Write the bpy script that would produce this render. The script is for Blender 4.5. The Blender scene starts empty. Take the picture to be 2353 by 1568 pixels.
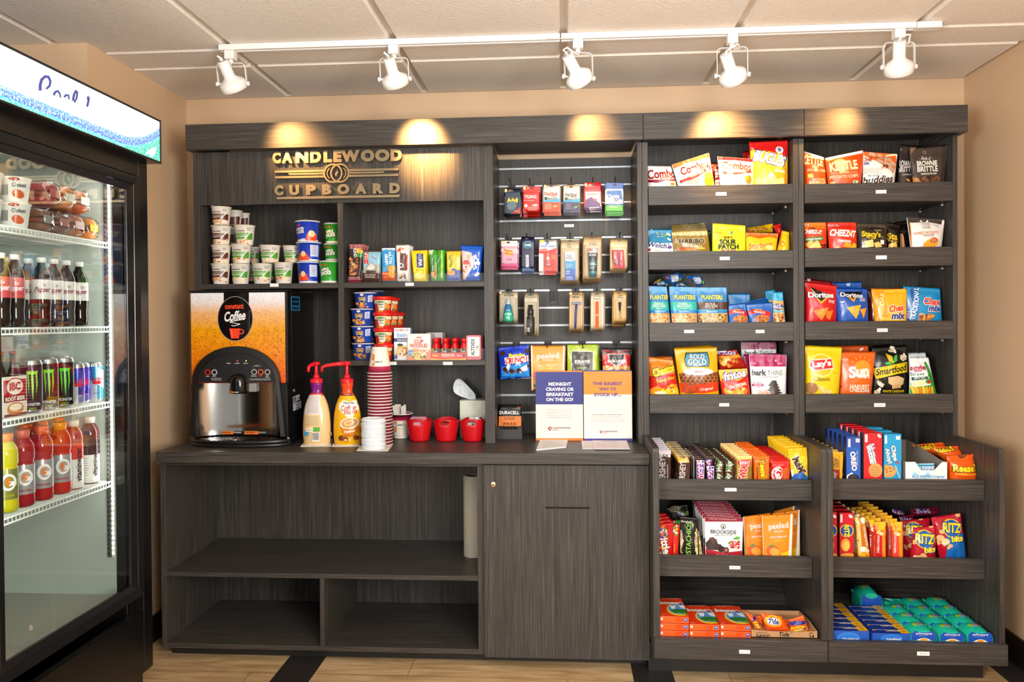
import bpy, bmesh, math, random
from mathutils import Vector, Matrix
random.seed(7)
SC=bpy.context.scene; COL=SC.collection; PI=math.pi
# ---------------------------------------------------------------- camera
W,H,F=2353,1568,1796.0
PPX,PPY=1176.5,754.0
YAW,PIT,ROL=math.atan(122.5/1796),0.0099,0.0078
CAMZ=1.33
fw=Vector((-math.sin(YAW)*math.cos(PIT),math.cos(YAW)*math.cos(PIT),-math.sin(PIT)))
r0=fw.cross(Vector((0,0,1))).normalized(); u0=r0.cross(fw)
ru=(r0*math.cos(ROL)-u0*math.sin(ROL)); uu=(u0*math.cos(ROL)+r0*math.sin(ROL))
cd=bpy.data.cameras.new('camera'); cam=bpy.data.objects.new('camera',cd); COL.objects.link(cam); SC.camera=cam
cd.sensor_width=36; cd.lens=36*F/W; cd.shift_y=-(H/2-PPY)/W; cd.clip_start=.05
M=Matrix((ru,uu,-fw)).transposed().to_4x4(); M.translation=(0,0,CAMZ); cam.matrix_world=M
def ray(x,y): return fw+ru*((x-PPX)/F)-uu*((y-PPY)/F)
O=Vector((0,0,CAMZ))
def P(x,y,Y): d=ray(x,y); return O+d*(Y/d.y)              # pixel -> point on the plane y=Y
def PXp(x,y,X): d=ray(x,y); return O+d*(X/d.x)
def PZp(x,y,Z): d=ray(x,y); return O+d*((Z-CAMZ)/d.z)
# ---------------------------------------------------------------- world, lights, exposure
wd=bpy.data.worlds.new('world'); SC.world=wd; wd.use_nodes=True
bg=wd.node_tree.nodes['Background']; bg.inputs[0].default_value=(1,.97,.94,1); bg.inputs[1].default_value=.5
SC.view_settings.view_transform='Standard'; SC.view_settings.look='None'; SC.view_settings.gamma=1; SC.view_settings.use_curve_mapping=False
SC.view_settings.exposure=-0.03
def area(name,loc,target,sx,sy,power,col):
    l=bpy.data.lights.new(name,'AREA'); l.shape='RECTANGLE'; l.size=sx; l.size_y=sy; l.energy=power; l.color=col
    o=bpy.data.objects.new(name,l); COL.objects.link(o); o.location=loc
    o.rotation_euler=(Vector(target)-Vector(loc)).to_track_quat('-Z','Y').to_euler(); return o
area('flash_softbox',(0.45,-.15,1.95),(0.1,3.3,1.25),.42,.42,23,(1,.985,.97))
for p0,p1,w_ in (((1.35,-.4,1.45),(-1.7,2.9,1.15),24),((-1.0,-.4,1.35),(1.7,2.3,1.0),28)): area('added_wall_fill',p0,p1,.8,.8,w_,(1,.98,.95)).data.spread=math.radians(85)  # unseen fill lights, added to brighten the left and right walls
bl=area('bounce_light',(0.1,-.3,1.25),(0.1,.75,2.9),1.4,.8,66,(1,.98,.96)); bl.data.spread=math.radians(110)
CEIL=2.351; YW=3.48; YB=3.452; YU=3.149; YC=3.10; YL=2.825; XR=1.71; XL=-1.724; YJ=2.735
# ---------------------------------------------------------------- materials
def lin(c):
    if isinstance(c,str):
        c=c.lstrip('#'); c=[int(c[i:i+2],16)/255 for i in (0,2,4)]
        c=[x/12.92 if x<=.04045 else ((x+.055)/1.055)**2.4 for x in c]
    return (c[0],c[1],c[2],1)
MC={}
def mat(col,rough=.4,metal=0,emit=0,bump=None,alpha=None,spec=.5,name=None):
    k=(col if isinstance(col,str) else tuple(col),rough,metal,emit,bump,alpha,spec)
    if k in MC: return MC[k]
    m=bpy.data.materials.new(name or 'surface'); m.use_nodes=True; nt=m.node_tree; b=nt.nodes['Principled BSDF']
    b.inputs['Base Color'].default_value=lin(col); b.inputs['Roughness'].default_value=rough; b.inputs['Metallic'].default_value=metal
    b.inputs['Specular IOR Level'].default_value=spec
    if emit: b.inputs['Emission Color'].default_value=lin(col); b.inputs['Emission Strength'].default_value=emit
    if alpha is not None: b.inputs['Alpha'].default_value=alpha
    if bump:
        n=nt.nodes.new('ShaderNodeTexNoise'); n.inputs['Scale'].default_value=bump[0]; n.inputs['Detail'].default_value=3
        tc=nt.nodes.new('ShaderNodeTexCoord'); nt.links.new(tc.outputs['Object'],n.inputs['Vector'])
        bp=nt.nodes.new('ShaderNodeBump'); bp.inputs['Strength'].default_value=bump[1]; bp.inputs['Distance'].default_value=bump[2]
        nt.links.new(n.outputs['Fac'],bp.inputs['Height']); nt.links.new(bp.outputs['Normal'],b.inputs['Normal'])
    MC[k]=m; return m
def ramp(nt,stops):
    r=nt.nodes.new('ShaderNodeValToRGB'); e=r.color_ramp.elements
    while len(e)<len(stops): e.new(.5)
    for i,(p,c) in enumerate(stops): e[i].position=p; e[i].color=lin(c)
    return r
def wood(name,axis,dark,mid,light,rough=.4,fine=1.0):
    # streaky laminate, grain runs along axis
    m=bpy.data.materials.new(name); m.use_nodes=True; nt=m.node_tree; b=nt.nodes['Principled BSDF']
    tc=nt.nodes.new('ShaderNodeTexCoord'); mp=nt.nodes.new('ShaderNodeMapping'); nt.links.new(tc.outputs['Object'],mp.inputs[0])
    s=[400*fine,400*fine,400*fine]; s[axis]=5; mp.inputs['Scale'].default_value=s
    n=nt.nodes.new('ShaderNodeTexNoise'); n.inputs['Scale'].default_value=1; n.inputs['Detail'].default_value=4; n.inputs['Roughness'].default_value=.65
    nt.links.new(mp.outputs[0],n.inputs['Vector'])
    mp2=nt.nodes.new('ShaderNodeMapping'); nt.links.new(tc.outputs['Object'],mp2.inputs[0])
    s=[70,70,70]; s[axis]=2; mp2.inputs['Scale'].default_value=s
    n2=nt.nodes.new('ShaderNodeTexNoise'); n2.inputs['Scale'].default_value=1; n2.inputs['Detail'].default_value=3; nt.links.new(mp2.outputs[0],n2.inputs['Vector'])
    mx=nt.nodes.new('ShaderNodeMath'); mx.operation='MULTIPLY_ADD'; mx.inputs[1].default_value=.2
    nt.links.new(n2.outputs['Fac'],mx.inputs[0])
    ad=nt.nodes.new('ShaderNodeMath'); ad.operation='MULTIPLY'; ad.inputs[1].default_value=.8; nt.links.new(n.outputs['Fac'],ad.inputs[0]); nt.links.new(ad.outputs[0],mx.inputs[2])
    r=ramp(nt,[(.36,dark),(.52,mid),(.70,light)]); nt.links.new(mx.outputs[0],r.inputs[0]); nt.links.new(r.outputs[0],b.inputs['Base Color'])
    b.inputs['Roughness'].default_value=rough; b.inputs['Specular IOR Level'].default_value=.38
    bp=nt.nodes.new('ShaderNodeBump'); bp.inputs['Strength'].default_value=.35; bp.inputs['Distance'].default_value=.0006
    nt.links.new(n.outputs['Fac'],bp.inputs['Height']); nt.links.new(bp.outputs['Normal'],b.inputs['Normal'])
    return m
WV=wood('laminate_vertical_grain',2,'#2b2825','#413d39','#615b55')
WH=wood('laminate_horizontal_grain',0,'#2b2825','#413d39','#615b55')
WY=wood('laminate_depth_grain',1,'#2b2825','#413d39','#615b55')
WHC=WH
def glass(name,tint=(1,1,1),refl=.06,rough=.0,fres=1.45):
    m=bpy.data.materials.new(name); m.use_nodes=True; nt=m.node_tree; nt.nodes.remove(nt.nodes['Principled BSDF'])
    out=nt.nodes['Material Output']; t=nt.nodes.new('ShaderNodeBsdfTransparent'); t.inputs[0].default_value=(*tint,1)
    g=nt.nodes.new('ShaderNodeBsdfGlossy'); g.inputs['Roughness'].default_value=rough
    lw=nt.nodes.new('ShaderNodeLayerWeight'); lw.inputs[0].default_value=.5
    pw=nt.nodes.new('ShaderNodeMath'); pw.operation='POWER'; pw.inputs[1].default_value=4; nt.links.new(lw.outputs['Facing'],pw.inputs[0])
    f=nt.nodes.new('ShaderNodeMath'); f.operation='MULTIPLY_ADD'; f.inputs[1].default_value=.8; f.inputs[2].default_value=refl; nt.links.new(pw.outputs[0],f.inputs[0])
    mx=nt.nodes.new('ShaderNodeMixShader'); nt.links.new(f.outputs[0],mx.inputs[0]); nt.links.new(t.outputs[0],mx.inputs[1]); nt.links.new(g.outputs[0],mx.inputs[2])
    nt.links.new(mx.outputs[0],out.inputs[0]); return m
GL=glass('door_glass',(.93,.96,.94),refl=.10)
CLEAR=glass('clear_plastic',(.95,.95,.94),refl=.012,rough=.2)
# ---------------------------------------------------------------- objects
BASE={}
USED={}
def empty(name,loc,label=None,cat=None,group=None,kind=None):
    o=bpy.data.objects.new(name,None); COL.objects.link(o); o.location=loc; o.empty_display_size=.05; BASE[o]=Vector(loc)
    tag(o,label,cat,group,kind); return o
def tag(o,label=None,cat=None,group=None,kind=None):
    if label: o['label']=label
    if cat: o['category']=cat
    if group: o['group']=group
    if kind: o['kind']=kind
    return o
class MB:
    def __init__(s): s.v=[]; s.f=[]; s.m=[]; s.sm=[]; s.mats=[]
    def mi(s,m):
        if m not in s.mats: s.mats.append(m)
        return s.mats.index(m)
    def add(s,vs,fs,m,smooth=False):
        b=len(s.v); s.v+= [tuple(v) for v in vs]; i=s.mi(m)
        for f in fs: s.f.append([a+b for a in f]); s.m.append(i); s.sm.append(smooth)
        return s
    def box(s,x0,x1,y0,y1,z0,z1,m):
        if x0>x1:x0,x1=x1,x0
        if y0>y1:y0,y1=y1,y0
        if z0>z1:z0,z1=z1,z0
        v=[(x,y,z) for x in (x0,x1) for y in (y0,y1) for z in (z0,z1)]
        return s.add(v,[(0,1,3,2),(4,6,7,5),(0,4,5,1),(2,3,7,6),(0,2,6,4),(1,5,7,3)],m)
    def hexa(s,c,m):  # 8 corners: bottom 4 ccw, top 4 ccw
        return s.add(c,[(3,2,1,0),(4,5,6,7),(0,1,5,4),(1,2,6,5),(2,3,7,6),(3,0,4,7)],m)
    def prism(s,pts,ax,a,b,m,smooth=False):  # pts 2D polygon extruded along axis ax from a to b
        def mk(p,h):
            return {0:(h,p[0],p[1]),1:(p[0],h,p[1]),2:(p[0],p[1],h)}[ax]
        n=len(pts); v=[mk(p,a) for p in pts]+[mk(p,b) for p in pts]
        fs=[list(range(n))[::-1],[i+n for i in range(n)]]
        s.add(v,fs,m); b0=len(s.v)-2*n
        i=s.mi(m)
        for k in range(n):
            s.f.append([b0+k,b0+(k+1)%n,b0+n+(k+1)%n,b0+n+k]); s.m.append(i); s.sm.append(smooth)
        return s
    def lathe(s,c,prof,m,n=28,axis=2,cap=True,mats=None,T=None):
        # prof [(r,h)...] around vertical axis through c
        v=[];c=Vector(c)
        for r,h in prof:
            for k in range(n):
                a=2*PI*k/n; p=(r*math.cos(a),r*math.sin(a),h)
                if axis==1: p=(p[0],p[2],p[1])
                if axis==0: p=(p[2],p[0],p[1])
                p=Vector(p)
                if T is not None: p=T@p
                v.append(c+p)
        for j in range(len(prof)-1):
            mm=mats[j] if mats else m
            fs=[(j*n+k,j*n+(k+1)%n,(j+1)*n+(k+1)%n,(j+1)*n+k) for k in range(n)]
            if j==0: s.add(v,fs,mm,True); b0=len(s.v)-len(v)
            else:
                i=s.mi(mm)
                for f in fs: s.f.append([a+b0 for a in f]); s.m.append(i); s.sm.append(True)
        if cap:
            for j,rev in ((0,True),(len(prof)-1,False)):
                if prof[j][0]>1e-5:
                    f=[b0+j*n+k for k in range(n)]
                    s.f.append(f[::-1] if rev else f); s.m.append(s.mi(mats[min(j,len(mats)-1)] if mats else m)); s.sm.append(False)
        return s
    def tube(s,pts,r,m,n=8,closed=False,rr=None):
        pts=[Vector(p) for p in pts]; N=len(pts); v=[]; up=Vector((0.13,.31,.94)).normalized()
        pn=None
        for i,p in enumerate(pts):
            if closed: t=(pts[(i+1)%N]-pts[i-1])
            else: t=pts[min(i+1,N-1)]-pts[max(i-1,0)]
            t.normalize()
            if pn is None:
                a=t.cross(up); 
                if a.length<.1: a=t.cross(Vector((1,0,0)))
                a.normalize()
            else: a=(pn-t*pn.dot(t)).normalized()
            pn=a; b=t.cross(a); R=rr[i] if rr else r
            for k in range(n):
                an=2*PI*k/n; v.append(p+a*(R*math.cos(an))+b*(R*math.sin(an)))
        fs=[(i*n+k,i*n+(k+1)%n,((i+1)%N)*n+(k+1)%n,((i+1)%N)*n+k) for i in range(N if closed else N-1) for k in range(n)]
        s.add(v,fs,m,True)
        if not closed:
            b0=len(s.v)-len(v)
            s.f.append([b0+k for k in range(n)][::-1]); s.m.append(s.mi(m)); s.sm.append(False)
            s.f.append([b0+(N-1)*n+k for k in range(n)]); s.m.append(s.mi(m)); s.sm.append(False)
        return s
    def build(s,name,parent=None,bevel=0,origin=None):
        off=Vector((0,0,0))
        if parent is not None: off=BASE[parent]
        elif origin is not None: off=Vector(origin)
        me=bpy.data.meshes.new(name); me.from_pydata([(v[0]-off.x,v[1]-off.y,v[2]-off.z) for v in s.v],[],s.f)
        for m in s.mats: me.materials.append(m)
        me.polygons.foreach_set('material_index',s.m); me.polygons.foreach_set('use_smooth',s.sm); me.update()
        o=bpy.data.objects.new(name,me); COL.objects.link(o)
        if parent is not None: o.parent=parent
        elif origin is not None: o.location=origin
        BASE[o]=off
        if bevel:
            b=o.modifiers.new('bevel','BEVEL'); b.width=bevel; b.segments=1; b.limit_method='ANGLE'
        return o
def struct(name,mb): o=mb.build(name); o['kind']='structure'; return o
def dup(root,dx=(0,0,0),label=None,group=None,rz=None,loc=None):
    c=root.copy(); COL.objects.link(c)
    c.location=(Vector(loc) if loc is not None else root.location+Vector(dx)); BASE[c]=BASE.get(root,Vector((0,0,0)))
    if rz is not None: c.rotation_euler=(0,0,rz)
    if label: c['label']=label
    if group: c['group']=group
    for ch in root.children:
        d=ch.copy(); COL.objects.link(d); d.parent=c
        for g in ch.children:
            e=g.copy(); COL.objects.link(e); e.parent=d
    return c
ORD=['first','second','third','fourth','fifth','sixth','seventh','eighth','ninth','tenth','eleventh','twelfth','thirteenth','fourteenth','fifteenth','sixteenth','seventeenth','eighteenth','nineteenth','twentieth','twenty-first','twenty-second','twenty-third','twenty-fourth','twenty-fifth','twenty-sixth','twenty-seventh','twenty-eighth']
# ---------------------------------------------------------------- printed artwork
TC={}
def text2d(t,bold=0,res=3):
    k=(t,bold)
    if k in TC: return TC[k]
    cu=bpy.data.curves.new('lettering','FONT'); cu.body=t; cu.resolution_u=res; cu.offset=bold*.013; cu.fill_mode='FRONT'
    o=bpy.data.objects.new('lettering',cu); me=bpy.data.meshes.new_from_object(o)
    me.calc_loop_triangles()
    v=[(a.co.x,a.co.y) for a in me.vertices]; tr=[tuple(l.vertices) for l in me.loop_triangles]
    x0=min(a[0] for a in v); x1=max(a[0] for a in v); y0=min(a[1] for a in v); y1=max(a[1] for a in v)
    w=max(x1-x0,1e-4); h=max(y1-y0,1e-4)
    v=[((a[0]-x0)/w-.5,(a[1]-y0)/h-.5) for a in v]
    bpy.data.objects.remove(o); bpy.data.meshes.remove(me); bpy.data.curves.remove(cu)
    TC[k]=(v,tr); return TC[k]
FR={'A1':(1470,300,4.9),'A2':(1470,600,4.355),'A3':(1820,310,5.0575),'A4':(1820,600,4.355),'A5':(1480,950,4.1256),'A6':(1860,950,4.127),
'A7':(1480,1300,5.472),'A8':(1860,1300,4.773),'B4':(420,320,3.314),'B5':(420,640,3.733),'B6':(680,650,3.92),'B7':(1120,340,4.357),'B8':(1120,640,3.7324),
'F1':(0,80,2.8),'F2':(0,560,2.305),'F3':(0,1150,3.752),'T1':(480,20,3.056),'T2':(1250,20,2.133),'L3':(350,1000,2.76),'L4':(1080,990,2.7136),'PX':(0,0,1)}
CUR=[0,0,1]
def fr(n): CUR[:]=FR[n]
def C(x,y): return (CUR[0]+x/CUR[2],CUR[1]+y/CUR[2])
# art primitives, coordinates in the current reading frame of the photograph
def T(t,cx,cy,w,h,c,rot=0,sh=0,o=None,b=1): return ('t',t,cx,cy,w,h,c,rot,sh,o,b)
def R(x0,y0,x1,y1,c): return ('p',[(x0,y0),(x1,y0),(x1,y1),(x0,y1)],c)
def E(cx,cy,rx,ry,c,rot=0,n=20):
    a=math.radians(rot); return ('p',[(cx+rx*math.cos(q)*math.cos(a)+ry*math.sin(q)*math.sin(a),cy-rx*math.cos(q)*math.sin(a)+ry*math.sin(q)*math.cos(a)) for q in [2*PI*k/n for k in range(n)]],c)
def G(pts,c): return ('p',pts,c)
def L(x0,y0,x1,y1,w,c):
    dx,dy=x1-x0,y1-y0; l=math.hypot(dx,dy); nx,ny=-dy/l*w/2,dx/l*w/2
    return ('p',[(x0+nx,y0+ny),(x1+nx,y1+ny),(x1-nx,y1-ny),(x0-nx,y0-ny)],c)
def N(cx,cy,w,h,cols,n,s,seed=1):
    rn=random.Random(seed); out=[]
    for i in range(n):
        out.append(E(cx+(rn.random()-.5)*w,cy+(rn.random()-.5)*h,s*rn.uniform(.7,1.2),s*rn.uniform(.4,.8),rn.choice(cols),rn.uniform(0,180),9)+(i%5,))
    return out
def LN(x0,y0,x1,n,dy,c,th=3,rag=.25):   # lines of small print
    rn=random.Random(int(x0+y0)); return [R(x0,y0+i*dy,x1-(x1-x0)*rag*rn.random(),y0+i*dy+th,c)+(0,) for i in range(n)]
def flat(a):
    o=[]
    for q in a:
        if isinstance(q,list): o+=flat(q)
        else: o.append(q)
    return o
def clipc(poly,clip):
    # clip: convex polygon (any winding)
    ar=sum(clip[i][0]*clip[(i+1)%len(clip)][1]-clip[(i+1)%len(clip)][0]*clip[i][1] for i in range(len(clip)))
    sg=1 if ar>0 else -1
    for i in range(len(clip)):
        a=clip[i]; b=clip[(i+1)%len(clip)]; out=[]
        d=lambda p:sg*((b[0]-a[0])*(p[1]-a[1])-(b[1]-a[1])*(p[0]-a[0]))
        for j in range(len(poly)):
            p=poly[j]; q=poly[(j+1)%len(poly)]; dp=d(p); dq=d(q)
            if dp>=0: out.append(p)
            if (dp>=0)!=(dq>=0):
                t=dp/(dp-dq); out.append((p[0]+t*(q[0]-p[0]),p[1]+t*(q[1]-p[1])))
        poly=out
        if len(poly)<3: return []
    return poly
def split(tris,Lm):
    out=[]; st=list(tris)
    while st:
        a,b,c=st.pop(); e=[(math.dist(a,b),a,b,c),(math.dist(b,c),b,c,a),(math.dist(c,a),c,a,b)]; m=max(e,key=lambda q:q[0])
        if m[0]>Lm:
            _,p,q,r=m; h=((p[0]+q[0])/2,(p[1]+q[1])/2); st.append((p,h,r)); st.append((h,q,r))
        else: out.append((a,b,c))
    return out
def tri_poly(pts):
    from mathutils.geometry import tessellate_polygon
    return [tuple(pts[i] for i in t) for t in tessellate_polygon([[Vector((p[0],p[1],0)) for p in pts]])]
def apply_art(mb,arts,to2,surf,clip=None,Lm=.0075,rough=.35,off=.0005,step=.00019,smooth=True,metal=0,vup=False):
    """to2: reading-frame coords -> local 2D metres; surf(x,z,lift)->3D point"""
    k=0; grp=False
    for a in flat(arts):
        if len(a)==4 and a[0]=='p': grp=True; kk=k+a[3]
        else:
            if grp: k+=5; grp=False
            kk=k
        if a[0]=='t':
            _,t,cx,cy,w,h,c,rot,sh,o,b=a; lay=[(c,b,1.0)]
            if o: lay=[(o,b+3,1.0),(c,b,1.0)]
            for col,bb,_s in lay:
                v,tr=text2d(t,bb); rr=math.radians(rot); pts=[]
                gw=w;gh=h
                if o and col==o: gw=w+h*.16; gh=h*1.16
                for (x,y) in v:
                    x2=x*gw+sh*y*gh; y2=y*gh
                    X=x2*math.cos(rr)-y2*math.sin(rr); Y=x2*math.sin(rr)+y2*math.cos(rr)
                    pts.append(to2(cx+X,cy+Y if vup else cy-Y))
                tris=[(pts[i],pts[j],pts[l]) for i,j,l in tr]
                put(mb,tris,clip,Lm,surf,off+k*step,mat(col,rough,metal),smooth); k+=1
        else:
            pts=[to2(*p) for p in a[1]]
            cm=a[2] if not isinstance(a[2],(str,tuple,list)) else mat(a[2],rough,metal)
            if clip: 
                tris=[]
                for t in tri_poly(pts): tris.append(t)
            else: tris=tri_poly(pts)
            put(mb,tris,clip,Lm,surf,off+kk*step,cm,smooth); k+=(0 if grp else 1)
def put(mb,tris,clip,Lm,surf,lift,m,smooth):
    o=[]
    for t in tris:
        if clip:
            p=clipc(list(t),clip)
            if len(p)<3: continue
            for i in range(1,len(p)-1): o.append((p[0],p[i],p[i+1]))
        else: o.append(t)
    o=split(o,Lm); vs=[];ix={};fs=[]
    for t in o:
        ar=(t[1][0]-t[0][0])*(t[2][1]-t[0][1])-(t[2][0]-t[0][0])*(t[1][1]-t[0][1])
        if abs(ar)<1e-11: continue
        f=[]
        for p in t:
            kk=(round(p[0],6),round(p[1],6))
            if kk not in ix: ix[kk]=len(vs); vs.append(surf(p[0],p[1],lift))
            f.append(ix[kk])
        if len(set(f))<3: continue
        fs.append(f if ar>0 else f[::-1])
    if fs: mb.add(vs,fs,m,smooth)
# ================================================================ room
wallm=mat('#d2b28e',.55,bump=(90,.15,.002),name='beige_wall_paint')
tilem=mat('#e6dccf',.9,bump=(160,.8,.004),name='textured_ceiling_tile')
teem=mat('#c9bba8',.5,name='ceiling_grid')
struct('wall_back',MB().box(XL-.1,XR+.1,YW,YW+.1,0,CEIL+.05,wallm))
struct('wall_left',MB().box(XL-.1,XL,YJ,YW,0,CEIL+.05,wallm))
struct('wall_alcove',MB().box(XL-1.2,XL-.1,YJ,YJ+.1,0,CEIL+.05,wallm))
struct('wall_right',MB().box(XR,XR+.1,-.6,YW,0,CEIL+.05,wallm))
black=mat('#141210',.35,name='black_rubber_base')
struct('baseboard_left',MB().box(XL,XL+.008,YJ,YW,0,.112,black))
struct('baseboard_right',MB().box(XR-.01,XR,-.6,YW,0,.112,black))
# ceiling with tegular tiles
cb=MB(); cb.box(XL-1.2,XR+.1,-.6,YW+.1,CEIL+.012,CEIL+.04,teem)
xs=[PZp(x,0,CEIL).x+.012 for x in (388,870,1288,1725,2165)]
sx=(xs[-1]-xs[0])/4; x0=xs[0]
gx=[x0+sx*k for k in range(-3,6)]
yl2=P(1299,129,1); 
def ceilY(px,py): return PZp(px,py,CEIL).y
g2=ceilY(1260,129); g1=ceilY(1260,88)
gy=[YW,g2,g1,g1-.61,g1-1.22,g1-1.83,g1-2.44,g1-3.05,g1-3.4]
for i in range(len(gx)-1):
    for j in range(len(gy)-1):
        a,b=gx[i]+.0115,gx[i+1]-.0115; c,d=gy[j+1]+.009,gy[j]-(.009 if j else .012)
        a=max(a,XL-1.19);b=min(b,XR-.012)
        if b-a<.02: continue
        h=.006; z0=CEIL-.002; z1=CEIL+.0125
        cb.hexa([(a+h,c+h,z0),(a+h,d-h,z0),(b-h,d-h,z0),(b-h,c+h,z0),(a,c,z1),(a,d,z1),(b,d,z1),(b,c,z1)],tilem)
cb.box(XL-.0,XR,YW-.014,YW,CEIL+.001,CEIL+.012,teem)
struct('ceiling',cb)
# floor: pale wood planks with dark inlaid strips
def floor_mat():
    m=bpy.data.materials.new('pale_wood_floor'); m.use_nodes=True; nt=m.node_tree; b=nt.nodes['Principled BSDF']
    tc=nt.nodes.new('ShaderNodeTexCoord'); mp=nt.nodes.new('ShaderNodeMapping'); mp.inputs['Scale'].default_value=(2.2,14,1)
    nt.links.new(tc.outputs['Object'],mp.inputs[0]); n=nt.nodes.new('ShaderNodeTexNoise'); n.inputs['Scale'].default_value=1.6; n.inputs['Detail'].default_value=6; n.inputs['Distortion'].default_value=1.2
    nt.links.new(mp.outputs[0],n.inputs['Vector']); r=ramp(nt,[(.3,'#a98a5f'),(.5,'#c4a477'),(.7,'#d8bb8f')]); nt.links.new(n.outputs['Fac'],r.inputs[0])
    br=nt.nodes.new('ShaderNodeTexBrick'); br.inputs['Scale'].default_value=1; br.inputs['Mortar Size'].default_value=.0015; br.inputs['Brick Width'].default_value=1.2; br.inputs['Row Height'].default_value=.18
    br.inputs['Color1'].default_value=(1,1,1,1); br.inputs['Color2'].default_value=(.86,.86,.86,1); br.inputs['Mortar'].default_value=(.35,.3,.25,1)
    nt.links.new(tc.outputs['Object'],br.inputs['Vector']); mx=nt.nodes.new('ShaderNodeMix'); mx.data_type='RGBA'; mx.blend_type='MULTIPLY'; mx.inputs[0].default_value=1
    nt.links.new(r.outputs[0],mx.inputs[6]); nt.links.new(br.outputs['Color'],mx.inputs[7]); nt.links.new(mx.outputs[2],b.inputs['Base Color']); b.inputs['Roughness'].default_value=.42
    return m
fm=floor_mat(); dk=mat('#2b2827',.4,bump=(60,.2,.001),name='dark_floor_strip')
fb=MB(); fb.box(XL-1.2,XR+.1,-.6,YW+.1,-.05,0,fm)
for a,b in ((-2.6,-2.45),(-1.10,-.955),(.242,.392),(1.6,XR)): fb.box(a,b,-.6,YW,-.01,.0012,dk)
struct('floor',fb)
# ================================================================ cabinetry
def Z(x,y,Y): return P(x,y,Y).z
def X(x,y,Y): return P(x,y,Y).x
XUL=X(446,600,YU); XA0=X(460,600,YU); XA1=X(776,600,YU); XB0=X(789,600,YU); XB1=X(1112,600,YU); XS0=X(1135,650,YU)
XS1=X(1465.5,650,YU); XC0=X(1490,650,YU); XC1=X(1823,650,YU); XD0=X(1848,650,YU); XD1=X(2190,650,YU); XE=X(2201,650,YU)
ZCT=P(930,1041,2.92).z   # counter top
ZCOR0=(Z(425,345,YC)+Z(2225,303,YC))/2; ZCOR1=(Z(425,287,YC)+Z(2225,240,YC))/2
# cornice: three lengths meeting at the seams
jo=[X(425,300,YC),X(1478,300,YC),X(1848,300,YC),X(2225,300,YC)]
for i,(nm) in enumerate(('long left length above the metal sign','middle length above the left snack column','right end length above the right snack column')):
    a,b=jo[i],jo[i+1]; d=.0008
    t=empty('cornice_board',((a+b)/2,YC,ZCOR0),'dark streaked cornice board, '+nm,'cornice')
    MB().box(a+d,b-d,YC,YC+.022,ZCOR0,ZCOR1,WH).build('fascia',t,bevel=.0008)
    m=MB(); m.box(a+d,b-d,YC+.022,YW-.002,ZCOR1-.02,ZCOR1,WH)
    if i==0: m.box(a+d,a+.02,YC+.022,YW-.002,ZCOR0,ZCOR1-.02,WY)
    if i==2: m.box(b-.02,b-d,YC+.022,YW-.002,ZCOR0,ZCOR1-.02,WY)
    m.build('top_board',t,bevel=.0008)
ZT=ZCOR0
# ---- left upper cabinet with sign board and two columns
ZS1=Z(620,652,YU); ZS1b=Z(620,664,YU)      # shelf under oatmeal / bars
ZSh=Z(780,466,YU)                            # bottom of the sign board
ZS2=Z(950,829,YU); ZS2b=Z(950,840,YU)      # lower shelf right column
t=empty('upper_cabinet',((XUL+XS0)/2,YU,ZCT),'tall open dark wood upper cabinet carrying the metal letter sign, two columns of shelves','cabinet')
MB().box(XUL,XA0,YU,YB,ZCT+.0005,ZT,WV).build('side_panel',t,bevel=.0008)
MB().box(XB1,XS0-.0,YU,YB,ZCT+.0005,ZT,WV).build('side_panel',t,bevel=.0008)
MB().box(XA1,XB0,YU+.002,YB,ZCT,ZSh,WV).build('divider',t,bevel=.0008)
MB().box(XUL,XB1,YB,YW-.002,ZCT,ZT,WV).build('back_panel',t)
MB().box(XA0,XB1,YU+.022,YB,ZT-.018,ZT,WH).build('top_panel',t)
MB().box(XA0,XB1,YU+.004,YU+.022,ZSh,ZT,WV).build('sign_board',t,bevel=.0008)
s=MB().box(XA0,XA1,YU,YB,ZS1b,ZS1,WH).build('shelf',t,bevel=.0008)
s2=MB().box(XB0,XB1,YU,YB,ZS1b,ZS1,WH).build('shelf',t,bevel=.0008)
s3=MB().box(XB0,XB1,YU,YB,ZS2b,ZS2,WH).build('shelf',t,bevel=.0008)
LBL=mat('#f4f2f0',.5)
def price(parent,frn,cx,cy,w,h,txt,Yp):
    fr(frn); x,y=C(cx,cy); p=P(x,y,Yp); sc=Yp/F; ww=w/CUR[2]*sc/2; hh=h/CUR[2]*sc/2
    mb=MB(); mb.box(p.x-ww,p.x+ww,Yp-.001,Yp,p.z-hh,p.z+hh,LBL)
    if txt:
        apply_art(mb,[T(txt,0,0,ww*1.05,hh*.85,'#8a8886',b=.3)],lambda a,b:(p.x+a,p.z-b),lambda a,b,l:(a,Yp-.001-l,b),Lm=9,off=.0002,smooth=False)
    return mb.build('price_label',parent)
price(s,'B4',697,1112,68,26,'',YU); price(s2,'B4',1727,1106,66,25,'$2.50',YU)
price(s3,'B6',873,727,68,28,'$2.00',YU); price(s3,'B6',1368,727,86,28,'$4.00',YU)
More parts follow.
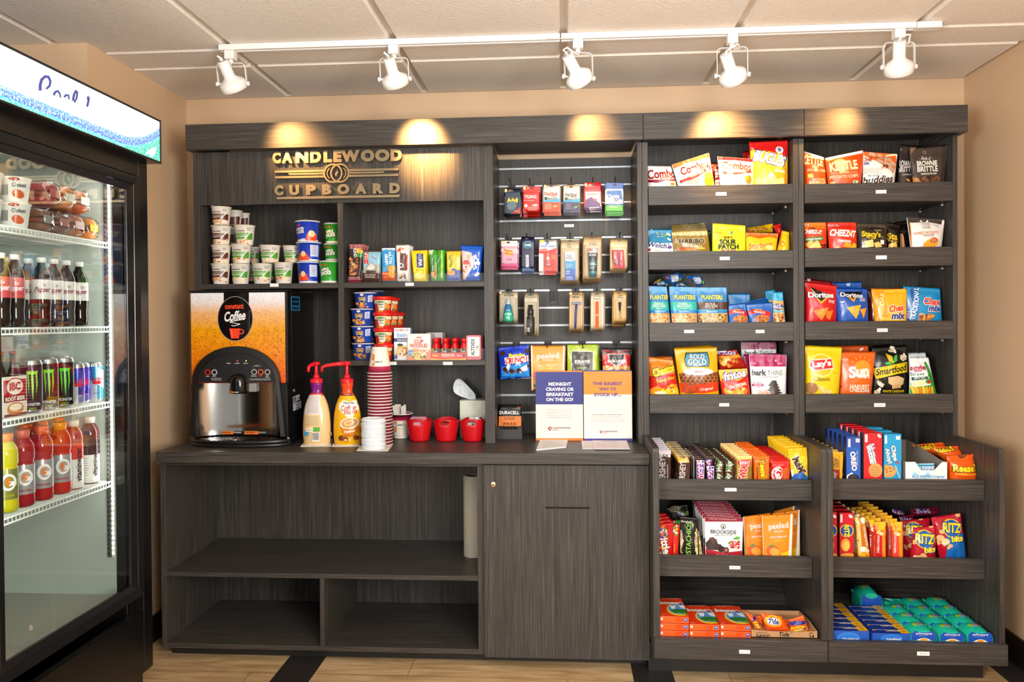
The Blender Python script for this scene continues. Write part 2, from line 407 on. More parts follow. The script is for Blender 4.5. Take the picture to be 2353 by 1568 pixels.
# ---- slat wall section
YSL=3.43
t=empty('slat_wall_panel',((XS0+XS1)/2,YSL,ZCT),'grey slatted display panel with bright metal grooves between two posts','display panel')
ys=[386.6+40.18*i for i in range(15)]
zs=[Z(1290,y-1,YSL) for y in ys]; gh=.0045
MB().box(XS0,XS1,YU+.002,YSL,2.058,2.076,WH).build('top_panel',t)
edges=[ZT]+[z for z in zs]+[ZCT]
mb=MB(); prev=ZT
for z in zs: mb.box(XS0,XS1,YSL,YW-.012,z+gh,prev,WV); prev=z-gh
mb.box(XS0,XS1,YSL,YW-.012,ZCT,prev,WV); mb.box(XS0,XS1,YW-.012,YW-.002,ZCT,ZT,WV); pb=mb.build('slat_board',t,bevel=.0006)
alu=mat('#b9bec2',.4,.6,name='aluminium_insert')
for z in zs:
    mb=MB(); mb.prism([(YSL-.0012,z-gh),(YSL+.012,z-gh),(YSL+.012,z+gh),(YSL+.010,z+gh),(YSL+.010,z-gh+.004),(YSL-.0012,z-gh+.004)],0,XS0+.001,XS1-.001,alu)
    mb.build('groove_insert',t)
price(pb,'B7',818,779,96,30,'$1.00',YSL)
# ---- tall snack shelving: two columns with sloped bins below
def fz(x,y,Y): return Z(x,y,Y)
ZB=Z(1900,1521,YL)   # bottom of lowest fascia
ZBT=Z(1900,1473,YL)
ztop_lo=Z(2308,1040,YL)+.012; ztop_hi=Z(2190,1001,YU)
def panel(x0,x1,par):
    prof=[(YL+.0165,ZBT-.049),(YB,ZBT-.049),(YB,ZT+.0),(YU,ZT),(YU,ztop_hi),(YL+.016,ztop_lo),(YL+.005,ztop_lo-.004),(YL,ztop_lo-.016),(YL,ZBT+.0005),(YL+.0165,ZBT+.0005)]
    return MB().prism(prof,0,x0,x1,WV).build('upright_panel',par,bevel=.0008)
XM=(XC1+XD0)/2; XPL=X(1500,1250,2.835)
MB().box(XS1,XPL-.0006,YU,YB,ZCT+.0006,ZT,WV).build('post',t,bevel=.0008)
YT=3.142; YTL=2.922
trays=[('A1',1655,(1490,1822,425,480),'', [(916,715,116,38,'')]),('A1',1655,(1490,1822,577,620),'',[(957,1441,110,38,'$3.00')]),
('A2',1655,(1490,1822,741,784),'',[(494,706,98,32,'$4.00'),(1204,706,84,32,'$2.00')]),('A2',1655,(1490,1822,906,950),'',[(845,1440,96,32,'$3.00')])]
FLZ={}
def unit(idx,xa,xb,xo0,xo1,label,spec,base_tags):
    t=empty('snack_shelf_unit',((xa+xb)/2,YL,ZB),label,'shelving')
    panel(XPL if idx==0 else xo0,xa,t); panel(xb,xo1,t)
    MB().box(xa,xb,YB,YW-.002,ZBT,2.103,WV).build('back_panel',t)
    for k,(cx,yt,yb,Yf,low,tags) in enumerate(spec):
        zt=fz(cx,yt,Yf); zb=fz(cx,yb,Yf)
        m=MB(); m.box(xa+.0015,xb-.0015,Yf,Yf+.018,zb,zt,WH); m.box(xa+.0015,xb-.0015,Yf+.018,YB-.001,zb,zb+.018,WY)
        o=m.build('shelf_tray',t,bevel=.0008); FLZ[(idx,k)]=zb+.018
        for (f_,a,b,w,h,tx) in tags: price(o,f_,a,b,w,h,tx,Yf)
        if not low:
            for yy in (YU+.06,YB-.05):
                MB().lathe((xb-.012,yy,zb-.012),[(.0001,-.002),(.008,0),(.008,.010),(.0001,.012)],mat('#9a9894',.3,.8),12).build('shelf_pin',t)
    MB().box(xa,xb,YU+.002,YB,2.085,2.103,WH).build('top_panel',t)
    m=MB(); e0=(XPL+.001 if idx==0 else xo0+.001); e1=xo1+(.006 if idx==1 else -.001)
    m.box(e0,e1,YL-.008,YL+.016,ZB,ZBT+.0,WH); m.box(xa,xb,YL+.016,YB,ZBT-.048,ZBT-.03,WH)
    o=m.build('base_tray',t,bevel=.001); FLZ[(idx,'b')]=ZBT-.03
    # sloping riser at the back of the base
    m=MB(); yb0=YB-.20; m.prism([(yb0,ZBT-.029),(YB-.001,ZBT-.029),(YB-.001,ZBT+.085)],0,xa+.001,xb-.001,WH); m.build('back_wedge',t)
    for (f_,a,b,w,h,tx) in base_tags: price(o,f_,a,b,w,h,tx,YL-.008)
    return t
unit(0,XC0,XC1,XS1,XM-.0004,'left column of the tall dark snack shelving, beside the slatted panel',
 [(1655,425.5,469,YT,0,[('A1',916,715,116,38,'')]),(1655,577,618,YT,0,[('A1',957,1441,110,38,'$3.00')]),(1655,741,784,YT,0,[('A2',494,706,98,32,'$4.00'),('A2',1204,706,84,32,'$2.00')]),
 (1655,907,950,YT,0,[('A2',845,1440,96,32,'$3.00')]),(1690,1103,1150,YTL,1,[('A5',820,725,108,32,'$2.50')]),(1690,1279,1327,YTL,1,[('A5',860,1464,100,32,'$4.00')])],
 [('A7',1264,1086,132,46,'$2.50')])
unit(1,XD0,XD1,XM+.0004,XE,'right column of the tall dark snack shelving, beside the beige side wall',
 [(2017,420,464,YT,0,[('A3',1034,662,116,40,'')]),(2017,569,612,YT,0,[('A3',1037,1425,120,42,'')]),(2017,738,780,YT,0,[('A4',903,693,100,34,'$3.00')]),
 (2017,906,949,YT,0,[('A4',877,1442,106,36,'$3.00')]),(2086,1103,1150,YTL,1,[]),(2086,1284,1330,YTL,1,[])],
 [('A8',1248,967,128,42,'$4.00')])
YP=3.0
# ---- base cabinets and worktop
YF=2.968
XK0=X(369,1200,YF); XK1=X(1109,1200,YF); ZK0=Z(700,1496,YF); ZCB=ZCT-.042
XD_0=X(1112,1200,YF-.018); XD_1=X(1498,1200,YF-.018)
t=empty('open_base_cabinet',((XK0+XK1)/2,YF,ZK0),'long open dark base cabinet with empty shelves under the coffee machine','cabinet')
th=.0195
MB().box(XK0,XK0+th,YF,YB,ZK0,ZCB,WV).build('side_panel',t,bevel=.0008)
MB().box(XK1-th,XK1,YF,YB,ZK0,ZCB,WV).build('side_panel',t,bevel=.0008)
zm=Z(740,1328,YF)
MB().box(XK0+th,XK1-th,YF,YB,ZK0,ZK0+th,WH).build('bottom_board',t,bevel=.0008)
MB().box(XK0+th,XK1-th,YF,YB,zm-.004,zm+.0145,WH).build('shelf',t,bevel=.0008); ZMID=zm+.0145
MB().box(XK0+th,XK1-th,YF,YF+.02,ZCB-.018,ZCB,WH).build('top_rail',t,bevel=.0008)
xd=X(740,1400,YF); MB().box(xd-.009,xd+.009,YF+.001,YB,ZK0+th,zm-.004,WV).build('divider',t,bevel=.0008)
MB().box(XK0+th,XK1-th,YB-.005,YW-.004,ZK0,ZCB,WV).build('back_panel',t)
t=empty('door_cabinet',((XD_0+XD_1)/2,YF,ZK0),'dark wood base cabinet closed by one flat door, between open cabinet and snack shelves','cabinet')
zd0=Z(1300,1514,YF-.018)-.001
XD_R=XPL-.001
MB().box(XK1,XPL-.002,YF,YB,ZK0,ZCB,WV).build('carcass',t)
# door with a real slot
zst=Z(1303,1165.5,YF-.018); zsb=Z(1303,1170,YF-.018); xs0=X(1253,1168,YF-.018); xs1=X(1355,1168,YF-.018); zdt=Z(1300,1070,YF-.018)
XD_1=min(XD_1,XPL-.002); m=MB(); y0,y1=YF-.018,YF-.001
m.box(XD_0,XD_1,y0,y1,zd0,zsb,WV); m.box(XD_0,XD_1,y0,y1,zst,zdt,WV); m.box(XD_0,xs0,y0,y1,zsb,zst,WV); m.box(xs1,XD_1,y0,y1,zsb,zst,WV)
m.box(xs0,xs1,y0+.004,y1,zsb,zst,mat('#050505',.8))
d=m.build('door',t)
brass=mat('#e8cfa8',.22,1,name='brass')
lx,ly=C(0,0); pl=P(1133,1113.5,y0)
m=MB(); m.lathe((pl.x,y0,pl.z),[(.0001,-.004),(.009,-.004),(.0115,-.002),(.0115,0)],brass,24,axis=1); m.box(pl.x-.0008,pl.x+.0008,y0-.0046,y0-.004,pl.z-.004,pl.z+.004,mat('#2a2018',.5))
m.build('lock',d)
# worktop
t=MB(); xw0=X(357,1041,2.92); xw1=X(1500.5,1045,2.92)
t.box(xw0,XPL-.001,2.92,YU-.0,ZCB,ZCT,WH); t.box(XUL+.0,XPL-.001,YU,YW-.003,ZCB,ZCT-.0,WH) ; t.box(xw0,XUL,YU,YW-.003,ZCB,ZCT,WH)
o=t.build('worktop',origin=(0,2.92,ZCB),bevel=.0012); tag(o,'long dark laminate worktop holding coffee machine, cups and posters','worktop')

kb=mat('#24211f',.4,bump=(30,.1,.001))
o=MB().box(XK0+.01,XK1-.002,YP+.03,YP+.05,.0015,ZK0-.001,kb).build('plinth',origin=(0,YP,0)); tag(o,'black kick board recessed under the open base cabinet','kick board')
o=MB().box(XK1,XD_R-.004,YP+.03,YP+.05,.0015,ZK0-.001,kb).build('plinth',origin=(0,YP,0)); tag(o,'black kick board recessed under the flat door cabinet','kick board')
o=MB().box(XD_R-.003,XE+.0,YP-.03,YP-.01,.0015,ZB-.001,kb).build('plinth',origin=(0,YP,0)); tag(o,'black kick board recessed under the tall snack shelving','kick board')
# ================================================================ glass door drinks fridge
FY=2.70; XH=-1.431
blk=mat('#0f0e0e',.28,name='black_enamel'); blk2=mat('#1a1919',.22,name='black_anodised'); liner=mat('#c3cbc4',.45,name='white_liner')
XBf=P(338,378,FY).x      # body face
YG=PXp(305,1331,XBf).y; YN=PXp(20,1400,XBf).y; YI=YG+.012
ZGT=PXp(293,444,XBf).z; ZGB=PXp(305,1331,XBf).z
XI=P(268,1346,YI).x; ZFL=P(150,1365,YI).z
YNF=YN-.10; XBK=XBf-.62; ZH0=P(372,377,FY).z; ZH1=P(370,277,FY).z; ZTOP=ZH1-.012
fz_=empty('display_fridge',(XBf,(FY+YNF)/2,0),'tall black glass-door drinks fridge with a lit sign header, standing in the left alcove','fridge')
m=MB(); xb=XBf+.0
m.box(XBK,xb-.03,YI+.004,FY,.09,ZTOP,blk); m.box(XBK,xb-.03,YNF,YNF+.035,.09,ZTOP,blk)
m.box(XBK,XBK+.03,YNF,FY,.09,ZTOP,blk); m.box(XBK,xb-.03,YNF,FY,ZTOP-.05,ZTOP,blk); m.box(XBK,xb-.03,YNF,FY,.09,.13,blk)
m.build('housing',fz_,bevel=.002)
m=MB(); YNI=YNF+.037
m.box(XBK+.032,XI,YI,YI+.003,ZFL,ZH0-.0,liner); m.box(XBK+.032,XI,YNI,YNI+.003,ZFL,ZH0,liner)
m.box(XBK+.032,XBK+.035,YNI,YI,ZFL,ZH0,liner); m.box(XBK+.032,XI,YNI,YI,ZH0-.01,ZH0,liner); m.box(XBK+.032,XI,YNI,YI,ZFL-.004,ZFL,mat('#a9a79c',.5)); m.build('liner',fz_)
# face frame: head, jambs, kick
zo=PXp(320,407,XBf).z; yo=PXp(323,800,XBf).y
m=MB(); m.box(xb-.03,xb,yo,FY,.10,ZTOP,blk); m.box(xb-.03,xb,YNF,yo,zo,ZTOP,blk); zk=PXp(335,1385,XBf).z-.02
m.box(xb-.03,xb,YNF,yo,.10,zk,blk); m.box(xb-.028,xb-.006,YNF,yo,.0,.10,blk); m.box(XI,xb-.03,YI-.0,YI+.004,ZFL,ZH0,blk2); m.build('face_frame',fz_,bevel=.002)
# door
d=empty_child=None
def ring(y0,y1,z0,z1,wy,wz,xa,xc,xin):
    # mitred frame round an opening; outer rectangle y0..y1,z0..z1 ; slopes to inner edge
    m=MB(); o=[(y0,z0),(y1,z0),(y1,z1),(y0,z1)]; i=[(y0+wy,z0+wz),(y1-wy,z0+wz),(y1-wy,z1-wz),(y0+wy,z1-wz)]
    v=[(xc,a,b) for a,b in o]+[(xin,a,b) for a,b in i]+[(xa,a,b) for a,b in i]+[(xa,a,b) for a,b in o]; f=[]
    for k in range(4):
        n=(k+1)%4; f+=[(k,n,4+n,4+k),(4+k,4+n,8+n,8+k),(8+k,8+n,12+n,12+k),(12+k,12+n,n,k)]
    m.add(v,f,blk2); return m
yi1=PXp(307,600,XBf).y
door=ring(YNF+.01,yo-.002,ZGB-.075,zo-.002,.03,.03,xb-.018,xb+.006,xb+.0); 
door=door.build('door_frame',fz_,bevel=.0015)
ring(YN-.035,YG+.030,ZGB-.045,PXp(307,425,XBf).z,.03,.022,xb-.016,xb+.002,xb-.006).build('glass_bead',door,bevel=.001)
m=MB(); m.box(xb-.0115,xb-.0085,YN-.03,YG+.002,ZGB-.03,ZGT+.02,GL); m.build('glass_pane',door)
# small marks on the glass
m=MB(); fr('F3'); gx_=xb-.0080
def gp(x,y): p=PXp(*C(x,y),gx_); return (p.y,p.z)
mk='#77776f'
apply_art(m,[E(267,1100,20,26,mk),E(267,1100,15,21,'#a19f92'),T('ETL',267,1100,24,16,mk,60),LN(236,1130,285,4,10,mk,2),LN(100,1180,215,7,12,mk,2)],gp,lambda a,b,l:(gx_+l,a,b),Lm=9,off=0,step=.0001,smooth=False); m.build('glass_marking',door)
# header light box
m=MB(); m.box(XBK+.2,XH-.012,YNF-.02,FY,ZH0,ZH1,blk)
for a,b,c,e in ((YNF-.02,FY,ZH0,ZH0+.007),(YNF-.02,FY,ZH1-.007,ZH1),(FY-.006,FY,ZH0,ZH1),(YNF-.02,YNF-.014,ZH0,ZH1)): m.box(XH-.012,XH,a,b,c,e,blk)
hb=m.build('header_box',fz_,bevel=.001)
def lit_panel():
    m=bpy.data.materials.new('lit_header_panel'); m.use_nodes=True; nt=m.node_tree; b=nt.nodes['Principled BSDF']
    geo=nt.nodes.new('ShaderNodeNewGeometry'); sp=nt.nodes.new('ShaderNodeSeparateXYZ'); nt.links.new(geo.outputs['Position'],sp.inputs[0])
    mr=nt.nodes.new('ShaderNodeMapRange'); mr.inputs[1].default_value=ZH0; mr.inputs[2].default_value=ZH1; nt.links.new(sp.outputs['Z'],mr.inputs[0])
    my=nt.nodes.new('ShaderNodeMapRange'); my.inputs[1].default_value=2.42; my.inputs[2].default_value=FY; nt.links.new(sp.outputs['Y'],my.inputs[0])
    pw=nt.nodes.new('ShaderNodeMath'); pw.operation='POWER'; pw.inputs[1].default_value=2.2; nt.links.new(my.outputs[0],pw.inputs[0])
    ns=nt.nodes.new('ShaderNodeTexNoise'); ns.inputs['Scale'].default_value=150; ns.inputs['Detail'].default_value=2; nt.links.new(geo.outputs['Position'],ns.inputs['Vector'])
    # height at which the wave of the printed design sits, rising at the far end
    a=nt.nodes.new('ShaderNodeMath'); a.operation='MULTIPLY_ADD'; a.inputs[1].default_value=-.55; nt.links.new(pw.outputs[0],a.inputs[0]); nt.links.new(mr.outputs[0],a.inputs[2])
    r=ramp(nt,[(0,'#1bb39c'),(.10,'#35c3b4'),(.13,'#3f6fc4'),(.27,'#5f94d6'),(.36,'#fdfdf6')]); nt.links.new(a.outputs[0],r.inputs[0])
    r2=ramp(nt,[(.45,(0,0,0)),(.62,(1,1,1))]); r2.color_ramp.elements[0].color=(0,0,0,1); r2.color_ramp.elements[1].color=(.42,.42,.42,1); nt.links.new(ns.outputs['Fac'],r2.inputs[0])
    mx=nt.nodes.new('ShaderNodeMix'); mx.data_type='RGBA'; nt.links.new(r2.outputs[0],mx.inputs[0]); nt.links.new(r.outputs[0],mx.inputs[6]); mx.inputs[7].default_value=(.85,.95,1,1)
    nt.links.new(mx.outputs[2],b.inputs['Base Color']); nt.links.new(mx.outputs[2],b.inputs['Emission Color']); b.inputs['Emission Strength'].default_value=.95; b.inputs['Roughness'].default_value=.2
    return m
m=MB(); m.box(XH-.006,XH-.003,YNF-.014,FY-.006,ZH0+.007,ZH1-.007,lit_panel()); pn=m.build('lit_panel',hb)
m=MB(); fr('F1'); xp=XH-.0028
def gh_(x,y): p=PXp(*C(x,y),xp); return (p.y,p.z)
ink='#4a55ad'
def stroke(pts,w0,w1):
    out=[];n=len(pts)-1
    for i in range(n):
        w=w0+(w1-w0)*i/n; out.append(L(*pts[i],*pts[i+1],w,ink)); out.append(E(*pts[i+1],w/2,w/2,ink,n=10))
    return out
st=[stroke([(258,360),(258,325),(268,288),(290,268),(312,272),(324,300),(318,330),(300,345)],21,14),
stroke([(345,390),(355,368),(372,362),(385,380),(388,400)],16,10),stroke([(412,402),(425,388),(440,390),(444,412)],15,9),
stroke([(470,425),(476,385),(488,362),(497,372),(492,410),(480,432)],17,11),stroke([(566,396),(570,420),(562,458)],19,11)]
for gi,sg in enumerate(st+[[E(985,755,16,35,mat((.8,.95,.93),.3,0,1.0),-25),E(965,752,12,30,mat((.8,.95,.93),.3,0,1.0),-60)]]):
    m=MB(); apply_art(m,sg,gh_,lambda a,b,l:(xp+l,a,b),Lm=9,off=0,step=.00003,smooth=False); m.build('script_letter' if gi<5 else 'printed_motif',hb)
# shelves
wire=mat('#e9ebe6',.3,name='white_wire')
XSH=P(258,1105,YI).x
LV=[P(258,y,YI).z for y in (557,749,921,1103)]
for z in LV:
    m=MB(); n=int((YI-YNI)/.016)
    for k in range(n+1):
        y=YNI+.004+k*(YI-YNI-.008)/n; m.tube([(XSH,y,z-.004),(XBK+.06,y,z-.004)],.0016,wire,6)
    for x,rz in ((XSH,-.004),(XSH,-.020),(XSH-.16,-.008),(XSH-.32,-.008),(XBK+.06,-.006)): m.tube([(x,YNI+.002,z+rz),(x,YI-.002,z+rz)],.003,wire,8)
    m.tube([(XSH,YI-.004,z-.004),(XSH,YI-.004,z-.02)],.003,wire,6)
    for k in range(n+1):
        y=YNI+.004+k*(YI-YNI-.008)/n; m.tube([(XSH,y,z-.004),(XSH,y,z-.02)],.0014,wire,5)
    m.build('wire_shelf',fz_)
m=MB(); xp0=P(247,1200,YI-.004).x; xp1=P(254,1200,YI-.004).x; zpb=P(250,1280,YI).z
m.box(xp0,xp1,YI-.006,YI,zpb,ZH0-.02,mat('#8e8c84',.3,.8)); 
zz=zpb+.01
while zz<ZH0-.03: m.box(xp0+.003,xp1-.003,YI-.0065,YI-.0055,zz,zz+.008,mat('#2c2a28',.5)); zz+=.016
m.build('shelf_rail',fz_)
xl0=P(256,1200,YI-.01).x; xl1=P(262,1200,YI-.01).x
m=MB(); m.box(xl0,xl1,YI-.008,YI,zpb,ZH0-.02,mat('#e8e8e4',.4)); ledm=mat((1,.97,.93),.4,0,14,name='led_emitter'); zz=zpb+.012
while zz<ZH0-.03: m.box(xl0+.001,xl1-.001,YI-.0095,YI-.008,zz,zz+.008,ledm); zz+=.017
m.build('led_strip',fz_)
l=bpy.data.lights.new('fridge_led','AREA'); l.shape='RECTANGLE'; l.size=.02; l.size_y=1.2; l.energy=1.3; l.color=(1,.98,.93)
for yy,dy in ((YI-.03,-1),(YNI+.06,1)):
    lo=bpy.data.objects.new('fridge_led',l); COL.objects.link(lo); lo.location=(XI+.02,yy,1.3); lo.rotation_euler=Vector((-.75,dy*.66,0)).to_track_quat('-Z','Y').to_euler()
l=bpy.data.lights.new('fridge_top_led','AREA'); l.shape='RECTANGLE'; l.size=.08; l.size_y=.5; l.energy=.8; lo=bpy.data.objects.new('fridge_top_led',l); COL.objects.link(lo); lo.location=(XI-.03,(YI+YNI)/2,ZH0-.02)
# ================================================================ track and spotlights
wht=mat('#e6e2dd',.38,name='white_enamel')
YTR=PZp(905,100,CEIL-.015).y
zt0,zt1=CEIL-.024,CEIL-.003
t=empty('light_track',(0,YTR,CEIL),'white ceiling track carrying the row of spotlights','light track')
xa=P(506,100,YTR).x; xb_=P(2160,50,YTR).x; xm=P(1288,76,YTR).x
for a,b in ((xa,xm-.002),(xm+.002,xb_-.085)):
    m=MB(); m.box(a,b,YTR-.017,YTR+.017,zt0+.004,zt1,wht); m.box(a,b,YTR-.017,YTR-.006,zt0,zt0+.004,wht); m.box(a,b,YTR+.006,YTR+.017,zt0,zt0+.004,wht); m.build('rail_length',t,bevel=.0008)
MB().box(xb_-.083,xb_,YTR-.018,YTR+.018,zt0-.001,zt1,wht).build('feed_end',t,bevel=.001)
MB().box(xm-.05,xm+.05,YTR-.0175,YTR-.0165,zt0+.000,zt0+.004,mat('#b9b4ad',.5)).build('joint_cover',t)
def spot(cxp,cyp,headp,rearp,yokerot,label,tgt,power,blend,size,cordside):
    """headp: px centre of front rim; rearp: px of back end centre"""
    xa=P(cxp,cyp,YTR).x
    t=empty('track_spotlight',(xa,YTR,zt0),label,'spotlight','white spotlights hanging from the ceiling track')
    m=MB(); m.box(xa-.018,xa+.018,YTR-.017,YTR+.017,zt0-.032,zt0-.0005,wht); m.lathe((xa,YTR,zt0-.044),[(.009,0),(.009,.012)],wht,16); m.build('track_adapter',t,bevel=.0015)
    ztop=zt0-.045
    Yh=YTR+.02
    hp=P(headp[0],headp[1],Yh); rp=P(rearp[0],rearp[1],YTR-.045)
    ax=(hp-rp); Ln=ax.length; ax.normalize()
    # yoke is a U hanging from adapter to pivot at the head
    pv=hp-ax*.022
    w=.052; zb=pv.z; side=Vector((1,0,0)); q=yokerot
    sd=Vector((math.cos(q),math.sin(q),0)); R_=.014; cx=Vector((xa,YTR,0))
    drift=Vector((pv.x-xa,pv.y-YTR,0))
    def yp(s,z): 
        f=(ztop-z)/(ztop-zb); p=cx+drift*f+sd*(s*w); return Vector((p.x,p.y,z))
    pts=[yp(-1,zb),yp(-1,(zb+ztop)/2),yp(-1,ztop-R_)]+[yp(-1+(1-math.cos(a))*R_/w,ztop-R_+R_*math.sin(a)) for a in (.4,.8,1.2,1.57)]+[yp(0,ztop)]
    pts+=[yp(1-(1-math.cos(a))*R_/w,ztop-R_+R_*math.sin(a)) for a in (1.57,1.2,.8,.4)]+[yp(1,ztop-R_),yp(1,(zb+ztop)/2),yp(1,zb)]
    m=MB(); nrm=sd.cross(Vector((0,0,1))); v=[];wd2=.0065
    for i,p in enumerate(pts):
        tt=(pts[min(i+1,len(pts)-1)]-pts[max(i-1,0)]).normalized(); nn=tt.cross(nrm).normalized()*.0011
        v+=[p-nrm*wd2-nn,p+nrm*wd2-nn,p+nrm*wd2+nn,p-nrm*wd2+nn]
    fs=[(i*4+k,i*4+(k+1)%4,i*4+4+(k+1)%4,i*4+4+k) for i in range(len(pts)-1) for k in range(4)]+[(3,2,1,0),tuple(len(v)-4+k for k in range(4))]
    m.add(v,fs,wht); m.build('yoke',t)
    for s in (-1,1):
        m=MB(); Tm=(sd*s).to_track_quat('Z','Y').to_matrix(); m.lathe(yp(s,zb),[(.004,-.010),(.004,.001),(.0085,.002),(.0085,.008),(.006,.010)],wht,14,T=Tm); m.build('pivot_knob',t)
    Tm=ax.to_track_quat('Z','Y').to_matrix()
    m=MB(); b=rp; k=Ln
    m.lathe(b,[(.0001,.002),(.019,.0),(.0205,.003),(.0205,k*.52),(.024,k*.58),(.042,k*.70),(.0485,k*.76),(.0485,k*.98),(.045,k*1.0),(.043,k*.93),(.036,k*.86),(.0001,k*.84)],wht,32,T=Tm,cap=False)
    hd=m.build('lamp_head',t)
    m=MB()
    for j in range(8):
        a=j*PI/4; m.lathe(b+Tm@Vector((.013*math.cos(a),.013*math.sin(a),.0005)),[(.0018,-.001),(.0018,.001)],mat('#777370',.6),8,T=Tm)
    m.build('vent_hole',hd)
    m=MB(); m.lathe(b,[(.0001,k*.90),(.030,k*.905),(.040,k*.925)],mat((1,.72,.42),.3,0,6,name='lamp_glow'),24,T=Tm,cap=False); m.build('bulb',hd)
    a=Vector((xa+.004,YTR,ztop+.002)); c=cordside
    m=MB(); m.tube([a,a+Vector((.004*c,-.01,-.012)),a+Vector((.018*c,-.03,-.012)),(a+rp)/2+Vector((.022*c,-.03,.012)),rp+Vector((.014*c,-.012,.014)),rp+Vector((.002*c,-.002,.008)),rp],.0035,wht,8)
    m.build('cord',t)
    l=bpy.data.lights.new('spot_beam','SPOT'); l.energy=power; l.spot_size=math.radians(size); l.spot_blend=blend; l.color=(1,.52,.17); l.shadow_soft_size=.02
    lo=bpy.data.objects.new('spot_beam',l); COL.objects.link(lo); lo.location=hp+ax*.03; lo.rotation_euler=(Vector(tgt)-lo.location).to_track_quat('-Z','Y').to_euler()
spot(530,114,(541,206),(511,140),.05,'white track spotlight at the far left end of the row, over the coffee side',P(680,350,YC),34,1,56,-1)
spot(905,100,(911,195),(893,133),.0,'white track spotlight, second from the left, aimed at the metal sign',P(968,335,YC),130,1,46,-1)
spot(1328,92,(1336,190),(1303,127),.3,'white track spotlight in the middle of the row, above the slatted panel',P(1365,310,YC),30,1,50,-1)
spot(1682,78,(1687,185),(1667,124),-.1,'white track spotlight, second from the right, above the left snack column',P(1665,325,YC),46,1,66,1)
spot(2065,65,(2065,168),(2067,93),.0,'white track spotlight nearest the right wall',P(1915,300,YC),18,1,54,1)
# ================================================================ goods: builders
def bilin(q,s,t):  # q: TL,TR,BR,BL ; t=0 bottom
    a=(q[3][0]+(q[2][0]-q[3][0])*s,q[3][1]+(q[2][1]-q[3][1])*s); b=(q[0][0]+(q[1][0]-q[0][0])*s,q[0][1]+(q[1][1]-q[0][1])*s)
    return (a[0]+(b[0]-a[0])*t,a[1]+(b[1]-a[1])*t)
def invbil(q,x,z):
    s=t=.5
    for _ in range(6):
        p=bilin(q,s,t); ex,ez=x-p[0],z-p[1]
        p1=bilin(q,s+1e-3,t); p2=bilin(q,s,t+1e-3)
        a,b,c,d=(p1[0]-p[0])*1e3,(p2[0]-p[0])*1e3,(p1[1]-p[1])*1e3,(p2[1]-p[1])*1e3; D=a*d-b*c
        if abs(D)<1e-12: break
        s+=(ex*d-b*ez)/D; t+=(a*ez-ex*c)/D
    return min(max(s,0),1),min(max(t,0),1)
LIP=[None]; XLIM=[-9,9]
def put_obj(mb,name,label,cat,group,origin,kind=None): o=mb.build(name,origin=origin); return tag(o,label,cat,group,kind)
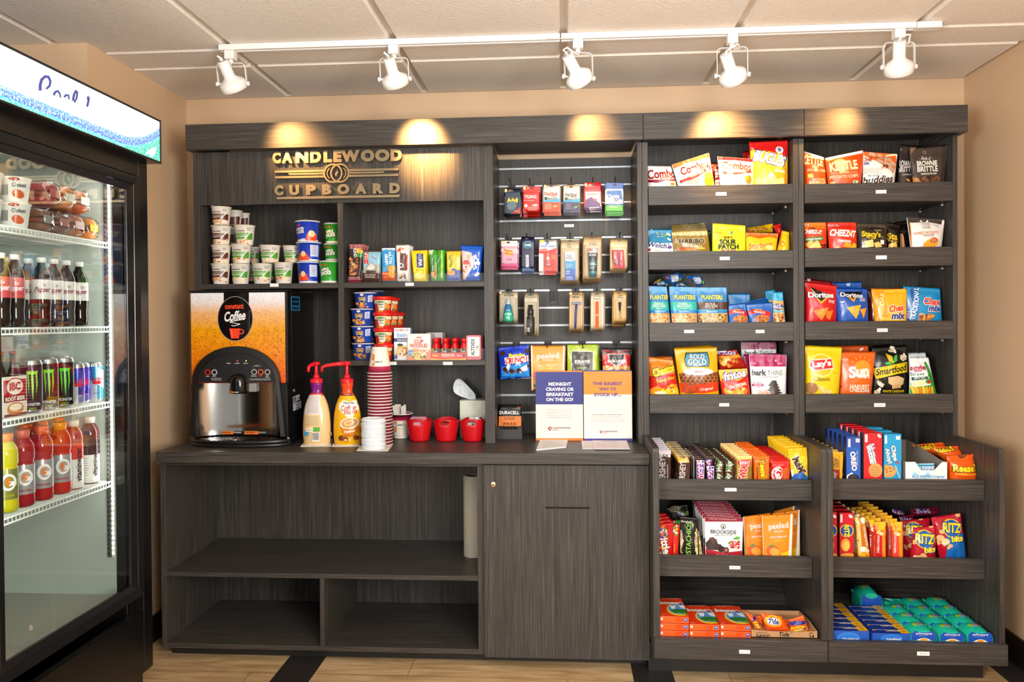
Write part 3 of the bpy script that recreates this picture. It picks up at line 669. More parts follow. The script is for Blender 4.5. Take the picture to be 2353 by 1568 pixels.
def bag(name,label,cat,quad,Y,D,zf,col,arts,style='pillow',group=None,seed=0,rough=.27,wr=1.0,inset=.0,metal=0,bcol=None,nx=18,nz=22,parent=None):
    rn=random.Random(seed or hash(label)%9999 if False else (seed or len(label)*7+int(quad[0][0]))); ph=[rn.uniform(0,6.28) for _ in range(8)]
    if LIP[0] is not None: Y=max(Y,LIP[0]+.0068+D/2)
    q=[P(*C(*c),Y) for c in quad]; q=[(p.x,p.z) for p in q]
    if zf is not None:
        def ext(t,b):
            k=(t[1]-zf-.0015)/(t[1]-b[1]) if t[1]-b[1]>1e-4 else 1
            k=max(k,.2); e=(t[0]+(b[0]-t[0])*min(k,1.0),) if k<=1 else (b[0]+(b[0]-t[0])*(k-1)*.35,)
            return (e[0],zf+.0015)
        q=[q[0],q[1],ext(q[1],q[2]),ext(q[0],q[3])]
    def bul(s,t):
        g=max(0,1-(2*s-1)**2)
        if style=='pillow':
            tt=min(max((t-.03)/.88,0),1); h=math.sin(PI*tt)**.55 if 0<tt<1 else 0; g=g**.6
        elif style=='pouch':
            tt=min(t/.90,1); h=(1-tt**1.7)*min(1,(t/.05))**.5; g=g**.5
        elif style=='bar':
            h=min(1,max(0,(1-t-.05)/.1))**.6*min(1,max(0,(t-.03)/.08))**.6; g=min(1,g*3)**.5
        elif style=='flat': h=1; g=min(1,g*8)**.5
        else: h=1
        b=D/2*g*h
        w=.0011*wr*(math.sin(9*s+5*t+ph[0])*math.sin(7*t+ph[1])+.7*math.sin(19*s-11*t+ph[2])*math.sin(13*t+6*s+ph[3]))*min(1,g*2)
        w+=.0016*wr*math.sin(30*s+ph[4]+3*math.sin(4*s+ph[5]))*max(0,(t-.66)/.34)**1.2*(1-max(0,(t-.95)/.05))*min(1,g*2)
        if style=='pillow': w+=.0013*wr*math.sin(24*s+ph[6])*max(0,(.3-t)/.3)*min(1,g*2)
        return max(b+w,.0004)
    cx=sum(a[0] for a in q)/4
    def warp(s,t): return 1-inset*math.sin(PI*min(1,t*1.02))
    def surf(x,z,l):
        s,t=invbil(q,x,z); k=warp(s,t); return (min(max(cx+(x-cx)*k,XLIM[0]),XLIM[1]),Y-bul(s,t)-l,z)
    mb=MB(); V=[];idx={}
    m0=col if not isinstance(col,str) else mat(col,rough,metal); m1=m0 if bcol is None else mat(bcol,rough,metal)
    ss=[.5-.5*math.cos(PI*i/nx) for i in range(nx+1)]; ts=[j/nz for j in range(nz+1)]
    F1=[];F2=[]
    for side in (0,1):
        for j,t in enumerate(ts):
            for i,s in enumerate(ss):
                edge=i in(0,nx) or j in (0,nz)
                if side and edge: idx[(1,i,j)]=idx[(0,i,j)]; continue
                x,z=bilin(q,s,t); b=0 if edge else bul(s,t); k=warp(s,t)
                if style=='pouch' and j==0: b=0
                idx[(side,i,j)]=len(V); V.append((min(max(cx+(x-cx)*k,XLIM[0]),XLIM[1]),Y+(b*.8 if side else -b),z))
        for j in range(nz):
            for i in range(nx):
                a=[idx[(side,i,j)],idx[(side,i+1,j)],idx[(side,i+1,j+1)],idx[(side,i,j+1)]]
                if side: F2.append(a[::-1])
                else: F1.append(a)
    mb.add(V,F1+F2,m0,True)
    cl=[bilin(q,.012,.004),bilin(q,.988,.004),bilin(q,.988,.996),bilin(q,.012,.996)]
    if arts: apply_art(mb,arts,lambda a,b:(lambda p:(p.x,p.z))(P(*C(a,b),Y-D/2)),surf,clip=cl,rough=rough,off=.0007,metal=0)
    if parent is not None: return mb.build(name,parent)
    return put_obj(mb,name,label,cat,group,(cx,Y,min(a[1] for a in q)))
def carton(name,label,cat,x0,x1,yt,yb,Y,dep,zf,col,arts,group=None,sidec=None,topc=None,toparts=None,rz=0,shelf_bottom=True,rough=.35,sidearts=None):
    a=P(*C(x0,yt),Y); b=P(*C(x1,yb),Y); z0=b.z if zf is None else zf+.0008
    mb=MB(); m0=mat(col,rough); sc=mat(sidec,rough) if sidec else m0; tc=mat(topc,rough) if topc else m0
    v=[(x,y,z) for x in (a.x,b.x) for y in (Y,Y+dep) for z in (z0,a.z)]
    mb.add(v,[(0,4,5,1)],m0); mb.add(v,[(2,3,7,6),(0,2,6,4)],m0); mb.add(v,[(0,1,3,2),(4,6,7,5)],sc); mb.add(v,[(1,5,7,3)],tc)
    cl=[(a.x,z0),(b.x,z0),(b.x,a.z),(a.x,a.z)]
    if arts: apply_art(mb,arts,lambda p,q:(lambda w:(w.x,w.z))(P(*C(p,q),Y)),lambda x,z,l:(x,Y-l,z),clip=cl,Lm=9,off=.0003,smooth=False,rough=rough)
    if toparts: apply_art(mb,toparts,lambda p,q:(lambda w:(w.x,w.y))(PZp(*C(p,q),a.z)),lambda x,y,l:(x,y,a.z+l),clip=[(a.x,Y),(b.x,Y),(b.x,Y+dep),(a.x,Y+dep)],Lm=9,off=.0003,smooth=False,rough=rough)
    if rz:
        c=Vector(((a.x+b.x)/2,Y+dep/2,0)); ca,sa=math.cos(rz),math.sin(rz)
        mb.v=[(c.x+(p[0]-c.x)*ca-(p[1]-c.y)*sa,c.y+(p[0]-c.x)*sa+(p[1]-c.y)*ca,p[2]) for p in mb.v]
    return put_obj(mb,name,label,cat,group,((a.x+b.x)/2,Y,z0))
def cyl_surf(mb,arts,xc,Y,rf,z0,z1,rough=.35,off=.0006,yp=None,squash=1):
    r0_,r1_=rf(z0),rf(z1); k=.985
    cl=[(xc-r0_*k,z0),(xc+r0_*k,z0),(xc+r1_*k,z1),(xc-r1_*k,z1)]
    Yp=Y-(r0_+r1_)/2*.8 if yp is None else yp
    def sf(x,z,l):
        r=rf(z)+l; return (x,Y-squash*math.sqrt(max(r*r-(x-xc)**2,0)),z)
    apply_art(mb,arts,lambda a,b:(lambda w:(w.x,w.z))(P(*C(a,b),Yp)),sf,clip=cl,Lm=.007,rough=rough,off=off)
def cup(label,cat,cx,yt,yb,rt,rb,Y,body,arts,lidc,group=None,name='food_cup',zf=None,rimc=None,n=32,lidh=.0,lidover=.0,pull=None,rot=0,foot=None):
    Yf=Y-.03; a=P(*C(cx,yt),Yf); sc=Yf/F/CUR[2]; b=P(*C(cx,yb),Yf); R1,R0=rt*sc,rb*sc; xc=P(*C(cx,(yt+yb)/2),Yf).x; xc=xc*Y/Yf if False else xc
    z1=a.z; z0=b.z if zf is None else zf+.0008; hh=z1-z0
    t=empty(name,(xc,Y,z0),label,cat,group)
    m=MB(); rf=lambda z:R0+(R1-R0)*min(max((z-z0)/hh,0),1)
    pr=[(R0*.9,z0+.003),(R0*.97,z0),(R0,z0+.002),(R1,z1-.004),(R1+.003,z1-.003),(R1+.003,z1)]
    mats=[mat(body,.3)]*5; 
    if foot: 
        pr=[(R0*.9,z0+.003),(R0*.97,z0),(R0,z0+.002),(R0+(R1-R0)*.1,z0+hh*.1),(R1,z1-.004),(R1+.003,z1-.003),(R1+.003,z1)]; mats=[mat(foot,.3)]*3+[mat(body,.3)]*3
    if rimc: mats[-1]=mats[-2]=mat(rimc,.35)
    m.lathe((xc,Y,0),pr,None,n,mats=mats)
    cyl_surf(m,arts,xc,Y,rf,z0+.002,z1-.004)
    m.build('cup_body',t)
    m=MB(); lo=lidover; m.lathe((xc,Y,0),[(R1+.0035+lo,z1-lidh+.0002),(R1+.0045+lo,z1-lidh+.001),(R1+.0045+lo,z1+.0008),(R1+.001+lo,z1+.0016),(.001,z1+.0016)],mat(lidc,.3,.0),n)
    if pull: 
        A=math.radians(pull); m.prism([(xc+(R1+.003)*math.cos(A-.2),Y+(R1+.003)*math.sin(A-.2)),(xc+(R1+.014)*math.cos(A-.1),Y+(R1+.014)*math.sin(A-.1)),(xc+(R1+.014)*math.cos(A+.1),Y+(R1+.014)*math.sin(A+.1)),(xc+(R1+.003)*math.cos(A+.2),Y+(R1+.003)*math.sin(A+.2))],2,z1+.0002,z1+.001,mat(lidc,.3))
    m.build('lid',t); return t
# ================================================================ snack bags on the right-hand shelves
WHT='#ebe7e2'; RED='#d3121c'; DRED='#8c1220'; YEL='#f7c815'; ORG='#f07a12'; NVY='#1d2c7c'; BLU='#1f6fc4'; GRN='#3f9a35'; BLK='#17130f'; BRN='#4a2414'; CRM='#f0e2c0'; GLD='#c8923a'
NUT=['#c98f4c','#e0b474','#a9692f','#efd19a']
CH=['#e8902a','#f2b24a','#d9771e']
def S(*a,**k): return bag('snack_bag',*a,**k)
def Q(x0,y0,x1,y1): return [(x0,y0),(x1,y0),(x1,y1),(x0,y1)]
SK='snack bag'
# --- top left tray
LIP[0]=YT+.018; XLIM[:]=[XC0+.0015,XC1-.0015]
fr('A1'); z=FLZ[(0,0)]
S('white and red pretzel snack bag half hidden at the left post',SK,[(88,392),(352,404),(446,612),(88,614)],3.205,.045,z,'#e9eef0',
 [G([(80,540),(250,575),(450,560),(450,640),(80,640)],'#f3f1ee'),G([(85,545),(200,555),(300,520),(440,515),(440,570),(300,560),(200,590),(85,575)],DRED),T('Combos',270,480,360,110,'#a3151f',4,o=WHT,b=2),T('STUFFED SNACKS',310,548,190,20,WHT,8),E(405,580,24,28,'#b07c58'),E(405,580,18,21,'#e9d5bd'),E(370,600,25,16,ORG)],seed=3)
S('tilted white snack bag with orange top band and red lettering, top left tray',SK,[(358,385),(780,250),(858,612),(455,612)],3.185,.045,z,'#fbf6ee',
 [G([(340,330),(800,200),(795,290),(640,330),(500,372),(370,428)],'#e5611a'),G([(455,560),(560,520),(640,480),(700,430),(800,395),(805,440),(720,470),(660,520),(580,555),(462,590)],'#9e1a1c'),
 T('Combos',620,410,330,95,'#c0161e',18,sh=.1,o=WHT,b=2),T('STUFFED SNACKS',650,486,170,20,WHT,26),T('Cheddar',595,562,170,28,'#8a6a3a',12),T('Cheese',600,588,120,26,'#8a6a3a',12),E(790,550,60,80,'#f2b01e',-15),E(780,500,50,40,'#f8c84a'),E(770,440,24,26,'#efe6d8')],seed=5)
S('white snack bag fragment peeking between two bigger pretzel snack bags',SK,[(845,405),(985,400),(1000,610),(850,612)],3.23,.03,z,'#f4efe6',[R(840,400,1000,430,DRED),T('Co',890,480,85,75,'#c0161e',8,o=WHT,b=2),G([(850,525),(1000,520),(1000,545),(850,555)],DRED),T('Pizza',900,590,70,26,'#c0161e')],seed=6)
S('dark red snack bag lying behind the white ones, top left tray',SK,[(800,360),(920,370),(960,600),(820,600)],3.27,.03,z,DRED,[T('C',850,400,40,34,'#c63a3a')],seed=16)
S('white snack bag with dark red top, beside the tall corn snack bag',SK,[(872,292),(1278,320),(1275,608),(915,608)],3.185,.045,z,'#fbf8f4',
 [G([(860,280),(1300,310),(1290,345),(1100,325),(890,318)],DRED),T('Combos',1100,392,330,92,'#d2331c',-4,o=WHT,b=2),G([(940,455),(1050,470),(1260,440),(1272,470),(1060,495),(950,485)],'#c5301f'),T('STUFFED SNACKS',1130,464,150,22,WHT,-2),T('Pepperoni',1040,530,160,26,'#e0b0a8'),T('Pizza',1020,565,80,24,'#e0b0a8'),T('NET WT',1045,595,100,10,'#b9a9a0'),E(1230,550,36,50,ORG),E(1205,530,22,20,YEL)],seed=8)
S('tall red and yellow corn snack bag, the tallest bag on the top left tray',SK,[(1228,122),(1668,100),(1665,608),(1272,608)],3.20,.055,z,'#e2231c',
 [G([(1200,210),(1330,205),(1480,232),(1700,290),(1700,700),(1200,700)],YEL),T('BUGLES',1475,310,350,130,'#f7f6fa',-14,sh=.15,o='#3a2d84',b=3),E(1330,190,0.1,0.1,WHT),E(1584,210,44,44,WHT),E(1584,210,34,34,'#cfd4ea'),E(1584,210,20,24,'#6a72a4'),T('9g',1280,192,28,26,WHT),
 G([(1270,470),(1400,420),(1560,400),(1700,420),(1700,700),(1270,700)],'#f6a821'),T('ORIGINAL',1585,455,135,32,WHT,-6,b=2),G([(1380,610),(1480,455),(1560,590),(1560,620)],'#fdf0c0'),G([(1300,550),(1360,520),(1420,600),(1320,620)],'#f8cf5c'),G([(1530,560),(1620,520),(1640,600),(1560,620)],'#fbe08a'),E(1470,560,90,40,'#f9d978')],seed=9,rough=.3)
S('glossy red corn snack bag lying behind the tall one, top left tray',SK,[(1160,240),(1290,215),(1300,600),(1180,600)],3.30,.04,z,'#b3141c',[E(1240,290,14,22,'#e58a84')],seed=10)
# --- second left tray
z=FLZ[(0,1)]
S('teal blue fruit snack pouch with white label at the left end of its tray','candy bag',[(90,1108),(362,1112),(400,1345),(90,1345)],3.195,.04,z,'#1b7fae',
 [G([(85,1250),(240,1268),(400,1262),(405,1400),(85,1400)],'#eef1f6'),T("Welch's",225,1290,270,62,'#26306e',-6,sh=.25,b=2),E(340,1315,32,12,'#6a4a9a'),E(100,1340,30,14,RED),E(200,1345,60,16,'#f2c3c0'),N(200,1150,240,80,['#3fae6a','#c9b06a','#2b96c0'],9,14,2),E(330,1165,28,12,CRM,-30),E(335,1222,26,12,CRM,-30),T('FRUIT SNACKS',240,1192,90,12,'#c9dd5c')],'pouch',seed=11)
for k in range(6):
    q=[(358+(-4+k*1.5 if k<6 else 0),1150-k*17),(762-k*6,1130-k*18),(800-k*8,1345),(392,1345)]
    S('gold gummy candy pouch, %s in the packed gold row'%ORD[k] ,'candy bag',q,3.185+k*.030,.026,z,'#a8904e' if k else '#8d7a3c',
      ([R(340,1040,820,1180,'#c9b476'),G([(365,1195),(800,1195),(800,1345),(395,1345)],'#8f6d14'),T('HARIBO',590,1245,290,60,'#1a1208',0,o='#e8d8b0',b=3),T('Goldbears',590,1293,230,44,'#f0e6c8',-5,o='#4a3610',b=2),T('Share size',715,1180,80,12,'#6e5c28',14),E(570,1333,120,14,'#e8732a'),E(690,1325,50,12,'#f2c04a'),E(480,1330,40,12,'#cc3a2c')] if k==0 else [R(350,1080-k*17,780-k*6,1128-k*17,'#d8cc98' if k%2 else '#b5a468'),R(360,1136-k*17,780-k*6,1142-k*17,'#574818')]),
      'pouch',group='gold gummy candy pouches in one row',seed=20+k,rough=.2)
S('dark green bag corner behind the gold candy pouches',SK,[(700,1130),(800,1130),(815,1340),(720,1340)],3.37,.03,z,'#4a7a22',[],seed=12)
S('bright yellow-green sour candy pouch with black lettering','candy bag',[(820,1045),(1190,1070),(1190,1345),(812,1345)],3.185,.045,z,'#e3e01c',
 [E(940,1190,90,110,'#f2ea30',20),E(1150,1180,70,80,'#f5d21e',20),E(870,1180,40,50,'#e8f04a'),T('SOUR',1000,1252,190,62,'#1c1a10',0,o='#dfe84a',b=4),T('PATCH',1005,1308,230,58,'#1c1a10',0,o='#dfe84a',b=4),E(995,1205,40,0.1,'#1c1a10'),E(1110,1205,32,26,'#c9d41c'),T('KIDS',1005,1350,160,22,'#c0307a',0,b=3),T('NEW!',895,1148,80,22,'#d04a1a',-8),E(1045,1145,10,20,'#2f7fc0'),N(1000,1200,90,20,['#1c1a10','#d9731a'],8,14,3)],'pouch',seed=13)
S('yellow and orange fruit chew candy bag with orange lettering','candy bag',[(1194,1150),(1560,1160),(1525,1340),(1194,1340)],3.19,.045,z,'#f7c416',
 [G([(1180,1140),(1570,1150),(1560,1215),(1470,1190),(1350,1215),(1260,1185),(1180,1215)],'#ee6a1e'),T('Starburst',1370,1290,270,66,'#ee6a1e',6,sh=.1,o='#fbe066',b=2),E(1460,1320,50,30,'#fbe489'),T('FRUIT CHEWS',1370,1335,150,12,ORG)],seed=14)
S('yellow candy bag lying on top of the fruit chew bag','candy bag',[(1200,1100),(1500,1050),(1500,1150),(1200,1160)],3.27,.04,None,'#c9a214',[T('Starburst',1330,1112,240,44,'#8c2a1c',8,b=2),G([(1410,1040),(1510,1045),(1500,1085),(1420,1095)],YEL)],seed=15)
S('crumpled red and yellow candy bag leaning upright near the right post','candy bag',[(1500,1070),(1590,1045),(1590,1200),(1560,1220)],3.25,.04,None,'#d6201c',[],seed=17)
S('yellow candy bag with orange corner standing at the right, second left tray','candy bag',[(1600,1125),(1680,1140),(1690,1335),(1525,1335)],3.20,.05,z,'#f8cb1a',[G([(1560,1120),(1640,1110),(1590,1260),(1525,1260)],'#ee7a1a'),E(1610,1275,28,34,'#f39a1a'),E(1612,1280,12,14,'#fbe48a')],seed=18)
S('yellow candy bag edge touching the right post, second left tray','candy bag',[(1696,1140),(1738,1140),(1738,1330),(1696,1330)],3.235,.03,z,'#f2ab16',[],seed=19)
# --- third left tray
fr('A2'); z=FLZ[(0,2)]
def mix(lbl,q,Y,kind,tcol,tx,seed,xoff=0,cols=NUT):
    x=q[0][0]
    S(lbl,'nut bag',q,Y,.045,z,'#1d7fc0',[G([(x-30,300),(x+360,300),(x+360,255),(x-30,240)],'#2c8fd0'),T('PLANTERS',x+tx,362,215,46,'#f2d81c',-1,o='#1a5c96',b=2.5),
     R(x-40,408,x+400,486,tcol),R(x-40,486,x+400,500,'#1d9bc8'),T(kind[0],x+tx-20,428,95 if len(kind[0])<9 else 110,22,WHT),T(kind[1],x+tx-10,452,125,24,WHT),T('TRAIL MIX',x+tx-12,474,70,9,WHT),LN(x+tx-60,498,x+tx+50,2,10,'#bfe4f2',4),
     R(x-40,522,x+400,640,'#caa06a'),N(x+160,568,290,80,cols,90,12,seed)],'pouch',seed=seed)
mix('blue trail mix pouch with teal band, cut off by the left post',[(88,250),(272,258),(314,612),(88,612)],3.20,('TROPICAL','FRUIT & NUT'),'#22b0a2',125,21)
mix('blue trail mix pouch with teal band, fully seen beside the chocolate mix',[(292,254),(566,262),(578,612),(322,612)],3.185,('TROPICAL','FRUIT & NUT'),'#22b0a2',165,22)
mix('blue trail mix pouch with brown band over nuts and candy',[(562,264),(870,264),(884,612),(584,612)],3.175,('NUTS &','CHOCOLATE'),'#4a2c1e',170,23,cols=NUT+['#4a2414','#3f9a35','#e07a2a','#6a3a20'])
for i,(q,Y) in enumerate((([(250,158),(385,114),(450,165),(330,248)],3.26),([(460,152),(600,140),(660,225),(590,262)],3.27),([(130,225),(270,190),(300,250),(140,250)],3.29),([(340,235),(450,210),(480,262),(350,262)],3.30))):
    cx=sum(p[0] for p in q)/4; cy=sum(p[1] for p in q)/4; a=[12,-10,0,8][i]
    S(['blue nut bag lying on its back on the pouches, tallest of the heap','blue nut bag lying on its back at the right of the heap','blue nut bag lying at the left edge of the heap','blue nut bag tucked under the two on top of the heap'][i],'nut bag',q,Y,.05,None,'#1a62b4',
      [G([(cx-40,cy-34),(cx+30,cy-40),(cx+45,cy+30),(cx-30,cy+40)],'#c6ccd6'),G([(cx-30,cy-24),(cx+22,cy-30),(cx+34,cy+22),(cx-22,cy+30)],'#dfe3ea'),LN(cx-20,cy-20,cx+24,5,9,'#6e7480',3),E(cx-70,cy-6,18,12,'#d05a9a'),E(cx+62,cy+18,10,22,'#8fd04a')],seed=30+i,wr=2.2)
S('dark blue nut bag end at the far left of the heap','nut bag',[(90,225),(210,165),(250,190),(100,250)],3.31,.04,None,'#2a3c3a',[E(180,200,40,14,'#c8b02a',30)],seed=39)
S('tall plain blue peanut bag standing behind the small ones','nut bag',[(885,322),(1105,324),(1105,612),(885,612)],3.27,.04,z,'#1a78bc',[E(1035,345,7,9,'#0e4f80')],'pouch',seed=24)
def pn(lbl,q,Y,seed,dx):
    S(lbl,'nut bag',q,Y,.045,z,'#1a62b8',[G([(dx-110,495),(dx-20,478),(dx+110,510),(dx+110,560),(dx-20,520),(dx-110,540)],RED),T('PEANUTS',dx,512,110,22,WHT,-8,b=2),E(dx+20,580,80,40,'#c87a3a'),N(dx+20,582,130,50,['#b8692c','#d89450','#8f4c1c'],40,14,seed),T('HONEY',dx-10,487,70,14,'#e8c81c',-6)],'pouch',seed=seed)
pn('small blue peanut bag with red wave, left of the pair',[(890,438),(1050,420),(1108,612),(885,612)],3.19,25,1000)
pn('small blue peanut bag with red wave, right of the pair',[(1062,430),(1328,412),(1328,612),(1112,612)],3.18,26,1210)
S('blue peanut bag leaning behind the right one of the pair','nut bag',[(1062,408),(1275,358),(1330,480),(1110,520)],3.25,.035,None,'#17549e',[],seed=27)
S('narrow sky blue almond bag beside the right post','nut bag',[(1330,308),(1430,308),(1462,608),(1330,608)],3.19,.04,z,'#2aa6d6',
 [R(1300,398,1480,640,'#d8ab66'),E(1390,458,62,34,'#26408c'),T('BLUE',1385,444,76,18,WHT,6,b=2),T('DIAMOND',1388,466,100,18,WHT,-4,b=2),G([(1320,495),(1480,500),(1480,520),(1320,515)],'#4fb8dc'),N(1395,560,120,90,['#b86a2c','#d99a52','#8f4a1c','#efc98a'],30,17,5),E(1350,345,6,9,'#0e6a94'),T('ALMONDS',1388,382,50,8,WHT)],'pouch',seed=28)
S('sky blue almond bag behind the front one, its folded top showing','nut bag',[(1256,295),(1350,285),(1380,600),(1300,600)],3.25,.03,z,'#2a9fce',[R(1290,390,1400,640,'#d8ab66')],'pouch',seed=29)
# --- fourth left tray
z=FLZ[(0,3)]
S('orange and red cheese puff bag with flames, fourth left tray',SK,[(90,955),(330,985),(408,1335),(90,1335)],3.19,.055,z,'#f0801a',
 [G([(80,1160),(420,1120),(420,1400),(80,1400)],'#c8200e'),G([(80,1300),(180,1250),(250,1290),(320,1230),(420,1250),(420,1400),(80,1400)],'#f2921a'),G([(180,1330),(240,1270),(320,1240),(400,1290),(410,1400),(170,1400)],YEL),T('Cheetos',245,1095,235,86,YEL,16,sh=.1,o=BLK,b=5),T('Crunchy',292,1122,100,20,'#e8481a',10,o=WHT,b=1),T("Flamin' Hot",262,1185,185,36,YEL,14,sh=.2,o='#7a0c08',b=1),E(210,1320,60,16,'#fbe6c0'),N(300,1290,90,60,['#e8481a','#fbe6c0','#c8200e'],12,16,4)],seed=31)
S('dull orange snack bag behind the flame bag',SK,[(170,955),(330,950),(400,1300),(200,1300)],3.26,.04,z,'#c95f14',[],seed=32)
S('large mustard pretzel bag with blue badge and clear window, fourth left tray',SK,[(342,870),(772,856),(796,1335),(415,1335)],3.175,.06,z,'#eeae12',
 [G([(470,920),(690,915),(706,1000),(695,1060),(470,1062),(450,990)],'#10203a'),G([(478,928),(683,923),(698,1000),(688,1053),(478,1055),(459,990)],'#4c9ab8'),T('ROLD',582,960,150,52,'#f2f0e8',0,o='#1a3a5c',b=2),T('GOLD',578,1012,190,58,'#f2f0e8',0,o='#1a3a5c',b=2),T('Pretzels',580,1045,80,14,WHT,4),
 G([(400,1130),(790,1115),(800,1245),(760,1235),(640,1232),(420,1240)],'#5a3018'),[E(440+45*i+18*(j%2),1140+32*j,28*q,20*q,c,20*i+30*j)+(int(q<1),) for i in range(8) for j in range(3) for c,q in (('#b06a34',1),('#5a3018',.62))],
 G([(400,1225),(640,1232),(800,1200),(800,1300),(640,1325),(420,1320)],'#da3a14'),E(590,1108,150,36,'#f7efe0'),T('thins',590,1105,88,30,'#d8381a',4,b=2),T('Original',668,1285,130,34,WHT,6,sh=.2),E(510,1280,72,50,'#8a4a1e'),E(510,1280,58,37,'#da3a14'),E(475,1300,30,30,'#8a4a1e'),E(475,1300,19,19,'#da3a14'),E(540,1275,34,46,'#8a4a1e'),E(540,1275,22,33,'#da3a14')],seed=33)
S('mustard pretzel bag behind the large front one',SK,[(310,965),(345,950),(760,845),(700,1320)][:0] or [(360,865),(712,838),(740,1300),(400,1300)],3.25,.04,z,'#d99c12',[],seed=34)
S('small mustard bag corner between the flame bag and the pretzel bag',SK,[(308,970),(390,950),(420,1300),(350,1300)],3.29,.03,z,'#d9a012',[],seed=35)
S('red and yellow corn chip bag with curved lettering, fourth left tray',SK,[(785,1090),(1075,1075),(1115,1335),(832,1335)],3.18,.05,z,'#d8301a',
 [G([(760,1050),(1120,1050),(1100,1150),(960,1215),(830,1210),(770,1160)],'#f2b81c'),G([(830,1180),(1000,1200),(1100,1130),(1110,1160),(1000,1222),(830,1205)],'#c81e14'),T('fritos',960,1140,230,84,'#f7f4f2',12,sh=.15,o='#5a2a8c',b=3),T('The ORIGINAL',988,1245,180,34,'#fbf4e6',14,b=2),T('CORN CHIPS',990,1272,90,12,CRM,14),N(970,1315,260,44,['#f2a83a','#e88a2a','#f8cf7a'],14,34,6)],seed=36)
S('red and yellow corn chip bag lying behind, folded back over the front one',SK,[(768,905),(965,885),(1090,1080),(800,1095)],3.25,.05,None,'#c02a18',[T('fritos',870,915,200,50,'#efe9ee',0,o='#5a2a8c',b=3),G([(765,960),(1010,935),(1030,965),(780,1000)],'#e9a23a'),N(900,1020,200,70,['#f2a83a','#b8642a','#f8cf7a'],10,32,7)],seed=37,wr=1.8)
S('silver and magenta chocolate bark pouch, front one beside the right post','chocolate pouch',[(1092,930),(1470,938),(1462,1335),(1122,1335)],3.18,.05,z,'#e6e8ea',
 [G([(1080,900),(1480,900),(1480,1060),(1080,1060)],'#a80f5a'),T('NON GMO',1418,1028,50,22,'#e8b0d0'),T('FAIR TRADE',1150,1026,60,24,'#e8b0d0'),T('bark',1205,1120,145,62,'#2c2624',0,b=3),T('THINS',1362,1122,150,50,'#5a5250',0,b=-.6),T('snacking chocolate',1290,1166,200,18,'#55504e',b=0),T('DARK CHOCOLATE',1188,1222,95,12,'#33302e'),R(1135,1234,1245,1256,'#a80f5a'),T('ALMOND',1190,1245,70,11,WHT),T('SEA SALT',1190,1268,70,9,'#33302e'),
 [G([(1275+8*i+(-1)**i*10,1318-26*i),(1330,1300-26*i),(1400-8*i,1306-27*i),(1435-14*i,1322-27*i),(1370,1336-27*i),(1300,1332-26*i)],'#3a302e') for i in range(5)],N(1240,1320,110,24,['#c88a6a','#e8b49a'],10,22,4)],'pouch',seed=38)
S('magenta topped chocolate bark pouch standing behind the front one','chocolate pouch',[(1012,812),(1368,812),(1368,1300),(1020,1300)],3.33,.04,z,'#dfe2e4',[R(990,800,1400,886,'#98104e'),T('bark',1130,925,140,60,'#2c2624',b=3),T('THINS',1275,925,140,50,'#5a5250',b=-.6),T('NON GMO',1330,848,46,14,'#e8b0d0'),T('FAIR TRADE',1068,862,60,18,'#e8b0d0')],'pouch',seed=40)
S('magenta pouch top squeezed between the two chocolate bark pouches','chocolate pouch',[(1040,935),(1400,922),(1440,1300),(1080,1300)],3.25,.035,z,'#98104e',[],'pouch',seed=41)
# --- top right tray
fr('A3'); z=FLZ[(1,0)]; XLIM[:]=[XD0+.0015,XD1-.0015]
S('orange-red potato chip bag cut off by the post, top right tray',SK,[(138,190),(375,262),(408,565),(138,565)],3.205,.05,z,'#d9541c',
 [G([(130,180),(200,200),(390,280),(395,250),(200,170),(130,160)],'#ece8ea'),T('KETTLE',258,292,240,105,'#f2e6b4',-8,b=3),T('BRAND',275,368,80,20,'#f2d9b4'),T('POTATO CHIPS',300,410,220,30,'#f2e2c4',-2),R(190,450,242,496,'#f2c95a'),T('BACKYARD',320,518,150,26,'#f2d9a4'),T('BARBECUE',300,552,190,32,'#f6e39a',b=2)],seed=51)
S('orange-red potato chip bag with slanted top, fully seen in the top right tray',SK,[(380,270),(838,175),(792,562),(425,562)],3.185,.055,z,'#e04e17',
 [G([(360,250),(850,155),(848,195),(600,245),(380,282)],'#efe9ec'),E(600,400,170,150,'#e8602a'),E(575,310,70,45,'#f2cf7a'),T('KETTLE',612,352,320,112,'#f6e9b4',6,b=3),L(462,442,540,442,3,'#f2d9b4'),L(680,436,770,432,3,'#f2d9b4'),T('BRAND',610,434,116,24,'#f6e3c0',3),T('POTATO CHIPS',616,482,325,36,'#f6e3c0',4,b=1.6),R(455,546,505,562,'#f2cf4a'),R(712,528,776,562,'#dfe8d0'),E(735,545,12,12,GRN)],seed=52)
S('white and orange chocolate cereal mix bag with brown script, top right tray',SK,[(828,195),(1225,225),(1178,555),(815,555)],3.19,.05,z,'#f4ece4',
 [G([(860,170),(1240,190),(1240,330),(1190,440),(1080,360),(960,280),(850,215)],'#e5671f'),[E(a,b,44,26,'#c9a88e',-25) for a,b in ((960,215),(1050,240),(1140,270),(1110,330),(1030,300),(1190,330),(1165,390))],T('Chex',895,272,110,50,'#c5281e',6,b=2.5),T('mix',880,320,66,40,'#2a2f84',2,b=2.5),L(905,300,938,300,5,'#2a2f84'),LN(850,388,1050,5,13,'#b9aea4',4),G([(810,440),(1000,455),(1180,440),(1180,600),(810,600)],'#f6f1ea'),
 T('MUDDY',950,474,115,20,'#3a2416'),T('buddies',1010,518,340,86,'#3a2416',4,sh=.25,b=2.5),G([(1105,225),(1250,200),(1245,228),(1120,240)],'#efd9b4'),N(1100,360,120,60,['#6a4028','#d9b48c'],5,20,3)],seed=53)
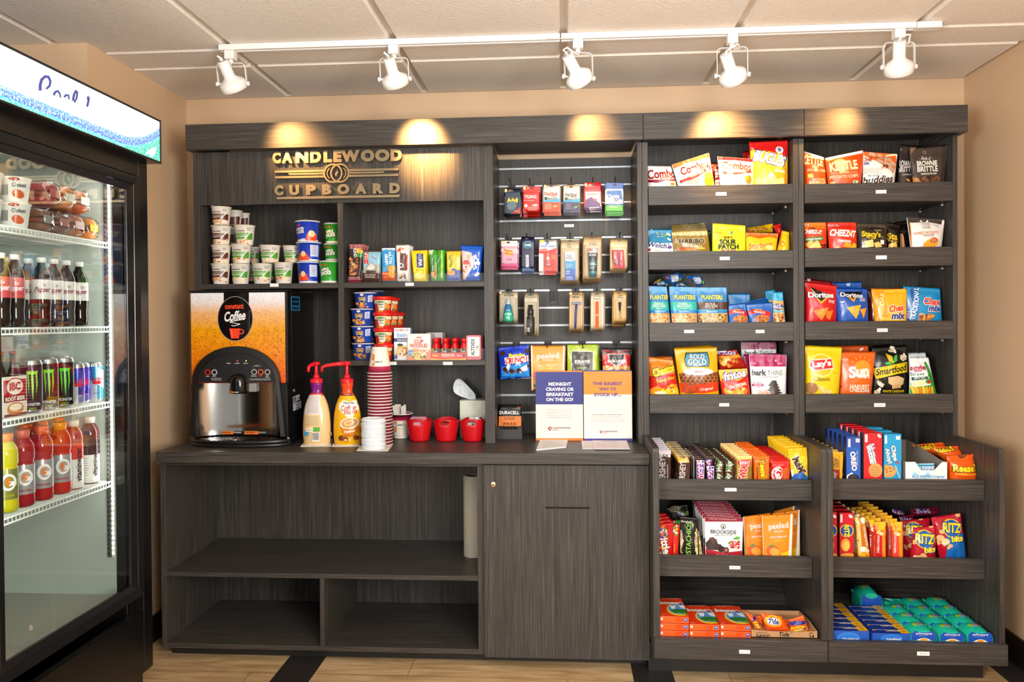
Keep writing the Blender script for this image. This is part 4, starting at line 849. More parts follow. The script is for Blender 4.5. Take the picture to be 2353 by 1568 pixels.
S('black brownie snack pouch partly hidden behind its twin',SK,[(1258,112),(1500,130),(1500,545),(1215,545)],3.245,.04,z,'#3a2f2a',[T('BROWNIE',1330,330,190,80,'#e8e0d8',-6,b=2),T('BRITTLE',1345,395,200,60,'#e8e0d8',2,b=2),T('CHOCOLATE',1345,458,110,16,'#e8e0d8'),G([(1200,420),(1250,520),(1240,560),(1190,560)],'#c9782a'),E(1270,170,40,10,'#8a7a70',30),N(1400,525,120,50,['#3a1a0e','#d9922a'],12,22,9)],'pouch',seed=54)
S('black brownie snack pouch with white capitals, right end of the top tray',SK,[(1365,150),(1820,112),(1760,545),(1400,545)],3.19,.05,z,'#40342e',
 [G([(1350,140),(1480,125),(1440,175),(1370,260)],'#7a5c44'),E(1575,150,9,9,'#0c0a08'),E(1570,190,22,20,'#8a7c72'),E(1570,190,12,12,'#40342e'),T('Sheila G',1580,262,105,40,'#d8cec4',-3,sh=.3),L(1495,266,1520,264,2,'#d8cec4'),L(1640,262,1665,266,2,'#d8cec4'),T('BROWNIE',1588,322,235,64,'#efe9e2',2,b=2.2),T('BRITTLE',1590,390,235,64,'#efe9e2',2,b=2.2),T('CHOCOLATE CHIP',1600,448,180,20,'#efe9e2',2,b=2),G([(1390,470),(1480,500),(1520,560),(1395,560)],'#b8762e'),N(1610,520,200,56,['#4a2a1c','#6e4430','#2a140c','#8a5a40'],26,26,8)],'pouch',seed=55,rough=.22)
# --- second right tray
z=FLZ[(1,1)]
S('orange cheese cracker bag with green banner beside the post, second right tray',SK,[(140,1020),(402,1018),(402,1315),(150,1315)],3.20,.045,z,'#e0441c',
 [G([(130,1010),(410,1000),(400,1090),(130,1090)],'#ef7a1c'),T("Grab'n Go",180,1040,90,22,WHT,-4,o=NVY,b=1),T('WIN',240,1082,76,24,'#2a1a10',-2,b=3),T('CHEEZ-IT',250,1125,215,50,'#f8f4ee',-4,sh=.1,b=3.5),G([(165,1195),(360,1178),(372,1225),(180,1245)],'#2f7a34'),T('White cheddar',265,1208,190,24,WHT,4,b=2),G([(160,1270),(230,1220),(275,1290),(200,1315)],'#f0b63a'),G([(205,1310),(290,1225),(345,1300),(320,1315)],'#f6cf5a'),N(370,1290,60,50,['#2a0f10','#8a1a20'],8,18,2)],seed=56)
S('dark red snack bag edge behind the two cracker bags',SK,[(390,1120),(460,1120),(470,1310),(400,1310)],3.26,.03,z,'#7c1418',[],seed=57)
S('red cheese cracker bag with big white slanted lettering, second right tray',SK,[(408,1018),(745,1018),(758,1312),(432,1312)],3.19,.05,z,'#dc3418',
 [G([(400,1000),(760,1000),(755,1075),(400,1085)],'#d92a1a'),T("Grab'n Go",505,1045,125,28,WHT,-2,o='#8a2c4c',b=1),T('CHEEZ-IT',605,1140,300,82,'#fbf8f4',-4,sh=.15,b=3.5),E(680,1135,14,14,YEL),T('ORIGINAL',615,1235,155,30,'#fbeee6',-3,b=3),G([(590,1300),(620,1245),(690,1265),(690,1315)],'#f2a81e'),G([(680,1310),(720,1250),(760,1270),(760,1315)],'#f6bc2e'),G([(500,1315),(530,1285),(570,1315)],'#f2a81e')],seed=58)
S('black pita chip bag with yellow script lettering, second right tray',SK,[(752,1030),(1108,1045),(1085,1308),(765,1308)],3.19,.05,z,'#2c241c',
 [G([(740,1020),(1120,1035),(1110,1075),(750,1062)],'#3c3228'),T('BAKED',1015,1105,80,14,'#c9bfae'),T("Stacy's",930,1160,215,88,'#f0c81c',-3,b=3),T('Pita Chips',925,1200,100,26,'#f0c81c',-4,b=1.5),G([(842,1240),(940,1212),(950,1300),(860,1310)],'#f2d27a'),G([(950,1260),(1010,1240),(1055,1300),(970,1312)],'#f0cb6a'),G([(810,1300),(860,1275),(880,1312)],'#f2d89a'),R(1030,1220,1078,1272,'#efe6da'),T('SEA SALT',1060,1190,40,26,'#9a8a70')],seed=59,rough=.22)
S('black chip bag with yellow script tucked between its twin and the sweet potato chips',SK,[(1100,1010),(1255,1040),(1252,1305),(1095,1305)],3.24,.04,z,'#1c1714',[T('Sta',1175,1180,115,80,'#e8bc1c',-4,b=3),T('Pita Ch',1180,1235,100,22,'#e8bc1c',-4,b=1.5),G([(1135,1265),(1210,1245),(1225,1305),(1130,1305)],'#efb63a')],seed=60)
S('glossy black crumpled snack bag standing behind the sweet potato chips',SK,[(1195,1015),(1350,995),(1400,1300),(1250,1300)],3.29,.05,z,'#15110f',[G([(1265,1150),(1295,1150),(1310,1305),(1275,1305)],'#e8a86a')],seed=61,rough=.15,wr=2)
S('white sweet potato chip bag with dark gathered top, right end of the second tray',SK,[(1330,958),(1775,985),(1728,1302),(1385,1302)],3.185,.055,z,'#efe9e4',
 [G([(1310,940),(1790,960),(1770,1035),(1620,1005),(1430,1012),(1395,1010),(1330,985)],'#3c322c'),G([(1320,990),(1395,1010),(1412,1310),(1380,1310)],'#2c211a'),G([(1395,1010),(1404,1010),(1418,1310),(1408,1310)],'#e08a3a'),R(1520,1008,1624,1092,'#d9cfc6'),R(1526,1014,1618,1086,'#efe9e4'),T('FOOD SHOULD',1572,1024,84,12,'#5a4a40'),T('TASTE',1572,1044,80,18,'#5a4a40'),T('GOOD',1572,1072,80,22,'#5a4a40',b=2),T('SWEET POTATO',1568,1138,280,34,'#c8641c',3),T('TORTILLA CHIPS',1588,1168,130,20,'#6a5a4c',3),G([(1660,1030),(1725,1040),(1715,1075),(1655,1055)],'#cfd8d4'),
 E(1615,1265,100,56,'#efa52a',24),E(1650,1225,50,34,'#d86a3a'),N(1648,1225,70,44,['#c8442a','#e8a08a','#7a9a3a'],12,14,5)],seed=62)
# --- third right tray
fr('A4'); z=FLZ[(1,2)]
S('red tortilla chip bag with black triangle logo beside the post, third right tray',SK,[(128,200),(445,240),(445,600),(128,600)],3.19,.055,z,'#c8141a',
 [G([(192,250),(392,345),(290,432)],BLK),G([(192,250),(250,330),(238,335)],'#f2d9a0'),G([(245,375),(292,432),(396,345),(380,338),(292,405),(262,372)],'#ef9a2a'),T('Doritos',300,340,255,56,'#fbf7f4',-1,o=BLK,b=3),T('NACHO CHEESE',402,405,62,30,WHT,-12),G([(212,495),(368,465),(298,596)],'#ef8a24'),G([(345,505),(420,492),(380,592),(340,560)],'#e87c1e'),N(290,520,80,60,['#f7a94a','#d96a18'],12,9,3)],seed=63)
S('dark red chip bag behind the red tortilla chip bag',SK,[(128,168),(398,208),(440,560),(130,560)],3.27,.04,z,'#8c1420',[G([(165,170),(200,180),(190,220),(170,205)],'#d9b0a8')],seed=64)
S('blue tortilla chip bag with black triangle logo, front one',SK,[(436,268),(752,275),(770,600),(455,600)],3.18,.055,z,'#1450ae',
 [G([(490,310),(735,300),(620,410)],BLK),G([(560,350),(622,412),(660,360),(640,352),(618,385),(590,355)],'#ef9a2a'),T('Doritos',612,340,225,46,'#d8dce8',-4,o=BLK,b=3),T('COOL RANCH',715,388,58,34,WHT,-4),G([(548,465),(694,438),(642,580)],'#f2ae24'),G([(680,485),(756,470),(720,575)],'#eea21e'),G([(485,405),(540,402),(510,420)],'#e6eaf4'),N(630,500,80,60,['#f8c85a','#dd8f18'],12,8,2)],seed=65)
S('crumpled blue chip bag top behind the front blue one',SK,[(400,215),(694,202),(720,560),(450,560)],3.26,.045,z,'#1b55ae',[G([(560,225),(600,215),(600,250),(570,250)],'#a9c0e4')],seed=66,wr=2)
S('dark red-brown glossy bag standing behind the yellow cereal mix bag',SK,[(760,290),(1100,268),(1120,590),(775,590)],3.26,.05,z,'#7a2414',[],seed=67,rough=.18)
S('golden yellow cereal mix bag with white and red lettering, third right tray',SK,[(792,275),(1150,278),(1145,596),(832,596)],3.185,.05,z,'#f29a14',
 [G([(935,290),(1160,275),(1160,600),(960,600)],'#f7b424'),T('CHEDDAR',902,462,300,44,'#fbd98a',82,b=1.5),T('Chex',1050,472,165,70,'#e04a1e',8,sh=.15,o='#fbf4ea',b=3.5),T('mix',1070,548,140,66,'#20308c',2,sh=.15,o='#fbf4ea',b=3.5),E(940,580,50,18,'#f8c24a')],seed=68)
S('blue traditional cereal mix bag with rotated lettering, right end of the third tray',SK,[(1112,248),(1480,272),(1508,592),(1150,592)],3.20,.05,z,'#1c8cc8',
 [G([(1215,260),(1300,265),(1250,600),(1160,600)],'#1560a4'),T('TRADITIONAL',1245,425,330,50,'#cfe4f2',80,b=2.5),T('Chex',1412,405,175,72,'#dd3a22',-4,sh=.15,o='#f6f2ee',b=3.5),T('mix',1435,475,130,60,'#20308c',-2,sh=.15,o='#f6f2ee',b=3.5),T('Chex',1160,530,60,80,'#2a4aa0',80,o=WHT,b=2),N(1345,560,130,60,['#c8782e','#e8a85a','#8a4a1c'],16,28,5)],seed=69)
# --- fourth right tray
z=FLZ[(1,3)]
S('yellow classic potato chip bag with red ribbon logo beside the post, fourth right tray',SK,[(128,842),(500,860),(462,1332),(132,1332)],3.185,.06,z,'#f5cf16',
 [E(305,1045,118,118,'#f3e27a'),E(305,1045,104,104,'#f2b91c'),G([(200,990),(400,975),(425,1080),(230,1100),(178,1070)],WHT),G([(208,998),(404,984),(414,1072),(240,1092),(190,1050)],'#cc1f1c'),T("Lay's",305,1035,190,82,'#fbf8f2',6,b=3.5),T('Classic',300,1180,165,42,'#7a5a10',0),E(200,1275,66,56,'#a8764a'),[G([(240+34*i,1225+22*i),(280+38*i,1240+18*i),(330+30*i,1320),(300+22*i,1330)],'#f3dc8e' if i%2 else '#e8c766') for i in range(4)],LN(420,1118,470,2,9,'#b08a10',3)],seed=71,wr=1.2)
S('orange grain chip bag with white lettering and sunburst, fourth right tray',SK,[(480,905),(835,905),(785,1332),(470,1332)],3.222,.05,z,'#e8661a',
 [E(715,1085,90,90,'#f29a2a'),[L(715+105*math.cos(a),1085-105*math.sin(a),715+135*math.cos(a),1085-135*math.sin(a),9,'#f6b03a') for a in (.9,1.3,1.7,2.1,2.5)],T('Sun',675,1108,205,118,'#fbf4ea',6,sh=.1,b=4),T('CHIPS',722,1155,130,40,'#fbf4ea',-4,b=3.5),T('100% WHOLE GRAIN',690,1210,190,24,'#f2922a',-2),T('HARVEST',682,1258,200,40,'#fbe9d4',-2,b=2.5),T('CHEDDAR',682,1295,212,40,'#fbe9d4',-3,b=2.5),E(550,990,28,26,'#e9825a'),T("heart healthy",552,990,46,22,'#fbe0c4',0),G([(455,1220),(512,1260),(460,1310)],'#5a2412')],seed=72)
S('orange grain chip bag folded over behind the front orange one',SK,[(430,848),(765,840),(770,1300),(470,1300)],3.30,.045,z,'#d9561a',[G([(690,890),(730,865),(735,885),(700,905)],'#f6efe6')],seed=73)
S('black popcorn bag with yellow ribbon and green leaves, front one in the fourth tray',SK,[(800,860),(1145,838),(1168,1330),(792,1330)],3.278,.045,z,'#1b1917',
 [G([(815,1080),(940,1055),(1060,1030),(1175,1010),(1172,1115),(1060,1130),(960,1155),(850,1185)],'#f2cf16'),T('Smartfood',1005,1090,310,66,'#1b1917',10,sh=.25,b=1.6),G([(948,925),(1010,955),(1025,1035),(975,1000)],'#e8c01c'),G([(1015,1030),(1030,960),(1062,935),(1058,1000)],'#3fc04a'),G([(930,1020),(980,1005),(1010,1035),(950,1040)],'#3fc04a'),
 [N(a,b,52,50,['#efe2c4','#fbf4e0','#d9c49a'],12,19,i) for i,(a,b) in enumerate(((1022,885),(1125,965),(880,1230),(860,1310)))],G([(960,1165),(1060,1150),(1125,1175),(1118,1235),(1040,1270),(965,1225)],'#f0c890'),G([(1000,1240),(1100,1230),(1090,1272),(1000,1280)],'#e8b478'),T('WHITE CHEDDAR',1020,1305,220,26,'#f2cf16',0,sh=.2,b=1.5),LN(825,1020,905,4,9,'#b8b0a8',3)],seed=74,rough=.22)
S('black popcorn bag top behind the front black one',SK,[(805,845),(985,830),(1000,1300),(820,1300)],3.35,.045,z,'#191614',[E(870,910,34,16,'#cfc4b0')],seed=75)
S('white and green vegetable straw bag, front one at the right end of the fourth tray',SK,[(1178,962),(1362,962),(1460,1328),(1168,1328)],3.19,.05,z,'#dfe6ea',
 [G([(1160,1170),(1230,1250),(1330,1230),(1370,1130),(1340,1020),(1365,1010),(1480,1330),(1160,1330)],'#2f9a2c'),G([(1180,1120),(1330,1090),(1380,1180),(1400,1240),(1200,1270),(1176,1200)],'#e4eaec'),T('veggie',1255,1080,185,70,'#a81a3a',4,b=2.5),T('Straws',1265,1132,125,34,'#1f6a3c',4,sh=.2),G([(1210,1168),(1360,1155),(1368,1180),(1215,1200)],'#1f5a3c'),T('Sea Salt',1288,1170,90,16,WHT,4),E(1275,1225,55,28,'#e9dca0',12),E(1370,1205,36,24,'#3f8a2c'),E(1375,1210,20,14,RED),[G([(1200+32*i,1260+(i%3)*10),(1222+32*i,1250),(1250+30*i,1332),(1222+30*i,1332)],['#f2c93a','#f0b02c','#e8881c'][i%3]) for i in range(7)]],seed=76)
S('pale grey vegetable straw bag behind the front one',SK,[(1165,920),(1335,914),(1400,1300),(1180,1300)],3.26,.04,z,'#cfd6dc',[],seed=77)
# ================================================================ bins below: bars, cookies, boxes
def column(o,n,dy,base,group,jx=.001,start=1,jz=.0):
    rn=random.Random(len(base)); o['label']=base+(', foremost in its column' if n>1 else ''); o['group']=group
    for k in range(1,n):
        dup(o,(rn.uniform(-jx,jx),dy*k,rn.uniform(0,jz)),label='%s, %s from front'%(base,ORD[k]),group=group)
def bar(q,Y,col,arts,seed,D=.018,style='bar',name='candy_bar',cat='candy bar',z=None,**k): return bag(name,'x',cat,q,Y,D,z,col,arts,style,seed=seed,rough=.22,**k)
LIP[0]=YTL+.018; XLIM[:]=[XC0+.0015,XC1-.0015]
fr('A5'); z=FLZ[(0,4)]; Yb=2.968
column(bar([(130,345),(256,345),(256,625),(130,625)],Yb,'#40261c',[R(120,330,270,362,'#b9bcc6'),R(120,362,270,386,'#d8c4d8'),R(120,386,270,392,WHT),T("HERSHEY'S",172,530,300,62,'#b4b2b6',90,b=2),T('MILK CHOCOLATE',222,550,130,11,'#d8d4d2',90),R(226,396,250,414,WHT)],81,z=z),7,.05,'large brown and silver chocolate bar at the left end','silver topped chocolate bars')
column(bar([(318,400),(434,400),(434,625),(318,625)],Yb,'#47291d',[R(310,390,440,412,'#d8c890'),G([(320,412),(420,440),(434,470),(320,470)],'#d9a83a'),T("HERSHEY'S",362,560,230,60,'#bdb8b4',86,b=2),E(402,440,20,22,'#e0a860')],82,z=z),9,.042,'brown chocolate bar with gold wrapper and almond print','gold wrapped chocolate bars')
column(bar([(462,400),(500,400),(500,625),(462,625)],Yb+.03,'#2c1d1c',[R(468,410,474,625,'#b9b2b0')],83,z=z),5,.045,'narrow dark candy bar beside the gold wrapped bars','narrow dark candy bars')
column(bar([(495,430),(578,430),(578,625),(495,625)],Yb,'#33201c',[G([(500,450),(572,450),(566,640),(498,640)],'#f0eef2'),G([(504,454),(568,454),(562,640),(502,640)],'#3a2f9a'),T('SNICKERS',534,555,200,42,'#f4f2f6',-84,o=RED,b=2)],84,z=z),8,.04,'dark brown peanut bar with blue lettering, left column','blue lettered peanut bars')
column(bar([(590,500),(668,500),(668,625),(590,625)],Yb,'#33201c',[G([(592,506),(664,506),(658,640),(590,640)],'#f0eef2'),G([(596,510),(660,510),(654,640),(594,640)],'#3a2f9a'),T('SNICKERS',626,610,200,42,'#f4f2f6',-84,o=RED,b=2)],85,z=z),1,.04,'dark brown peanut bar sunk low in front','blue lettered peanut bars')
column(bar([(582,395),(655,395),(655,625),(582,625)],Yb+.03,'#33201c',[R(584,440,640,640,'#3a2f9a'),T('SNI',610,490,90,40,'#f4f2f6',-84,o=RED,b=2)],86,z=z),8,.04,'dark brown peanut bar with blue lettering, right column','blue lettered peanut bars')
for i,(a,b) in enumerate(((675,752),(762,848))):
    column(bar([(a,440),(b,440),(b,625),(a,625)],Yb,'#3a2219',[G([(a,480),(b,470),(b,640),(a,640)],'#4f3022'),T('Milky Way',(a+b)/2,570,230,62,'#f2f4ee',84,sh=.2,o='#4a9a3a',b=2)],87+i,z=z),8,.04,'brown nougat bar with green edged script, %s column'%['left','right'][i],'green scripted nougat bars')
column(bar([(872,400),(1022,400),(1022,625),(872,625)],Yb,'#b08a3c',[R(860,395,1030,440,'#e0c070'),G([(880,450),(1010,440),(1010,495),(900,495)],RED),T('RIGHT',956,470,100,34,WHT,0,b=2.5),T('TWIX',935,570,170,70,'#cc1a28',80,o=WHT,b=3.5),R(985,500,1015,640,'#8a6a24')],90,z=z),8,.042,'gold caramel cookie bar with red lettering','gold caramel cookie bars')
column(bar([(1036,400),(1190,400),(1185,625),(1040,625)],Yb,'#ef6a14',[T("Reese's",1130,545,190,62,'#f8d41c',-84,o='#3a1a0c',b=2.5),R(1066,510,1078,640,'#7a3a10'),R(1060,470,1180,474,'#d95a0c')],91,z=z),9,.04,'orange peanut butter cup pack','orange peanut butter cup packs',jz=.003)
column(bar([(1200,440),(1385,440),(1378,625),(1205,625)],Yb,'#d81818',[E(1262,570,52,68,'#f4ecdc',-20),E(1262,570,44,60,'#cc1414',-20),T('Kat',1270,575,110,66,WHT,-72,b=3),R(1310,520,1375,640,'#c8541c'),R(1190,470,1395,474,'#f0655a')],92,z=z),9,.04,'bright red wafer bar with white oval logo','red wafer bars',jz=.003)
column(bag('candy_bag','x','candy bag',[(1360,330),(1540,322),(1572,625),(1410,625)],Yb+.005,.024,z,'#f4c018',[T("M&M's",1480,510,190,76,'#4a2414',-66,o='#f0e6d8',b=4),E(1515,455,40,52,'#f2d83a',20),G([(1390,590),(1500,560),(1580,625),(1580,660),(1400,660)],'#2a62b0'),R(1395,540,1420,600,'#f8f2e6'),R(1340,352,1560,356,'#e0a810')],'pouch',seed=93,rough=.25),8,.042,'yellow peanut candy bag with brown lettering','yellow peanut candy bags',jz=.004)
column(bag('candy_bag','x','candy bag',[(1420,352),(1500,330),(1560,600),(1470,600)],Yb-.0+.03,.02,z,'#e8ae12',[],'pouch',seed=94),2,.3,'plain yellow candy bag standing askew in its bin','askew yellow candy bags')
# second bin, left
z=FLZ[(0,5)]
column(bag('candy_bag','x','candy bag',[(135,1050),(275,1035),(262,1350),(128,1350)],Yb,.024,z,'#d01414',[T('Skittles',200,1235,270,80,'#f8f4f0',-80,o='#8c0c10',b=3),N(170,1130,70,100,['#4aa83a','#f2c81c','#6a3a9a','#ef7a1c'],14,20,4),N(165,1300,50,90,['#4aa83a','#f2c81c','#6a3a9a'],14,10,5)],'pouch',seed=95),4,.05,'red fruit candy bag with white lettering','red fruit candy bags')
column(bag('candy_bag','x','candy bag',[(262,1060),(340,1050),(318,1350),(262,1350)],Yb+.012,.02,z,'#d42018',[T('original',288,1290,80,14,'#f2b01c',84),N(300,1120,40,90,['#4aa83a','#f2c81c','#e8e0d8'],12,14,6)],'pouch',seed=96),2,.06,'narrow red candy bag with small yellow lettering','red small lettered candy bags')
def pist(q,Y,seed,lbl,t=1):
    x0=q[0][0]; x1=q[1][0]
    bag('nut_bag',lbl,'nut bag',q,Y,.045,z,'#15130f',[G([(330,1090),(365,1130),(378,1230),(345,1350),(325,1350)],'#cbb98c'),N(350,1230,40,200,['#e0d0a4','#a8966a','#efe2c0'],24,16,7),G([(500,1100),(555,1180),(560,1350),(500,1350),(480,1230)],'#bba774'),N(520,1240,60,210,['#d8cc9a','#8f9a4a','#efe2c0','#a8866a'],34,15,8),G([(512,1090),(522,1090),(526,1350),(512,1350)],'#15130f'),T('PISTACHIOS',425,1210,330,44,'#9ad83a',88,b=.3),T('Wonderful',408,1040,110,20,'#cfcac0',-3)] if t else [E(300,920,58,30,'#6a6450',10),T('ACHIOS',432,955,60,30,'#7ab02a',10)],'pouch',seed=seed,rough=.18)
pist([(345,970),(500,985),(566,1350),(335,1350)],Yb+.005,97,'black pistachio bag with green vertical lettering and nut windows')
pist([(205,890),(405,855),(500,1280),(300,1300)],3.10,98,'black pistachio bag leaning far back behind the front one',0)
G1=[GRN,'#57b33a']
S('green leafy corner of a snack bag between red candy and pistachios','nut bag',[(300,1010),(352,1020),(340,1300),(310,1300)],3.03,.02,z,'#3f9a35',[],seed=99)
bk=bag('chocolate_pouch','x','chocolate pouch',[(572,985),(940,990),(928,1350),(582,1350)],Yb+.005,.034,z,'#eceef0',
 [R(560,970,950,1038,'#8c1c30'),R(560,1038,950,1046,'#c8ccd0'),E(757,1085,26,24,'#2c2a2a'),E(757,1085,20,18,'#cfc9c2'),E(757,1090,8,12,'#2c2a2a'),T('BROOKSIDE',758,1134,245,36,'#2e2a2c',-2,b=1.5),T('DARK CHOCOLATE',755,1163,170,12,'#5a4a4a',-1),T('SNACK SIZE  NO ARTIFICIAL FLAVORS',755,1015,260,12,'#e0b8bc',-2,b=.5),
 G([(585,1240),(640,1185),(690,1200),(700,1240),(735,1250),(740,1300),(600,1300)],'#3a2420'),G([(618,1190),(660,1180),(695,1215),(650,1245)],'#5a3c34'),G([(575,1290),(760,1320),(930,1310),(940,1400),(570,1400)],'#a81c28'),E(735,1290,34,28,'#2c1614'),E(778,1300,28,28,'#4a1c20'),E(778,1300,16,16,'#a8685a'),E(862,1260,60,44,'#f0d8c8'),N(860,1250,90,60,['#c01a30','#8c1020','#e04858'],34,12,11),G([(838,1200),(880,1175),(918,1180),(890,1205)],'#5aa83a'),G([(790,1235),(810,1220),(826,1232),(810,1248)],'#5aa83a'),L(915,1180,890,1240,4,'#5aa83a'),T('Pomegranate',740,1342,110,12,WHT)],'pouch',seed=100,rough=.3,wr=.6)
column(bk,7,.043,'white pouch with burgundy top and pomegranate','white and burgundy chocolate pouches',jx=.003,jz=.004)
def peel(q,Y,lbl,seed,zf,dx=0,dy=0):
    bag('dried_fruit_pouch',lbl,'dried fruit pouch',q,Y,.036,zf,'#f08a16',[R(q[0][0]-40,q[0][1]-60,q[0][0]+14,1500,'#f2ead8') if dx==0 and dy==0 else [],T('peeled',1285+dx,1085+dy,190,70,WHT,6,b=1.2),T('SNACKS',1283+dx,1128+dy,85,15,WHT,2),T('GENTLY DRIED FRUIT',1283+dx,1180+dy,165,18,WHT,3),T('ORGANIC',1290+dx,1212+dy,100,18,'#f6c81c',3),E(1275+dx,985+dy,6,6,'#6a3a0a'),
     E(1225+dx,1310+dy,64,52,'#e85a2a',-10),E(1240+dx,1318+dy,46,38,'#f2a03a',-10),G([(1180+dx,1265+dy),(1215+dx,1250+dy),(1240+dx,1262+dy),(1200+dx,1275+dy)],'#4a8a3a'),G([(1300+dx,1330+dy),(1370+dx,1310+dy),(1400+dx,1250+dy),(1412+dx,1400+dy),(1300+dx,1400+dy)],'#f2c81c'),
     G([(1402+dx,950+dy),(1420+dx,950+dy),(1404+dx,1400+dy),(1368+dx,1400+dy)],'#f2ead8'),G([(1112+dx,965+dy),(1132+dx,965+dy),(1142+dx,1400+dy),(1122+dx,1400+dy)],'#f2ead8')],'pouch',seed=seed,rough=.35,wr=.7)
peel([(1114,966),(1420,950),(1404,1350),(1124,1350)],Yb,'orange dried fruit pouch, foremost of the group with the mango fully visible',101,z,0,0)
peel([(935,980),(1200,945),(1190,1350),(950,1350)],3.02,'orange dried fruit pouch standing at the left behind the foremost one',102,z,-175,-6)
peel([(1215,945),(1475,912),(1482,1350),(1290,1350)],3.03,'orange dried fruit pouch standing at the right behind the foremost one',103,z,72,-30)
peel([(1232,930),(1430,875),(1450,1350),(1290,1350)],3.14,'orange dried fruit pouch at the very back of the group',104,z,20,-85)
# ---- right column, upper bin
fr('A6'); z=FLZ[(1,4)]; XLIM[:]=[XD0+.0015,XD1-.0015]
ck=bag('cookie_pack','x','cookie pack',[(212,362),(320,368),(300,620),(214,620)],Yb,.028,z,'#f2ba1c',[R(200,350,330,385,'#f0cf70'),E(242,475,38,52,'#c98f4c'),N(240,475,60,80,['#4a260f'],8,6,12),R(200,535,282,640,'#a8261a'),T('Bar',232,590,80,40,WHT,84,b=2),R(282,400,286,620,'#c88a10')],'bar',seed=110,rough=.3)
column(ck,7,.055,'yellow cookie pack with round cookie print','yellow cookie packs')
def bx(n,lbl,grp,x0,x1,yt,col,arts,dep,pitch,side='#20306c',top=None):
    o=carton('cookie_box','x','cookie box',x0,x1,yt,620,Yb-.01,dep,z,col,arts,sidec=side,topc=top or col); column(o,n,pitch,lbl,grp)
bx(5,'blue cookie carton with white vertical lettering','blue cookie cartons',350,485,225,'#1d5cb8',[G([(350,225),(485,225),(485,340),(350,300)],'#2a4ca0'),T('OREO',418,455,185,52,WHT,-84,o='#1c2f7c',b=4),R(366,245,388,322,'#dfe6f4'),R(438,240,475,276,WHT),LN(442,244,472,5,6,'#5a6a9a',2,0),G([(350,590),(400,560),(440,600),(400,625),(350,625)],'#e8eef6'),E(415,610,52,34,'#1c1a20'),E(415,610,38,24,'#3a383f'),T('Milk Chocolate',452,430,140,10,'#cfd8ee',-88)],.034,.052,'#26305c')
bx(5,'red cookie carton with diagonal white lettering','red cookie cartons',515,690,188,'#d8202a',[T('Nutter',605,385,190,54,WHT,-78,o='#26408c',b=3.5),T('Butter',585,400,190,54,WHT,-78,o='#26408c',b=3.5),E(625,540,66,66,'#e0a45a'),E(620,545,52,52,'#c8843c'),[L(575,510+i*22,672,500+i*22,4,'#e8b878') for i in range(4)],[L(590+i*24,490,582+i*24,600,4,'#e8b878') for i in range(4)],R(524,200,548,275,'#f4dcdc'),E(660,215,22,14,'#f4dcdc',-40)],.04,.062,'#4a4048')
bx(3,'light blue cookie carton with cookie print','light blue cookie cartons',706,872,198,'#1e9ad0',[T('Chips',800,380,150,56,WHT,-78,o='#1c2f7c',b=3.5),T('Ahoy!',745,405,150,56,WHT,-78,o='#1c2f7c',b=3.5),E(745,550,76,60,'#d8a05a',-10),N(745,550,120,80,['#4a260f','#7a4420'],14,7,14),R(712,212,734,288,'#dff0f8'),R(818,215,856,250,WHT),T('ORIGINAL',832,555,130,14,WHT,-70),L(815,462,850,470,12,RED)],.04,.085,'#16729c')
# open tray of blue rice bars
a=P(*C(905,460),2.96); b=P(*C(1300,620),2.96)
t=empty('display_carton',((a.x+b.x)/2,2.955,z),'white open-front display carton of blue wrapped rice bars','display carton')
zt_=a.z; y0=2.955; y1=3.30; wc=mat('#e9edee',.5); kr=mat('#8c8378',.8)
m=MB(); fz0=z+.001
pts=[(a.x,fz0),(b.x,fz0),(b.x,zt_),(b.x-.018,zt_),(b.x-.045,zt_-.030),(a.x+.055,zt_-.030),(a.x+.035,zt_),(a.x,zt_)]
m.prism(pts,1,y0,y0+.002,wc)
apply_art(m,[T('RICE KRISPIES',1065,600,180,26,'#3f9ad0',0,o='#cfe8f4',b=2.5),T('Original',1218,603,115,26,'#3f9ad0',0,b=2),E(1000,575,24,16,'#a8d4ec'),E(1120,575,22,14,'#a8d4ec'),T("TREATS",1060,628,110,16,'#3f9ad0',b=2)],lambda p,q:(lambda w:(w.x,w.z))(P(*C(p,q),y0)),lambda x,zz,l:(x,y0-l,zz),clip=[(a.x,fz0),(b.x,fz0),(b.x,zt_),(a.x,zt_)],Lm=9,off=.0003,smooth=False); m.build('front_panel',t)
m=MB(); 
for x in (a.x,b.x-.002): m.prism([(y0+.002,fz0),(y1,fz0),(y1,zt_+.03),(y1-.05,zt_+.03),(y0+.05,zt_),(y0+.002,zt_)],0,x,x+.002,kr)
m.box(a.x+.002,b.x-.002,y0+.002,y1,fz0,fz0+.001,wc); m.box(a.x+.002,b.x-.002,y1-.002,y1,fz0,zt_+.03,kr); m.build('side_walls',t)
for k in range(6):
    yy=y0+.03+k*.05; tl=.006*k
    mb=MB(); cx=(a.x+b.x)/2
    o=bag('rice_bar','blue foil crisped rice bar, %s from the front in the white display carton'%ORD[k],'cereal bar',[(930,0),(1250,0),(1250,0),(930,0)][:0] or [(1000,478-k*1),(1185,474),(1185,590),(1000,590)],yy+.0,.022,fz0+.0015,'#1f8fb8' if k%2==0 else '#26a3c6',[R(950,470,1250,492,'#b8dce8'),T('RICE KRISPIES',1095,520,200,30,'#e8eef2',b=2)],'bar',group='blue rice bars in the display carton',seed=120+k,rough=.18)
